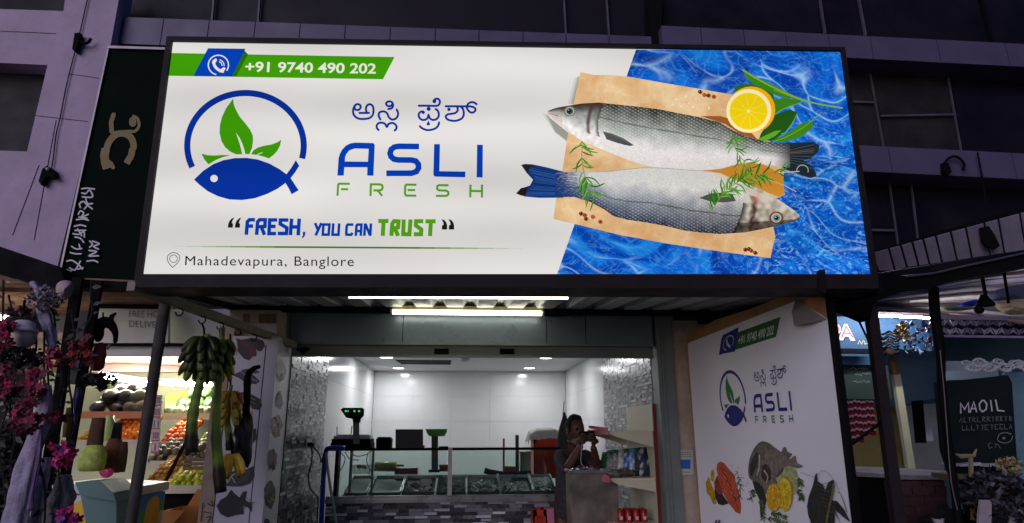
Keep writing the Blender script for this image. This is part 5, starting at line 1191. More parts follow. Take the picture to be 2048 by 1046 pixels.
body = skin('body', [
    [(pel, .09), (che, .11), (neck+Vector((0, .02, -.045)), .085), (neck, .052), (hb, .05)],
    [2, (shR, .06), (elR, .043), ((elR+wrR)/2, .038), (wrR, .026)],
    [2, (shL, .06), (elL, .043), ((elL+wrL)/2, .038), (wrL, .026)],
    [0, (pel+Vector((-.08, 0, -.08)), .08), (kneeR, .062), (Vector((kneeR.x, YM_+.02, ZF+.10)), .042), (Vector((kneeR.x, YM_+.02, ZF+.05)), .042), (Vector((kneeR.x-.01, YM_-.14, ZF+.035)), .035)],
    [0, (pel+Vector((.08, 0, -.08)), .08), (kneeL, .062), (Vector((kneeL.x, YM_+.02, ZF+.10)), .042), (Vector((kneeL.x, YM_+.02, ZF+.05)), .042), (Vector((kneeL.x+.01, YM_-.14, ZF+.035)), .035)],
], M_SKIN, man, org)
# head with face
fwd = (Vector((.45, -1, .02))).normalized(); side = Vector((-fwd.y, fwd.x, 0)).normalized(); upv = Vector((0, 0, 1))
hm = MB(); hm.smooth = True; n, m_ = 28, 22; hc_ = hd_+Vector((0, .0, .0))
for i in range(m_+1):
    for j in range(n):
        a = math.pi*i/m_; b = 2*math.pi*j/n; u = Vector((math.sin(a)*math.cos(b), math.sin(a)*math.sin(b), math.cos(a)))   # u.x side, u.y forward
        rx, ry, rz = .076, .097, .122; x, y, z = u.x*rx, u.y*ry, u.z*rz
        if z < 0: k = 1-.38*(-u.z)**1.5; x *= k; y *= (1-.18*(-u.z)**2)
        if u.y > 0:
            fx = abs(x); 
            y += .022*math.exp(-((fx)/.012)**2)*math.exp(-((z+.022)/.020)**2)   # nose
            y += .010*math.exp(-((fx)/.030)**2)*math.exp(-((z+.066)/.010)**2)   # lips
            y -= .010*math.exp(-((fx-.030)/.014)**2)*math.exp(-((z-.008)/.012)**2)   # eye sockets
            y += .006*math.exp(-((z-.030)/.009)**2)*(fx < .055)                 # brow
            y += .008*math.exp(-((fx)/.025)**2)*math.exp(-((z+.105)/.014)**2)   # chin
        hm.v.append(hc_+side*x+fwd*y+upv*z); hm.c.append((1, 1, 1))
for i in range(m_):
    for j in range(n): hm.f.append([i*n+j, (i+1)*n+j, (i+1)*n+(j+1) % n, i*n+(j+1) % n]); hm.m.append(0); hm.sm.append(True)
for s_ in (-1, 1): hm.ball(hc_+side*.077*s_-upv*.008, (.012, .026, .032), 8, 6)
hdo = mk('head', hm, M_SKIN, man)
em = MB()
for s_ in (-1, 1): em.ball(hc_+side*.030*s_+fwd*.080+upv*.008, (.012, .012, .007), 10, 7)
mk('eye', em, mat('eye_dark', (30, 22, 20), .2, 0, 0, 5, 0), hdo)
hr = MB(); hr.smooth = True; r = random.Random(5)
for i in range(1, 13):
    for j in range(n):
        a = math.pi*i/22; b = 2*math.pi*j/n; u = Vector((math.sin(a)*math.cos(b), math.sin(a)*math.sin(b), math.cos(a)))
        lim = .45 if u.y > .35 else .98
        k = 1.10+.07*noise.noise(u*6) if i/13 < lim or u.y < .35 else .96
        hr.v.append(hc_+side*u.x*.078*k+fwd*(u.y*.098*k)+upv*(u.z*.122*k+.004)); hr.c.append((1, 1, 1))
for i in range(11):
    for j in range(n): hr.f.append([i*n+j, (i+1)*n+j, (i+1)*n+(j+1) % n, i*n+(j+1) % n]); hr.m.append(0); hr.sm.append(True)
hr.f.append(list(range(n))); hr.m.append(0); hr.sm.append(True)
mk('hair', hr, M_HAIR, man)
mkm = MB(); mkm.smooth = True; mkm.ball(hc_+fwd*.052-upv*.098, (.066, .055, .036), 14, 9); mk('face_mask', mkm, M_MASK, man)
# shirt and trousers follow the body
cuR = elR.lerp(wrR, .12); cuL = elL.lerp(wrL, .12)
skin('shirt', [
    [(pel+Vector((0, 0, -.02)), .145), (che, .150), (neck+Vector((0, .02, -.055)), .10), (neck+Vector((0, .01, -.005)), .066)],
    [2, (shR, .078), (elR, .062), (cuR, .058)], [2, (shL, .078), (elL, .062), (cuL, .058)]], M_SHIRT, man, org)
skin('trousers', [
    [(pel+Vector((0, 0, -.04)), .150), (pel+Vector((-.09, 0, -.12)), .125), (kneeR, .085), (Vector((kneeR.x, YM_+.02, ZF+.11)), .066)],
    [0, (pel+Vector((.09, 0, -.12)), .125), (kneeL, .085), (Vector((kneeL.x, YM_+.02, ZF+.11)), .066)]], M_TRS, man, org)
# phone and the two hands round it
pc = mp(1176, 872, -.36)
ph = T('phone', 'black phone held up sideways in both hands of the man', 'phone', pc)
mb = MB(); mb.bar(pc-Vector((.07, -.02, 0)), pc+Vector((.055, -.02, .005)), .010, .075, up=(0, 0, 1)); mk('phone_body', mb, M_BLACK, ph)
mb = MB(); mb.lathe(pc+Vector((-.045, -.008, .022)), [(.008, 0), (.008, .004)], 10, axis=(0, -1, 0)); mk('camera_lens', mb, M_GLASSD, ph)
def hand(wr, cx, sgn):
    palm = Vector((cx, pc.y-.005, pc.z-.03)); d = (palm-wr).normalized()
    ch = [[(wr, (.026, .022)), (wr.lerp(palm, .5), (.032, .018)), (palm, (.036, .016))]]
    L = [.030, .036, .034, .026]
    for k in range(4):
        base = palm+Vector((sgn*-.004, 0, -.020+.020*k)); a = Vector((-sgn*.7, -.55, .25-.02*k)).normalized(); b = Vector((-sgn*.9, .15, .05)).normalized()
        ch.append([2, (base+a*.012, .0095), (base+a*L[k], .0085), (base+a*L[k]+b*L[k]*.8, .0078), (base+a*L[k]+b*L[k]*1.4+Vector((0, .008, 0)), .0065)])
    ch.append([1, (palm+Vector((0, .028, .005)), .0115), (palm+Vector((-sgn*.022, .034, .018)), .0095), (palm+Vector((-sgn*.044, .030, .028)), .0080)])
    return skin('hand', ch, M_SKIN, man, org)
hand(wrR, pc.x-.075, -1); hand(wrL, pc.x+.062, 1)
item('earphone_cable', 'thin white earphone cable hanging from the phone across the dark shirt', 'cable', mat('white_pvc', (190, 192, 196)), lambda m: m.tube([at(x, y, Y_) for (x, y), Y_ in zip(catmull([(1166, 880), (1163, 900), (1162, 925), (1170, 935), (1178, 941)], 4), [5.50+.0*i for i in range(17)])], .003, 5))

# ================================================================ post, beam hooks and bananas at the left
pt0 = at(331, 600, 3.78); pt1 = at(262, 1046, 3.78); dd = (pt1-pt0).normalized()
mb = MB(); mb.smooth = True; mb.tube([pt0, pt0+dd*(pt0.z/abs(dd.z))], .031, 14)
tag(mk('canopy_post', mb, mat('worn_pipe', (72, 68, 64), .6, 0, .4, 7, .3, spec=.3)), 'leaning round grey steel post holding up the left end of the canopy', 'post')
b0 = at(262, 572, 3.40); b1 = at(588, 690, 4.98)
def onbeam(px):   # point under the beam seen at pixel column px
    lo, hi = 0, 1
    for _ in range(40):
        t = (lo+hi)/2; p = b0.lerp(b1, t)-C0; x = 1024+F*p.dot(CR)/p.dot(CF)
        if x < px: lo = t
        else: hi = t
    return b0.lerp(b1, t)-Vector((0, 0, .03))
hooks = []
for i, px in enumerate((361, 406, 442, 477, 509, 541)):
    p = onbeam(px); mb = MB(); mb.smooth = True
    c = p-Vector((0, 0, .018)); mb.tube([c+Vector((.02*math.sin(a), 0, .022*math.cos(a))) for a in [R(-30+i_*20) for i_ in range(16)]], .004, 6)
    tag(mk('hook', mb, M_BLACK), ['first', 'second', 'third', 'fourth', 'fifth', 'sixth'][i]+' round black hook from the left under the slanting canopy beam', 'hook', 'hooks under the canopy beam'); hooks.append(c-Vector((0, 0, .02)))
def banana(mb, base, dirv, L_, r, cb, ct_, seed, droop=.5, side_=None):
    rr = random.Random(seed); d = Vector(dirv).normalized(); pts = []; n = 8; p = Vector(base); rad = []
    for i in range(n+1):
        t = i/n; pts.append(p.copy()); p = p + d*L_/n; d = (d+Vector((0, 0, droop/n*1.6))).normalized()
        rad.append(r*(.35+.65*math.sin(math.pi*min(1, .12+t*.86))**.6) if 0 < i < n else r*.28)
    cols = [mixc(cb, ct_, max(0, (i/n-.55)*1.2)) for i in range(n+1)]; cols[-1] = (.03, .025, .01); mb.smooth = True
    mb.tube(pts, rad, 7, cols=cols)
def banana_bunch(label, top, bottom, tiers, rad, cols, seed, stalk_r=.035, bl=.15, hook=None):
    t = T('banana_bunch', label, 'banana bunch', bottom, 'banana stems hanging from the canopy beam')
    mb = MB(); mb.smooth = True; r = random.Random(seed); n = 22; path = []; rr = []
    for i in range(n+1):
        u = i/n; p = top.lerp(bottom, u)+Vector((.015*math.sin(u*5+seed), .01*math.sin(u*7), 0)); path.append(p); rr.append(stalk_r*(.45+.6*u)*(1+.14*(i % 5 == 0)))
    mb.tube(path, rr, 10, cols=[mixc(lin((134, 168, 54)), lin((84, 108, 38)), r.random()) if i < n-3 else lin((40, 30, 20)) for i in range(n+1)])
    mk('stalk', mb, M_A, t)
    for ti, (u, cnt, cset) in enumerate(tiers):
        hb_ = MB(); c = top.lerp(bottom, u); cm = MB(); 
        for k in range(cnt):
            a = 2*math.pi*k/cnt+ti*.7+r.uniform(-.1, .1); o = Vector((math.cos(a), math.sin(a)*.8, 0))
            for row in (0, 1):
                q = c+o*stalk_r*1.1-Vector((0, 0, row*.03)); c1 = lin(r.choice(cols[cset])); c1 = tuple(v*r.uniform(.8, 1.2) for v in c1)
                banana(hb_, q, o*(.95 if row == 0 else .7)+Vector((0, 0, -.55-.3*row+r.uniform(-.1, .1))), bl*r.uniform(.85, 1.1), rad, c1, mixc(c1, lin((120, 120, 40)), .3), seed*99+k+ti, droop=-.9)
        mk('banana_hand', hb_, mat('banana_skin', attr=True, rough=.42, var=.18, scale=22, bump=.1), t)
    if hook is not None:
        mb = MB(); mb.tube([hook, hook.lerp(top, .5)+Vector((.004, 0, 0)), top+Vector((0, 0, -.03))], .006, 6); mk('hanging_string', mb, M_BLACK, t)
    return t
gset = {0: [(50, 68, 22), (36, 50, 18), (66, 84, 28)], 1: [(80, 104, 30), (96, 112, 34), (66, 88, 28)], 2: [(196, 150, 40), (206, 170, 50), (170, 130, 50)]}
Yb1 = hooks[1].y
banana_bunch('largest bunch of dark green bananas on a thick stalk under the second hook', at(410, 668, Yb1), at(384, 905, Yb1), [(.03, 9, 0), (.11, 9, 0), (.20, 7, 1)], .021, gset, 1, .034, .13, hooks[1])
Yb2 = hooks[2].y
banana_bunch('longest banana stalk, reaching lower than the others, with bright green bananas at its top', at(440, 655, Yb2), at(437, 985, Yb2), [(.08, 7, 1), (.16, 5, 1), (.22, 4, 2)], .018, gset, 2, .033, .11, hooks[2])
Yb3 = hooks[2].y+.18
banana_bunch('shorter green stalk with two hands of ripe yellow bananas in front of the sticker pillar', at(462, 770, Yb3), at(454, 900, Yb3), [(.10, 7, 2), (.35, 5, 2)], .015, gset, 3, .024, .10, Vector((at(458, 690, Yb3).x, Yb3, at(458, 668, Yb3).z)))
t = T('banana_bunch', 'small hand of bright yellow bananas hanging low between the green stalks', 'banana bunch', at(466, 945, Yb3), 'banana stems hanging from the canopy beam')
mb = MB()
for k in range(5): banana(mb, at(461+k*2.5, 908, Yb3-.05), Vector((-.95+.45*k, -.3+.3*(k%2), -.75)), .15, .021, lin((226, 186, 44)), lin((196, 156, 44)), k, droop=-.9)
mk('banana_hand', mb, mat('banana_skin'), t)
mb = MB(); mb.tube([at(458, 845, Yb3), at(465, 912, Yb3-.05)], .008, 6); mk('stalk', mb, M_BLACK, t)
t = T('dried_stalk', 'nearly black dried banana stalk hanging in front of the seafood stickers', 'banana stalk', at(490, 930, Yb3+.05))
mb = MB(); mb.smooth = True; pth = catmull([(520, 733), (506, 738), (496, 752), (494, 790), (492, 830), (493, 860)], 5)
mb.tube([at(x, y, 4.42) for x, y in pth], [.012+.012*min(1, i/12)*(1+.25*(i % 4 == 0)) for i in range(len(pth))], 8); mk('stem', mb, M_BLACK, t)
mb = MB(); mb.smooth = True; c = at(486, 885, 4.40); mb.ball(c, (.065, .05, .16), 14, 10, jit=.5, seed=3); mb.ball(at(480, 855, 4.40), (.03, .03, .07), 10, 8, jit=.5, seed=5); mk('dark_bract', mb, mat('black_bag', (24, 22, 24), .45, 0, .3, 9, .3), t)

# ================================================================ fruit stall on the left
M_SHELF = mat('cream_shelf', (214, 206, 186), .5, 0, .08, 5, .05); M_ORW = mat('orange_lit_shelf', (190, 120, 70), .45, 0, .12, 6, .05)  # orange light on the pumpkin shelf is put into its colour
fs_ = T('fruit_stall', 'brightly lit fruit stall left of the shop with stepped cream shelves', 'fruit stall', at(300, 1000, 6.5))
YS = 8.0
mb = MB(); a = at(120, 1100, YS+.6); b = at(470, 640, YS+.6); mb.box((a.x-.6, YS+.6, 0.1), (b.x+.35, YS+.66, b.z+.2)); mk('back_wall', mb, mat('pale_green_wall', (196, 204, 170), .6, 0, .12, 2, .1), fs_)
cz = at(300, 712, 6.6).z
mb = MB(); mb.box((a.x-.9, 5.35, cz), (b.x+.35, YS+.66, cz+.05)); mk('ceiling', mb, mat('pinkish_ceiling', (196, 170, 158), .6, 0, .08, 3, .1), fs_)
mb = MB(); mb.pbox(150, 700, 470, 744, 7.6, .03); mk('upper_board', mb, mat('mauve_board', (176, 140, 138), .6, 0, .1, 4, .1), fs_)
fb = MB(); fb.pbox(188, 613, 336, 686, 4.95, .04); fb.pbox(336, 618, 460, 690, 5.12, .04); mk('sign_board', fb, mat('grey_white_board', (228, 232, 226), .6, 0, .14, 3, .1), fs_)
fb = MB(); fb.pbox(300, 540, 640, 622, 5.35, .04); mk('dark_infill_board', fb, M_DK, fs_)
fb = MB(); fb.pbox(150, 686, 460, 691, 4.93, .05); mk('sign_rail', fb, M_BLACK, fs_)
fb = MB(); fb.pbox(176, 692, 458, 712, 5.0, .04); mk('lower_board', fb, mat('grey_white_board'), fs_)
def FBp(x, y, l=0): return at(x, y, 4.945-l*.0003)
A = Art(FBp); tb = (112, 118, 112)
A.text('FREE HOME', [(258, 634), (338, 636), (338, 623), (258, 621)], tb, -.006); A.text('DELIVERY', [(258, 654), (334, 656), (334, 643), (258, 641)], tb, -.006)
mk('writing', A.mb, M_A, fs_)
sw = MB(); sw.box((at(424, 800, 5.3).x, 5.3, 0.1), (at(424, 800, 5.3).x+.05, YS+.6, cz)); mk('side_wall', sw, mat('pale_plaster_wall', (110, 108, 104), .8, 0, .15, 5, .2), fs_)
# stepped shelves: list of (x0,x1, y top front px, Y front, depth)
def shelf(x0, x1, y, Y, d, m=M_SHELF, th=8):
    mb = MB(); p = at(x0, y, Y); q = at(x1, y, Y); z = p.z; mb.box((p.x, Y, z-.03), (q.x, Y+d, z)); mb.box((p.x, Y-.012, z-.04), (q.x, Y-.001, z+.03)); mk('shelf', mb, m, fs_); return z
zA = shelf(150, 290, 829, 6.9, .6, M_ORW); zB = shelf(318, 470, 832, 7.3, .6); zC = shelf(150, 292, 886, 6.7, .5); zD = shelf(318, 470, 889, 6.9, .5)
zE = shelf(300, 470, 928, 6.6, .45); zF_ = shelf(300, 470, 978, 6.2, .5)
mb = MB(); p = at(300, 980, 6.25); q = at(442, 980, 6.25); mb.box((p.x, 6.26, .1), (q.x, 6.9, p.z-.03)); mk('dark_base', mb, M_BLACK, fs_)
for lab, p, q, Y in (('glowing tube light above the watermelons in the left part of the fruit stall', (196, 752), (312, 769), 7.2), ('glowing tube light above the right rack of the fruit stall', (322, 766), (424, 770), 7.4)):
    a = at(*p, Y); b = at(*q, Y); t = T('tube_light', lab, 'tube light', (a+b)/2, 'tube lights in the fruit stall')
    mb = MB(); mb.smooth = True; mb.tube([a, b], .02, 10); mk('tube', mb, glow('stall_tube_glow', (255, 246, 230), 230), t)
    mb = MB(); mb.bar(a+Vector((0, .02, .035)), b+Vector((0, .02, .035)), .05, .03); mk('fitting', mb, M_WHITE, t)
ya = MB(); ya.prism([at(330, 838, 7.85), at(440, 830, 7.85), at(440, 782, 8.3), at(330, 790, 8.3)], (0, 0, .02), lin((200, 210, 120))); ya.prism([at(200, 800, 7.5), at(290, 820, 7.5), at(292, 790, 8.2), at(215, 775, 8.2)], (0, 0, .02), lin((150, 170, 90))); ya.prism([at(340, 800, 8.4), at(430, 780, 8.4), at(432, 792, 8.4), at(342, 822, 8.4)], (0, .02, 0), lin((236, 190, 150)))
mk('sheet_lining', ya, M_A, fs_)
a = at(-30, 634, 4.5); b = at(16, 637, 4.5); t = T('tube_light', 'bright tube light peeping in at the left edge above the lampshade', 'tube light', (a+b)/2)
mb = MB(); mb.smooth = True; mb.tube([a-Vector((.5, 0, 0)), b], .013, 10); mk('tube', mb, glow('edge_tube_glow', (255, 244, 228), 26), t)
mb = MB(); mb.bar(a+Vector((-.5, 0, .03)), b+Vector((0, 0, .03)), .04, .02); mk('fitting', mb, M_WHITE, t)
# fruit: one mesh each, copied
def proto(name, r, col, m, jit=.1, dim=None, seg=(12, 8), stem=None):
    mb = MB(); mb.smooth = True; mb.ball((0, 0, r), dim or r, seg[0], seg[1], lin(col), jit, rnd.random()*9)
    if stem: mb.tube([(0, 0, 2*r-.002), (0.003, 0, 2*r+.012)], .003, 5, col=lin(stem))
    me_o = mk(name, mb, m, loc=(0, 0, 0)); return me_o
M_PEEL = mat('fruit_peel', attr=True, rough=.42, var=.14, scale=25, bump=.2)
M_MELON = bpy.data.materials.new('melon_rind'); M_MELON.use_nodes = True
nt = M_MELON.node_tree; wv = nt.nodes.new('ShaderNodeTexWave'); wv.inputs['Scale'].default_value = 6; wv.inputs['Distortion'].default_value = 6; wv.bands_direction = 'X'
tc_ = nt.nodes.new('ShaderNodeTexCoord'); nt.links.new(tc_.outputs['Object'], wv.inputs[0]); rp_ = nt.nodes.new('ShaderNodeValToRGB'); nt.links.new(wv.outputs[0], rp_.inputs[0])
rp_.color_ramp.elements[0].color = (.015, .035, .015, 1); rp_.color_ramp.elements[1].color = (.10, .19, .06, 1); nt.links.new(rp_.outputs[0], nt.nodes['Principled BSDF'].inputs['Base Color']); nt.nodes['Principled BSDF'].inputs['Roughness'].default_value = .35
def heap(kind, label, cat, group, variants, r, x0, x1, z, Y0, Y1, rows, slope=.0, seed=0, jx=.15, sp=1.9):
    rr = random.Random(seed); xa_ = at(x0, 850, Y0).x; xb_ = at(x1, 850, Y0).x; first = {}
    for lev in range(rows):
        nx = max(1, int((xb_-xa_-lev*r*sp)/(r*sp))); ny = max(1, int((Y1-Y0-lev*r*1.2)/(r*sp)))
        for i in range(nx):
            for j in range(ny):
                if lev > 0 and 0 < lev < rows-1 and False: continue
                # inner fruit that nothing shows is left out
                if lev < rows-1 and j > lev+1: continue
                p = Vector((xa_+(i+.5+lev*.5)*r*sp+rr.uniform(-jx, jx)*r, Y0+(j+.5+lev*.5)*r*sp+rr.uniform(-jx, jx)*r, z+lev*r*1.55+slope*j*r))
                v = rr.choice(variants); s_ = rr.uniform(.9, 1.08)
                if v not in first:
                    mb = MB(); mb.smooth = True; q, col, m, dim, lab2 = v; mb.ball((0, 0, r), Vector(dim)*r if dim else r, 12, 8, lin(col), .12, rr.random()*9)
                    o = mk(kind, mb, m, loc=(0, 0, 0)); tag(o, lab2 or label, cat, group); first[v] = o; o.location = p; o.scale = (s_,)*3
                else:
                    o = first[v].copy(); COL.objects.link(o); o.location = p; o.scale = (s_,)*3
                o.rotation_euler = (rr.uniform(-.4, .4), rr.uniform(-.4, .4), rr.uniform(0, 6))
V = lambda col, m=M_PEEL, dim=None, lab=None: (0, col, m, dim, lab)
heap('dark_pumpkin', 'dark blue green pumpkin on the orange tinted shelf at the left of the stall', 'pumpkin', 'dark pumpkins on the orange shelf', (V((40, 52, 58), dim=(1.15, 1.0, .85)), V((30, 40, 44), dim=(1.3, .95, .8)), V((96, 104, 92), dim=(1.2, 1, .8))), .078, 168, 290, zA, 6.92, 7.4, 2, slope=.8, seed=1)
heap('watermelon', 'dark green watermelon on the upper right rack of the fruit stall', 'watermelon', 'watermelons on the upper right rack', ((0, (0, 0, 0), M_MELON, (1.2, 1, .95), None),), .085, 335, 462, zB+.06, 7.5, 7.85, 3, seed=2)
heap('pale_melon', 'pale green melon at the front of the upper right rack', 'melon', 'pale melons on the upper right rack', (V((150, 160, 116)), V((120, 136, 96))), .055, 322, 462, zB, 7.32, 7.52, 1, seed=3)
heap('orange', 'bright orange in the heap on the left middle shelf under the dark pumpkins', 'orange', 'oranges on the left middle shelf', (V((240, 136, 20)), V((232, 116, 18)), V((244, 152, 40))), .031, 196, 290, zC, 6.72, 7.2, 2, slope=.95, seed=4)
heap('mango', 'yellow mango beside the oranges on the left middle shelf', 'mango', 'mangoes on the left middle shelf', (V((226, 190, 40), dim=(.85, 1.2, .8)),), .038, 152, 176, zC, 6.72, 6.9, 3, seed=5)
heap('orange', 'bright orange in the heap on the right rack below the melons', 'orange', 'oranges on the right rack', (V((240, 132, 24)), V((232, 112, 20))), .033, 322, 398, zD, 6.92, 7.38, 2, slope=.95, seed=6)
heap('lime', 'yellow green sweet lime beside the oranges on the right rack', 'lime', 'sweet limes on the right rack', (V((168, 196, 40)), V((190, 200, 60))), .033, 399, 462, zD, 6.92, 7.38, 2, slope=.95, seed=7)
heap('coconut', 'rough grey brown coconut on the narrow shelf below the right oranges', 'coconut', 'coconuts on the narrow shelf', (V((110, 104, 84)), V((88, 84, 66))), .042, 305, 412, zE, 6.62, 7.0, 2, slope=.7, seed=8)
heap('potato', 'small yellow brown potato in the sloping heap beside the freezer', 'potato', 'potatoes beside the freezer', (V((190, 140, 60), dim=(1, 1.3, .8)), V((170, 124, 56), dim=(1.2, 1, .8))), .024, 305, 366, zF_+.04, 6.35, 6.75, 4, slope=.7, seed=9)
heap('lemon', 'yellow green lemon in the heap on the lowest shelf of the fruit stall', 'lemon', 'lemons on the lowest shelf', (V((210, 206, 50), dim=(.9, 1.15, .9)), V((180, 200, 50)), V((224, 180, 50))), .033, 344, 462, zF_, 6.22, 6.6, 2, slope=.7, seed=10)
# wooden crate, cardboard box
wc = MB(); a = at(365, 939, 6.15); b = at(412, 920, 6.15)
for k in range(3): wc.box((a.x, 6.15, a.z+k*.034), (b.x, 6.16, a.z+k*.034+.028))
wc.box((a.x, 6.16, a.z), (a.x+.015, 6.3, b.z+.01)); wc.box((b.x-.015, 6.16, a.z), (b.x, 6.3, b.z+.01)); wc.box((a.x, 6.16, a.z-.004), (b.x, 6.3, a.z+.002))
tag(mk('wooden_crate', wc, mat('weathered_wood', (110, 96, 78), .8, 0, .3, 12, .4)), 'small weathered wooden crate behind the low end of the banana stalks', 'crate')
cb = T('cardboard_box', 'open brown cardboard box on the ground below the fruit shelves', 'cardboard box', at(360, 1046, 5.9)); M_CB = mat('cardboard', (196, 134, 78), .8, 0, .12, 5, .15)
Yb_ = 5.7; mb = MB(); P = lambda x, y, Y=Yb_: at(x, y, Y)
mb.box((P(326, 1020).x, Yb_, .12), (P(400, 1020).x, Yb_+.01, P(340, 1022).z)); mb.box((P(326, 1020).x, Yb_+.01, .12), (P(326, 1020).x+.01, Yb_+.35, P(340, 1022).z)); mb.box((P(400, 1020).x-.01, Yb_+.01, .12), (P(400, 1020).x, Yb_+.35, P(340, 1022).z)); mb.box((P(326, 1020).x+.01, Yb_+.35, .12), (P(400, 1020).x-.01, Yb_+.36, P(340, 1022).z)); mk('body', mb, M_CB, cb)
zc_ = P(340, 1022).z; fx0, fx1 = P(326, 1020).x, P(400, 1020).x
for q in ([(fx0, Yb_, zc_), (fx1-.12, Yb_, zc_), (fx1-.15, Yb_-.16, zc_-.10), (fx0-.05, Yb_-.16, zc_-.10)], [(fx0+.05, Yb_+.35, zc_), (fx1, Yb_+.35, zc_), (fx1-.02, Yb_+.40, zc_+.13), (fx0+.10, Yb_+.40, zc_+.13)], [(fx1, Yb_+.02, zc_), (fx1, Yb_+.3, zc_), (fx1+.12, Yb_+.25, zc_+.06), (fx1+.12, Yb_, zc_+.05)]):
    mb = MB(); mb.prism(q, (0, .004, .004)); mk('flap', mb, M_CB, cb)
# freezer
fz = T('chest_freezer', 'white chest freezer with blue green and yellow graphics beside the leaning post', 'freezer', at(270, 1046, 5.0)); Yz = 4.9
c1 = at(280, 972, Yz); c2 = at(331, 966, Yz+.0); c0 = at(150, 966, Yz+.55); zt3 = c1.z
pts = [Vector((c1.x, Yz, 0)), Vector((at(333, 966, Yz+.42).x, Yz+.42, 0)), Vector((c0.x+.1, Yz+.8, 0)), Vector((c0.x-.05, Yz+.25, 0))]
mb = MB(); mb.prism([p+Vector((0, 0, .1)) for p in pts], (0, 0, zt3-.17)); mk('cabinet', mb, mat('white_freezer', (206, 208, 210), .35, 0, .04, 4, .02), fz)
mb = MB(); e = [p+(p-sum(pts, Vector())/4).normalized()*.02+Vector((0, 0, zt3-.06)) for p in pts]; mb.prism(e, (0, 0, .06)); mk('lid', mb, mat('pale_lid', (196, 200, 204), .3, 0, .05, 4, .02), fz)
def face(p, q, u, z, o=.004): d = (q-p); nrm = Vector((d.y, -d.x, 0)).normalized(); v = p+d*u; return Vector((v.x, v.y, z))+nrm*o
zt4 = zt3-.07
def FR(k, o): return lambda x, y, l=0: face(pts[k], pts[(k+1) % 4], x, zt4-y, o+l*.0004)
for k, nm in ((0, 0), (3, 3)):
    A = Art(FR(k, .003)); A.poly([(.04, .0), (.97, .0), (.97, .07), (.5, .11), (.04, .14)] if k == 0 else [(.55, .0), (.97, .0), (.97, .05), (.8, .06), (.55, .04)], (40, 130, 200)); A.poly([(.04, .13), (.3, .09), (.97, .06), (.97, .12), (.5, .2), (.04, .2)] if k == 0 else [(.55, .04), (.8, .06), (.97, .05), (.97, .08), (.55, .09)], (60, 170, 70))
    A.poly([(.35, .06), (.75, .04), (.85, .3), (.8, .62), (.3, .62), (.28, .3)], (226, 176, 40), smooth=True); A.disc(.55, .30, .12, .07, (220, 110, 40)); A.disc(.5, .45, .14, .06, (240, 200, 60)); A.disc(.62, .55, .1, .05, (200, 60, 90))
    for q in range(8): A.stroke([(.2+rnd.random()*.1, .3+q*.04), (.3+rnd.random()*.06, .32+q*.04)], .02, rnd.choice([(200, 60, 70), (60, 120, 60), (240, 190, 60)]))
    mk('graphics', A.mb, M_A, fz)
item('green_bin', 'teal green plastic bin with a flap lid in front of the freezer', 'bin', mat('teal_plastic', (96, 138, 134), .5, 0, .12, 6, .1), lambda m: (m.pq([(160, 985), (214, 990), (233, 1000), (232, 1080), (178, 1080)], 4.5, .32), m.pq([(150, 965), (200, 962), (226, 985), (232, 1003), (196, 996), (160, 990)], 4.46, .3)))
for i, (x0, y0, x1, y1, c) in enumerate(((171, 836, 203, 905, (82, 56, 42)), (199, 878, 240, 945, (96, 56, 34)), (225, 884, 250, 944, (74, 44, 28)), (219, 845, 240, 890, (36, 34, 38)))):
    def bun(m, x0=x0, y0=y0, x1=x1, y1=y1, c=c, i=i):
        m.smooth = True; Y = 5.15+.12*(i == 3); a = at((x0+x1)/2, y1, Y); w_ = (at(x1, y1, Y).x-at(x0, y1, Y).x)/2; h_ = at(x0, y0, Y).z-a.z
        m.lathe(a, [(w_*.95, 0), (w_, h_*.3), (w_*.9, h_*.7), (w_*.62 if i in (1, 2) else w_*.85, h_), (w_*.3, h_*1.01)], 14, lin(c), (.02 if i else .0, 0, 1), sy=.7)
    item('fibre_bundle', ['tall dark brown fibrous bundle behind the pale green basket on the freezer', 'rounded reddish brown bundle in the middle of the freezer lid', 'narrow brown bundle leaning at the right of the freezer lid', 'small black topped bundle standing behind the reddish brown one'][i], 'bundle', mat('fibre', attr=True, rough=.85, var=.45, scale=30, bump=.8), bun, 'brown bundles on the freezer')
item('green_basket', 'lime green striped bundle standing on the freezer in front of the tall brown one', 'basket', mat('lime_stripes', (176, 196, 90), .6, 0, .4, 24, .5), lambda m: (m.lathe(at(182, 942, 5.0), [(.075, 0), (.09, .05), (.088, .12), (.06, .175), (.02, .18)], 16, sy=.8),), smooth=True)
item('green_bottle', 'pale green bottle with a white cap standing behind the bundles on the freezer', 'bottle', mat('pale_green_bottle', (176, 210, 130), .3, 0, .1, 6, .05), lambda m: m.lathe(at(212, 882, 5.5), [(.05, 0), (.055, .02), (.055, .13), (.03, .17), (.03, .2)], 14), smooth=True)
item('pink_packet', 'small pink packet lying on the freezer lid by the brown bundles', 'packet', mat('pink_plastic', (200, 70, 120), .35, 0, .2, 14, .2), lambda m: m.ball(at(215, 946, 4.98), (.05, .03, .028), 10, 7, jit=.5))
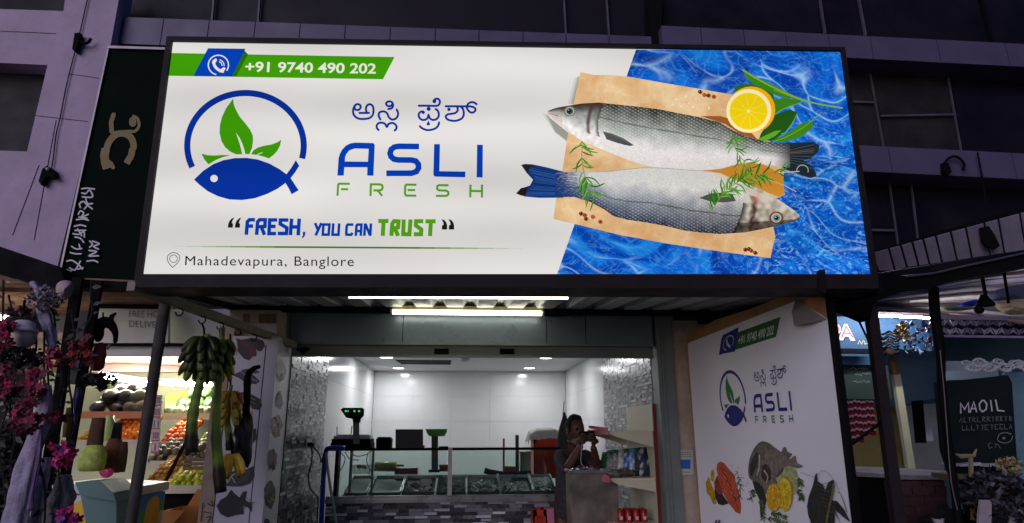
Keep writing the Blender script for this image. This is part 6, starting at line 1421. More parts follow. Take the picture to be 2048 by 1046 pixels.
# hanging sachet strips on the post
t = T('sachet_strip', 'strip of clear sachets with red borders hanging beside the leaning post', 'sachet strip', at(312, 905, 5.2), None)
for k in range(5):
    y = 790+k*23.5; mb = MB(); mb.pq([(308-k*1.2, y), (324-k*1.2, y), (322-k*1.2, y+22), (306-k*1.2, y+22)], 5.2, .006, lin((170, 150, 156))); mb.pq([(307-k*1.2, y+19), (323-k*1.2, y+19), (322-k*1.2, y+22.5), (306-k*1.2, y+22.5)], 5.197, .002, lin((150, 50, 60)))
    for q in range(3): mb.pq([(310+q*4-k*1.2, y+4), (312.5+q*4-k*1.2, y+4), (312+q*4-k*1.2, y+17), (309.5+q*4-k*1.2, y+17)], 5.198, .002, lin(rnd.choice([(120, 60, 66), (200, 200, 205), (90, 80, 90)])))
    mk('sachet', mb, M_AG, t)
item('black_stick', 'dark stick leaning between the freezer and the potatoes', 'stick', M_BLACK, lambda m: m.bar(at(331, 963, 5.6), at(372, 884, 5.6), .03, .02))
# ================================================================ right hand side: stalls beyond the poster
M_TEAL = mat('teal_wall', (84, 112, 118), .7, 0, .2, 3, .15); M_OLIVE = mat('olive_wall', (206, 190, 112), .75, 0, .15, 4, .2); M_BOARD = mat('chalk_board_green', (40, 62, 56), .7, 0, .2, 4, .05)
def wallbox(name, label, cat, pts, Y, d, m, group=None):
    mb = MB(); mb.pq(pts, Y, d); return tag(mk(name, mb, m), label, cat, group)
wallbox('stall_wall', 'dark teal back wall of the stalls on the right of the poster board', 'wall', [(1560, 480), (2500, 400), (2500, 1300), (1560, 1300)], 8.6, .1, M_TEAL)
wallbox('stall_wall', 'dark back wall behind the decorations at the far left', 'wall', [(-600, 440), (330, 560), (330, 1300), (-600, 1300)], 9.2, .1, mat('dark_brown_wall', (44, 38, 40), .8, 0, .3, 3, .2))
# awning of translucent strips
aw = T('corrugated_awning', 'upward sloping awning of pale lilac roof strips on a black beam at the right', 'awning', at(1900, 560, 4.1))
mb = MB(); js = [1750, 1784, 1808, 1831, 1853, 1878, 1908, 1938, 1975, 2003, 2046, 2090, 2140]
top = lambda x: 508-(x-1750)*.268; bot = lambda x: 543-(x-1750)*.148 if x > 1790 else 541
for a, b in zip(js[:-1], js[1:]):
    a_, b_ = a+2.5, b-2; sk_ = 6
    mb.prism([at(a_-sk_, top(a_), 4.0), at(b_-sk_, top(b_), 4.0), at(b_+sk_, bot(b_), 4.06), at(a_+sk_, bot(a_), 4.06)], (0, .004, .008))
mk('roof_strips', mb, mat('lilac_fibre_sheet', (126, 118, 132), .6, 0, .2, 8, .2), aw)
mb = MB(); mb.pq([(1740, 500), (1755, 500), (2160, 380), (2160, 480), (1762, 545), (1745, 545)], 4.42, .03); mk('backing_beam', mb, M_BLACK, aw)
mb = MB(); mb.pq([(1650, 560), (1750, 545), (1811, 552), (1934, 530), (2160, 480), (2160, 512), (2060, 533), (1886, 567), (1862, 578), (1800, 585), (1747, 604), (1740, 640), (1700, 622), (1668, 608), (1650, 590)], 4.1, .12); mk('black_beam', mb, M_BLACK, aw)
mb = MB(); mb.tube([at(x, y, 4.08) for x, y in [(1811, 553), (1870, 546), (1934, 531), (2060, 504), (2160, 480)]], .008, 6); mk('edge_pipe', mb, M_MULL, aw)
item('dark_cloth', 'black rag hanging from the cable in front of the pale awning strips', 'rag', M_BLACK, lambda m: m.pq([(1962, 455), (1978, 452), (1990, 470), (2000, 492), (1992, 497), (1974, 494), (1966, 480)], 3.97, .02))
# posts
mb = MB(); a = at(1737, 588, 4.2); b = at(1797, 1046, 4.2); d_ = (b-a).normalized(); mb.bar(a, a+d_*(a.z/abs(d_.z)), .074, .05, up=(0, 1, 0))
tag(mk('square_post', mb, mat('brown_black_steel', (54, 44, 46), .6, 0, .25, 6, .2, spec=.3)), 'dark square post beside the sachet strips right of the poster board', 'post')
mb = MB(); mb.smooth = True; mb.tube([at(x, y, 4.4) for x, y in catmull([(1867, 575), (1870, 630), (1880, 700), (1884, 780), (1892, 850), (1903, 930), (1912, 1000), (1920, 1080)], 4)], [.036]*9+[.028]*8+[.026]*12, 9)
tag(mk('wavy_post', mb, M_BLACK), 'slightly bent black pole left of the chalk written cabinet', 'post')
mb = MB(); mb.tube([at(x, y, 4.33) for x, y in catmull([(1880, 700), (1888, 780), (1894, 860), (1902, 960), (1915, 1020)], 4)], .004, 5); tag(mk('hanging_cable', mb, M_MULL), 'thin pale cable hanging along the bent black pole', 'cable')
mb = MB(); mb.bar(at(1705, 615, 4.3), at(1736, 680, 4.3), .01, .01); tag(mk('diagonal_brace', mb, M_BLACK), 'thin black strut slanting down from the black beam in front of the blue sign', 'brace')
mb = MB(); mb.bar(at(1697, 893, 4.15), at(1762, 845, 4.15), .016, .016); tag(mk('diagonal_brace', mb, M_BLACK), 'thin black brace slanting across the sachets to the square post', 'brace')
# blue sign with fluorescent tube
bs = T('blue_sign', 'bright blue painted sign with pink and white letters PA under a fluorescent tube', 'sign', at(1760, 700, 6.0)); YB_ = 6.0
mb = MB(); mb.pq([(1640, 632), (1880, 640), (1880, 700), (1640, 696)], YB_, .05); mk('board', mb, mat('blue_sign_paint', (40, 84, 124), .55, 0, .12, 5, .05), bs)
def BS(x, y, l=0): return at(x, y, YB_-.004-l*.0004)
A = Art(BS); q = [(1661, 677), (1711, 679), (1708, 649), (1660, 647)]
A.text('PA', [(x+2, y+2) for x, y in q], (24, 40, 60), .07); A.text('PA', q, (226, 214, 218), .07); A.text('PA', [(1664, 674), (1708, 676), (1705, 652), (1663, 650)], (206, 84, 90), -.005)
A.stroke([(1716, 688), (1719, 681), (1723, 688), (1727, 681)], 1.6, (214, 206, 150)); A.stroke([(1729, 683), (1730, 688), (1735, 687), (1736, 682)], 1.5, (214, 206, 150)); A.disc(1675, 687, 1.5, 1.5, (230, 230, 230))
mk('lettering', A.mb, M_A, bs)
t = T('tube_light', 'glowing fluorescent tube above the blue sign on the right', 'tube light', at(1780, 633, 5.7)); a = at(1690, 628, 5.7); b = at(1866, 636, 5.7)
mb = MB(); mb.smooth = True; mb.tube([a, b], .010, 10); mk('tube', mb, glow('right_tube_glow', (250, 250, 255), 110), t)
mb = MB(); mb.bar(a+Vector((0, .16, .05)), b+Vector((.9, .16, .05)), .02, .02); mk('fitting', mb, mat('mauve_batten', (90, 80, 80), .5, 0, .1, 5, .05), t)
wallbox('sign_rail', 'black rail below the blue sign', 'rail', [(1640, 697), (1745, 698), (1745, 706), (1640, 705)], 5.95, .04, M_BLACK)
wallbox('blue_fascia', 'plain blue fascia between the black rail and the green menu board', 'fascia', [(1640, 706), (1765, 706), (1765, 730), (1640, 729)], 6.05, .04, mat('blue_sign_paint'))
mn = T('menu_board', 'dark green menu board with faint chalk lines above the sachet strips', 'menu board', at(1700, 800, 6.1))
mb = MB(); mb.pq([(1640, 731), (1775, 731), (1785, 800), (1640, 800)], 6.1, .03); mk('board', mb, M_BOARD, mn)
A = Art(lambda x, y, l=0: at(x, y, 6.096-l*.0003)); r = random.Random(12); A.inc = 0
for yy, x0 in ((737, 1700), (748, 1710), (763, 1706)):
    for k in range(7): A.stroke([(x0+k*5, yy+r.uniform(-2, 2)), (x0+k*5+2, yy+r.uniform(-3, 3)), (x0+k*5+3.6, yy+r.uniform(-2, 2))], 1.1, (150, 160, 140))
mk('chalk_writing', A.mb, M_A, mn)
# sachet strips
for k in range(8):
    x = 1684+k*8.4; t = T('sachet_strip', ['first', 'second', 'third', 'fourth', 'fifth', 'sixth', 'seventh', 'eighth'][k]+' hanging strip of red and white sachets counted from the poster board', 'sachet strip', at(x, 880, 5.3), 'red and white sachet strips')
    mb = MB(); mb.smooth = False; rr = random.Random(k)
    for j in range(6 if k < 5 else 5):
        y = 801+j*14+(k % 3)*1.2; w_ = 3.9; lean_ = (y-800)*.09
        mb.pq([(x-w_+lean_, y), (x+w_+lean_, y), (x+w_+1+lean_, y+13), (x-w_+1+lean_, y+13)], 5.3+.006*k, .008, lin((176, 34, 52)))
        mb.pq([(x-w_+lean_, y+1), (x+lean_, y-2), (x+w_+lean_, y+1), (x+w_+lean_, y+4), (x+lean_, y+1.5), (x-w_+lean_, y+4)], 5.296+.006*k, .003, lin((226, 222, 224)))
        mb.pq([(x-2.4+lean_, y+4), (x+2.4+lean_, y+4), (x+2.6+lean_, y+7), (x-2.2+lean_, y+7)], 5.294+.006*k, .003, lin((30, 16, 20)))
    mk('sachets', mb, M_AG, t)
item('sachet_rod', 'black rod carrying the red and white sachet strips', 'rod', M_BLACK, lambda m: m.bar(at(1675, 799, 5.32), at(1760, 800, 5.32), .008, .008))
wallbox('olive_partition', 'olive yellow partition wall behind the square post', 'partition', [(1640, 800), (1806, 806), (1816, 960), (1640, 960)], 7.6, .06, M_OLIVE)
wallbox('grey_partition', 'pale grey green partition between the cream post and the black cabinet', 'partition', [(1800, 812), (1880, 806), (1890, 960), (1816, 960)], 7.5, .05, mat('grey_green_wall', (206, 208, 190), .75, 0, .12, 4, .15))
wallbox('teal_partition', 'blue teal partition high behind the cream post', 'partition', [(1745, 700), (1880, 700), (1885, 792), (1800, 812), (1750, 812)], 7.2, .05, mat('blue_teal', (112, 150, 164), .6, 0, .12, 4, .1))
wallbox('black_cloth', 'black hanging cloth right of the cream post', 'cloth', [(1826, 802), (1846, 800), (1853, 886), (1834, 886)], 6.9, .03, M_BLACK)
wallbox('white_paper', 'small white paper beside the black cloth', 'paper', [(1852, 855), (1864, 854), (1867, 882), (1853, 882)], 6.9, .01, M_WHITE)
cp = T('cream_post', 'cream painted post with a golden turned top leaning between olive and grey walls', 'post', at(1822, 945, 6.5))
mb = MB(); mb.bar(at(1791, 748, 6.4), at(1822, 945, 6.4), .075, .05, up=(0, 1, 0)); mk('shaft', mb, mat('cream_post_paint', (232, 228, 190), .5, 0, .06, 5, .05), cp)
mb = MB(); mb.smooth = True; c = at(1789, 749, 6.4); mb.lathe(c, [(.035, 0), (.05, .03), (.03, .07), (.055, .11), (.035, .15), (.015, .19)], 12); mk('finial', mb, mat('gold_paint', (170, 130, 70), .4, .3, .2, 9, .2), cp)
# clutter of folded decorations beneath the tube
def fans(label, x0, y0, x1, y1, Y, cols, n, seed, cat='decoration'):
    t = MB(); r = random.Random(seed)
    for i in range(n):
        x = r.uniform(x0, x1); y = r.uniform(y0, y1); s_ = r.uniform(5, 13); a = r.uniform(0, 6.28); c = lin(r.choice(cols)); yy = Y+r.uniform(-.1, .1)
        p = [at(x, y, yy), at(x+s_*math.cos(a), y+s_*math.sin(a), yy-.05), at(x+s_*math.cos(a+.6)*1.1, y+s_*math.sin(a+.6)*1.1, yy+.03), at(x+s_*math.cos(a+1.1), y+s_*math.sin(a+1.1), yy-.05)]
        t.prism(p, (0, .006, 0), c)
    return tag(mk('paper_decoration', t, M_A), label, cat)
fans('white and lilac folded paper decorations crowding below the fluorescent tube', 1806, 648, 1874, 682, 5.6, [(190, 190, 210), (150, 150, 176), (110, 96, 110), (120, 60, 50), (80, 100, 130)], 46, 1)
fans('golden orange paper rosette hanging under the tube between square post and bent pole', 1792, 650, 1808, 680, 5.4, [(220, 170, 70), (200, 140, 60), (226, 200, 120)], 26, 2)
fans('blue and white folded paper fans below the white decorations', 1808, 684, 1866, 704, 5.6, [(60, 110, 150), (100, 150, 190), (40, 66, 90), (170, 190, 200)], 24, 3)
item('wavy_ribbons', 'bundle of wavy black and white ribbons hanging beside the square post', 'ribbons', M_AR, lambda m: [m.tube([at(x, y+k*5.2, 5.2) for x, y in catmull([(1755, 664), (1766, 669+2*(k % 2)), (1778, 663), (1790, 668), (1798, 665)], 3)], .008, 4, col=lin((170, 166, 160) if k % 3 == 1 else (40, 38, 40))) for k in range(9)])
item('mask_ornament', 'small cream and pink round ornament on the wavy ribbons', 'ornament', M_AG, lambda m: (m.ball(at(1781, 702, 5.1), (.04, .02, .03), 12, 8, lin((190, 150, 130))), m.ball(at(1774, 683, 5.1), (.02, .015, .018), 9, 6, lin((190, 180, 140))), m.ball(at(1785, 682, 5.1), (.02, .015, .018), 9, 6, lin((190, 180, 140)))))
# bunting and garland
bt_ = T('triangle_bunting', 'double row of lilac and dark triangular bunting below the roof at the right', 'bunting', at(1970, 672, 5.4))
r = random.Random(8)
for row in (0, 1):
    for k in range(17):
        x = 1884+k*11.5+row*5; y = 637+row*17; mb = MB(); c = lin(r.choice([(176, 158, 190), (150, 134, 166), (120, 104, 130), (190, 180, 196)]))
        up_ = (k+row) % 2; s_ = 8
        mb.pq([(x-s_, y+(14 if up_ else 2)), (x, y+(0 if up_ else 16)), (x+s_, y+(15 if up_ else 2)), (x, y+(10 if up_ else 6))], 5.4+row*.02, .006, c); mk('pennant', mb, M_A, bt_)
mb = MB(); mb.bar(at(1880, 672, 5.38), at(2160, 676, 5.38), .02, .02); mb.bar(at(1880, 634, 5.38), at(2160, 640, 5.38), .02, .04); mk('string_rail', mb, mat('lilac_rail', (170, 160, 184), .6, 0, .1, 5, .1), bt_)
wallbox('dark_fascia', 'dark violet board behind the triangular bunting', 'board', [(1878, 632), (2160, 634), (2160, 678), (1880, 674)], 5.5, .03, mat('dark_violet', (52, 42, 60), .8, 0, .2, 5, .1))
gl = MB(); r = random.Random(31)
for k in range(26):
    cx = 1932+k*5.2; cy = 731+5*math.sin(k*.9)+r.uniform(-5, 5); rr_ = r.uniform(7, 13)
    gl.tube([at(cx+rr_*math.cos(a), cy+rr_*.6*math.sin(a), 5.2+r.uniform(-.02, .02)) for a in [i*.7 for i in range(10)]], r.uniform(.005, .011), 5)
tag(mk('white_garland', gl, mat('white_foam', (206, 208, 214), .6, 0, .15, 12, .2)), 'curly white garland across the dark teal wall at the right', 'garland')
wallbox('pale_partition', 'pale blue grey partition under the left part of the white garland', 'panel', [(1893, 722), (1995, 722), (1998, 758), (1896, 760)], 6.2, .03, mat('pale_blue_panel', (150, 164, 176), .5, 0, .15, 6, .05))
# chalk written cabinet
cbn = T('chalkboard_cabinet', 'tall black cabinet with white chalk writing at the right', 'cabinet', at(1960, 950, 5.0))
mb = MB(); mb.pq([(1876, 765), (2016, 750), (2024, 765), (2036, 950), (1906, 955), (1888, 900)], 5.0, .05); mk('door_panel', mb, mat('black_green_board', (20, 30, 28), .6, 0, .25, 4, .05, spec=.3), cbn)
A = Art(lambda x, y, l=0: at(x, y, 4.994-l*.0004)); K = lambda p: cr(1640, 760, 3.657, p); wc_ = (214, 216, 216)
for p in ([(1030, 240), (1028, 170), (1058, 215), (1085, 165), (1090, 235)], [(1098, 235), (1125, 160), (1145, 232)], [(1108, 210), (1140, 208)], [(1185, 150), (1165, 175), (1170, 215), (1190, 232), (1215, 215), (1220, 175), (1200, 150), (1185, 150)], [(1248, 150), (1258, 225)], [(1285, 148), (1300, 222), (1345, 228)]):
    A.stroke(K(p), 3.0, wc_)
r = random.Random(77); A.inc = 0; gc = (120, 126, 126)
for yy, x0, x1, h in ((292, 1020, 1400, 34), (350, 1040, 1400, 34)):
    x = x0
    while x < x1:
        w_ = r.uniform(14, 26); g_ = r.choice([[(0, 0), (0, 1), (1, 1)], [(0, 1), (0, 0), (1, .1), (.2, .5), (1, 1)], [(0, 1), (.5, 0), (1, 1)], [(1, 0), (0, 0), (0, .5), (.9, .5), (0, .5), (0, 1), (1, 1)], [(0, 0), (1, .1), (.5, .1), (.5, 1)], [(0, 1), (0, 0), (1, .3), (0, .5), (1, 1)]])
        A.stroke(K([(x+u*w_, yy-h/2+v*h+(x-x0)*-.03) for u, v in g_]), 1.3, gc); x += w_+r.uniform(9, 16)
A.stroke(K([(1400, 395), (1350, 385), (1310, 400), (1300, 440), (1340, 460), (1390, 450), (1410, 410)]), 1.8, (130, 136, 130), smooth=True); A.disc(*K([(1345, 425)])[0], 3, 2.5, (130, 136, 130))
for p in ([(1250, 460), (1230, 470), (1240, 500), (1260, 490)], [(1275, 465), (1290, 470), (1280, 495)], [(1300, 470), (1320, 500)]): A.stroke(K(p), 1.3, gc)
mk('chalk_writing', A.mb, M_A, cbn)
tbd = T('teal_board', 'blue teal board with pale chalk swirls at the right edge', 'board', at(2040, 900, 5.3))
mb = MB(); mb.pq([(2010, 745), (2180, 740), (2200, 960), (2030, 960)], 5.45, .04); mk('board', mb, mat('blue_teal'), tbd)
A = Art(lambda x, y, l=0: at(x, y, 5.444-l*.0003)); r = random.Random(3); A.inc = 0
for k in range(14): x, y = 2030+r.uniform(0, 50), 830+r.uniform(0, 90); A.stroke([(x, y), (x+r.uniform(-12, 12), y+r.uniform(-14, 14)), (x+r.uniform(-12, 12), y+r.uniform(-14, 14))], 1.3, (110, 150, 150), smooth=True)
mk('chalk_swirls', A.mb, M_A, tbd)
# counter with stone top and brick front
sc_ = T('brick_counter', 'low counter with a pale stone top, black left front and dark red brick right front', 'counter', at(1800, 1046, 5.6))
mb = MB(); mb.prism([at(1640, 938, 5.9), at(1770, 941, 5.9), at(1897, 949, 5.6), at(1899, 960, 5.45), at(1795, 957, 5.45), at(1640, 946, 5.6)], (0, 0, .03)); mk('stone_top', mb, mat('speckled_stone', (150, 142, 146), .6, 0, .35, 30, .3), sc_)
mb = MB(); mb.pq([(1640, 950), (1795, 958), (1806, 1150), (1640, 1150)], 5.55, .1); mk('black_front', mb, M_BLACK, sc_)
bm_ = MB(); r = random.Random(2); o = at(1797, 1110, 5.5); W_ = at(1897, 1000, 5.5).x-o.x; H_ = at(1850, 961, 5.5).z-o.z; y = 0; row = 0
while y < H_:
    x = -.11*(row % 2)
    while x < W_:
        a, b = max(0, x), min(W_, x+.20)
        if b-a > .02: g_ = r.uniform(.6, 1.2); bm_.box((o.x+a+.004, 5.5-r.uniform(0, .006), o.z+y), (o.x+b-.004, 5.56, o.z+min(H_, y+.068)), tuple(v*g_ for v in lin((84, 56, 54))))
        x += .208
    y += .078; row += 1
mk('brick_front', bm_, mat('rough_brick', attr=True, rough=.85, var=.35, scale=16, bump=.6), sc_)
mb = MB(); mb.box((o.x, 5.515, o.z), (o.x+W_, 5.6, o.z+H_)); mk('mortar', mb, mat('grey_mortar', (84, 80, 80), .9, 0, .2, 9, .2), sc_)
tb_ = T('plank_table', 'worn plank table edge in front of the black cabinet', 'table', at(1950, 1000, 4.9))
mb = MB(); mb.pq([(1918, 950), (1995, 950), (1997, 958), (1920, 959)], 4.8, .3); mk('plank', mb, mat('weathered_wood', (110, 96, 78)), tb_)
mb = MB(); mb.pq([(1920, 929), (1962, 925), (1963, 931), (1921, 933)], 4.9, .2); mb.pq([(1980, 928), (2000, 927), (2000, 933), (1980, 934)], 4.9, .2); mk('white_sheets', mb, M_WHITE, tb_)
for x in (1925, 1990):
    mb = MB(); mb.bar(at(x, 958, 4.85), Vector((at(x, 958, 4.85).x, 4.85, .1)), .04, .04); mk('leg', mb, M_BLACK, tb_)
item('wooden_stick', 'upright pale wooden stick with a driftwood piece on its top', 'stick', mat('pale_wood', (150, 140, 104), .7, 0, .2, 12, .2), lambda m: (m.bar(at(1941, 914, 4.7), at(1946, 1040, 4.7), .022, .022), m.tube([at(x, y, 4.7) for x, y in [(1912, 908), (1922, 913), (1935, 912), (1948, 911), (1953, 898)]], [.006, .018, .016, .014, .004], 7)))
def leafy(m, cx, cy, rx, ry, Y, n, cols, seed, s0=.02, s1=.05, depth=.25):
    r = random.Random(seed); c0 = at(cx, cy, Y); sx = (at(cx+rx, cy, Y)-c0).length; sy = (at(cx, cy+ry, Y)-c0).length
    for i in range(n):
        while True:
            u, v, w_ = r.uniform(-1, 1), r.uniform(-1, 1), r.uniform(-1, 1)
            if u*u+v*v+w_*w_ < 1: break
        p = c0+Vector((u*sx, w_*depth, v*sy)); d = Vector((r.uniform(-1, 1), r.uniform(-1, 1), r.uniform(-.6, 1))).normalized(); n_ = d.cross(Vector((r.uniform(-1, 1), r.uniform(-1, 1), r.uniform(-1, 1)))).normalized()
        l = r.uniform(s0, s1); w2 = l*r.uniform(.25, .45); c = lin(r.choice(cols)); k = r.uniform(.6, 1.3); c = tuple(x*k for x in c); up_ = d.cross(n_)*l*.12
        m.add([p, p+d*l*.45+n_*w2+up_, p+d*l, p+d*l*.45-n_*w2+up_], [(0, 1, 2), (0, 2, 3)], c)
M_LEAF = mat('petals_and_leaves', attr=True, rough=.6, var=.2, scale=20, bump=.1)
item('dried_flowers', 'cluster of beige dried flowers above dark leaves in front of the black cabinet', 'dried flowers', M_LEAF, lambda m: (leafy(m, 2018, 932, 26, 15, 4.6, 240, [(170, 156, 110), (140, 126, 88), (190, 176, 130)], 4, .015, .04, .08)))
item('dark_shrub', 'dark leafy potted shrub with pale spots at the lower right corner', 'shrub', M_LEAF, lambda m: (leafy(m, 2000, 1000, 62, 60, 4.6, 900, [(30, 36, 34), (22, 24, 28), (52, 50, 60), (90, 84, 96)], 5, .03, .08, .2), m.tube([at(2000, 980, 4.6), (at(2000, 980, 4.6).x, 4.6, .05)], .02, 6, col=(.02, .02, .02))))
item('white_towel', 'white towel hanging among the dark leaves at the lower right', 'towel', mat('lilac_white_cloth', (170, 160, 166), .85, 0, .15, 9, .4), lambda m: m.pq([(1962, 1000), (1984, 1000), (1982, 1070), (1957, 1070), (1958, 1030)], 4.5, .02))
item('white_bag', 'white bag in the lower right corner of the view', 'bag', mat('lilac_white_cloth'), lambda m: m.pq([(2022, 1024), (2040, 1018), (2056, 1022), (2060, 1080), (2018, 1080)], 4.5, .1))
item('dark_mound', 'dark rounded cover in front of the brick counter', 'cover', M_BLACK, lambda m: m.ball(at(1905, 1070, 5.0), (.26, .2, .19), 20, 12, jit=.2), smooth=True)
item('white_cup', 'small white cup in front of the brick counter beside the dark cover', 'cup', M_WHITE, lambda m: m.lathe(at(1878, 1050, 4.9), [(.03, 0), (.04, .045), (.036, .045), (.03, .01)], 14))
# roof of poles, cloths and hanging lamp above the right stall
rf = T('pole_roof', 'ceiling of pale weathered poles and sheets over the right stall', 'roof', at(1900, 620, 5.5))
r = random.Random(14)
for k in range(22):
    u = k/21; a = (1738+r.uniform(-6, 6), 612-u*8+r.uniform(-2, 2)); b = (2150, 655-u*150+r.uniform(-4, 4))
    if u > .5: a = (1740+(u-.5)*240, 604-(u-.5)*56)
    mb = MB(); mb.smooth = True; m_ = ((a[0]+b[0])/2, (a[1]+b[1])/2-6+r.uniform(-4, 4))
    mb.tube([at(*a, 6.6), at(*m_, 5.7), at(*b, 4.9)], [r.uniform(.012, .03) for _ in range(3)], 6, col=lin(r.choice([(226, 218, 224), (206, 196, 206), (150, 138, 142), (236, 230, 230), (90, 78, 80), (176, 146, 136)]))); mk('pole', mb, M_A, rf)
mb = MB(); mb.prism([at(1736, 616, 7.6), at(1860, 574, 7.0), at(2160, 500, 6.4), at(2160, 640, 6.4), at(1880, 634, 7.0)], (0, .02, .03)); mk('dark_sheet', mb, mat('dark_roof_sheet', (60, 54, 58), .8, 0, .35, 9, .3), rf)
def cloth(label, pts, Y, c, seed):
    mb = MB(); mb.smooth = True; P_ = catmull(pts, 4, True); cx = sum(p[0] for p in P_)/len(P_); cy = sum(p[1] for p in P_)/len(P_); r = random.Random(seed)
    vs = []; R_ = 5
    for j in range(R_+1):
        k = j/R_
        for p in P_: vs.append(at(cx+(p[0]-cx)*k, cy+(p[1]-cy)*k, Y-.10*(1-k*k)+.02*noise.noise(Vector((p[0]*.09, p[1]*.09, j+seed)))))
    n = len(P_); mb.add(vs, [(j*n+i, j*n+(i+1) % n, (j+1)*n+(i+1) % n, (j+1)*n+i) for j in range(R_) for i in range(n)], lin(c)); return tag(mk('bundle', mb, M_AR), label, 'bundle')
cloth('cream paper bag hanging from the pole roof at the right edge', [(1987, 607), (2010, 602), (2050, 598), (2080, 612), (2060, 626), (2020, 630), (2000, 622)], 5.0, (226, 206, 166), 1)
cloth('bright blue plastic wrap tucked among the roof poles', [(1916, 612), (1930, 604), (1955, 600), (1952, 610), (1935, 614)], 5.2, (40, 60, 200), 2)
cloth('slate blue tarpaulin hanging under the pole roof at the right edge', [(1976, 590), (2010, 575), (2080, 566), (2080, 598), (2020, 600), (1985, 602)], 5.3, (92, 96, 124), 3)
cloth('green and cream cloth roll under the roof poles left of the pendant lamp', [(1878, 612), (1920, 610), (1948, 616), (1920, 622), (1885, 621)], 5.4, (150, 160, 120), 4)
pl_ = T('pendant_lamp', 'black pendant lamp hanging from the beam at the right', 'pendant lamp', at(1970, 612, 4.4))
mb = MB(); mb.bar(at(1963, 548, 4.4), at(1972, 595, 4.4), .018, .018); mk('rod', mb, M_BLACK, pl_)
mb = MB(); mb.smooth = True; c = at(1971, 612, 4.4); mb.lathe(c, [(.065, 0), (.06, .02), (.035, .055), (.02, .085)], 14); mb.ball(at(1958, 620, 4.4), (.035, .03, .03), 10, 7); mk('shade', mb, M_BLACK, pl_)
item('roof_rod', 'black rod hanging from the beam to the cream bag', 'rod', M_BLACK, lambda m: m.bar(at(2007, 538, 4.4), at(2017, 605, 4.6), .02, .02))

# ================================================================ far left: beam, ceiling, posts, hanging decorations
item('dark_beam', 'black sloping beam along the foot of the lilac stone wall at the left', 'beam', M_BLACK, lambda m: m.pq([(-160, 440), (0, 493), (118, 533), (130, 562), (290, 563), (336, 600), (334, 607), (262, 577), (95, 574), (60, 566), (0, 549), (-160, 500)], 4.0, .12))
lc = T('stall_ceiling', 'warm brown corrugated ceiling sheet over the left stalls', 'ceiling', at(100, 600, 4.8))
mb = MB(); mb.smooth = True; n = 46; A0 = (at(-300, 540, 4.15), at(345, 566, 4.15)); A1 = (at(-200, 632, 5.4), at(345, 622, 5.4)); vs = []
for i in range(n+1):
    u = i/n; dz = .018*math.sin(u*math.pi*2*9); 
    for k in range(9): v = k/8; p = A0[0].lerp(A0[1], v).lerp(A1[0].lerp(A1[1], v), u); vs.append(p+Vector((0, 0, dz+.008*noise.noise(p*3))))
mb.add(vs, [(i*9+k, i*9+k+1, i*9+k+10, i*9+k+9) for i in range(n) for k in range(8)]); mk('corrugated_sheet', mb, mat('warm_lit_sheet', (176, 138, 112), .7, 0, .3, 5, .2), lc)  # warm lamp light on the sheet is put into its brown tint
mb = MB(); mb.bar(at(188, 612, 4.9), at(340, 614, 4.9), .03, .03); mk('black_rail', mb, M_BLACK, lc)
for lab, p, q, w_, m in (('black post leaning left beneath the green signboard', (157, 556), (92, 960), .058, M_BLACK), ('broad dark grey slanting board behind the hanging red flowers', (165, 622), (131, 768), .12, mat('slate_grey', (72, 74, 74), .75, 0, .15, 5, .1)), ('second black pole, nearer the fruit stall, leaning left', (198, 562), (148, 850), .045, M_BLACK)):
    mb = MB(); a = at(*p, 3.95 if w_ < .1 else 4.1); b = at(*q, 3.95 if w_ < .1 else 4.1); d_ = (b-a).normalized(); mb.bar(a, a+d_*(a.z/abs(d_.z)) if w_ < .1 else b, w_, .03, up=(0, 1, 0)); tag(mk('leaning_post', mb, m), lab, 'post')
M_LIL = mat('lilac_white_wrap', (168, 158, 182), .8, 0, .35, 9, .8)
def drape(name, label, cat, path, rads, Y, m, seed, wob=.25):
    mb = MB(); mb.smooth = True; P_ = catmull(path, 6); n = 30; vs = []; k = len(P_); 
    for i, p in enumerate(P_):
        t = i/(k-1)*(len(rads)-1); j = min(int(t), len(rads)-2); r_ = rads[j]*(1-(t-j))+rads[j+1]*(t-j); c = at(*p, Y)
        for q in range(n): a = 2*math.pi*q/n; r2 = r_*.8*(1+wob*noise.noise(Vector((math.cos(a)*3.6, math.sin(a)*3.6+i*.05, i*.2+seed)))*2.4+.12*math.cos(a*5+i*.15+seed)); vs.append(c+Vector((math.cos(a)*r2, math.sin(a)*r2*.7, 0)))
    mb.add(vs, [(i*n+q, i*n+(q+1) % n, (i+1)*n+(q+1) % n, (i+1)*n+q) for i in range(k-1) for q in range(n)]+[tuple(range(n)), tuple(range((k-1)*n, k*n))]); return tag(mk(name, mb, m), label, cat)
drape('wrapped_column', 'lilac white cloth wrapped round the upper part of the left post', 'cloth', [(82, 585), (86, 625), (98, 660), (104, 690), (98, 715)], [.025, .04, .035, .03, .01], 3.7, M_LIL, 1)
drape('wrapped_column', 'long pale lilac wrapped column running from mid height to the lower left corner', 'wrapped column', [(92, 770), (86, 830), (70, 880), (52, 940), (40, 1000), (28, 1060)], [.03, .045, .055, .065, .07, .075], 3.6, M_LIL, 2, .15)
drape('wrapped_column', 'narrow pale grey wrapped column right of the long lilac one', 'wrapped column', [(92, 915), (85, 960), (76, 1010), (68, 1070)], [.03, .035, .035, .03], 3.7, M_LIL, 3, .1)
drape('grey_drape', 'grey plastic sheet draped low beside the teal bin', 'plastic sheet', [(128, 950), (126, 985), (120, 1020), (116, 1070)], [.04, .07, .08, .09], 3.8, mat('grey_plastic_sheet', (130, 132, 134), .5, 0, .2, 8, .5), 4)
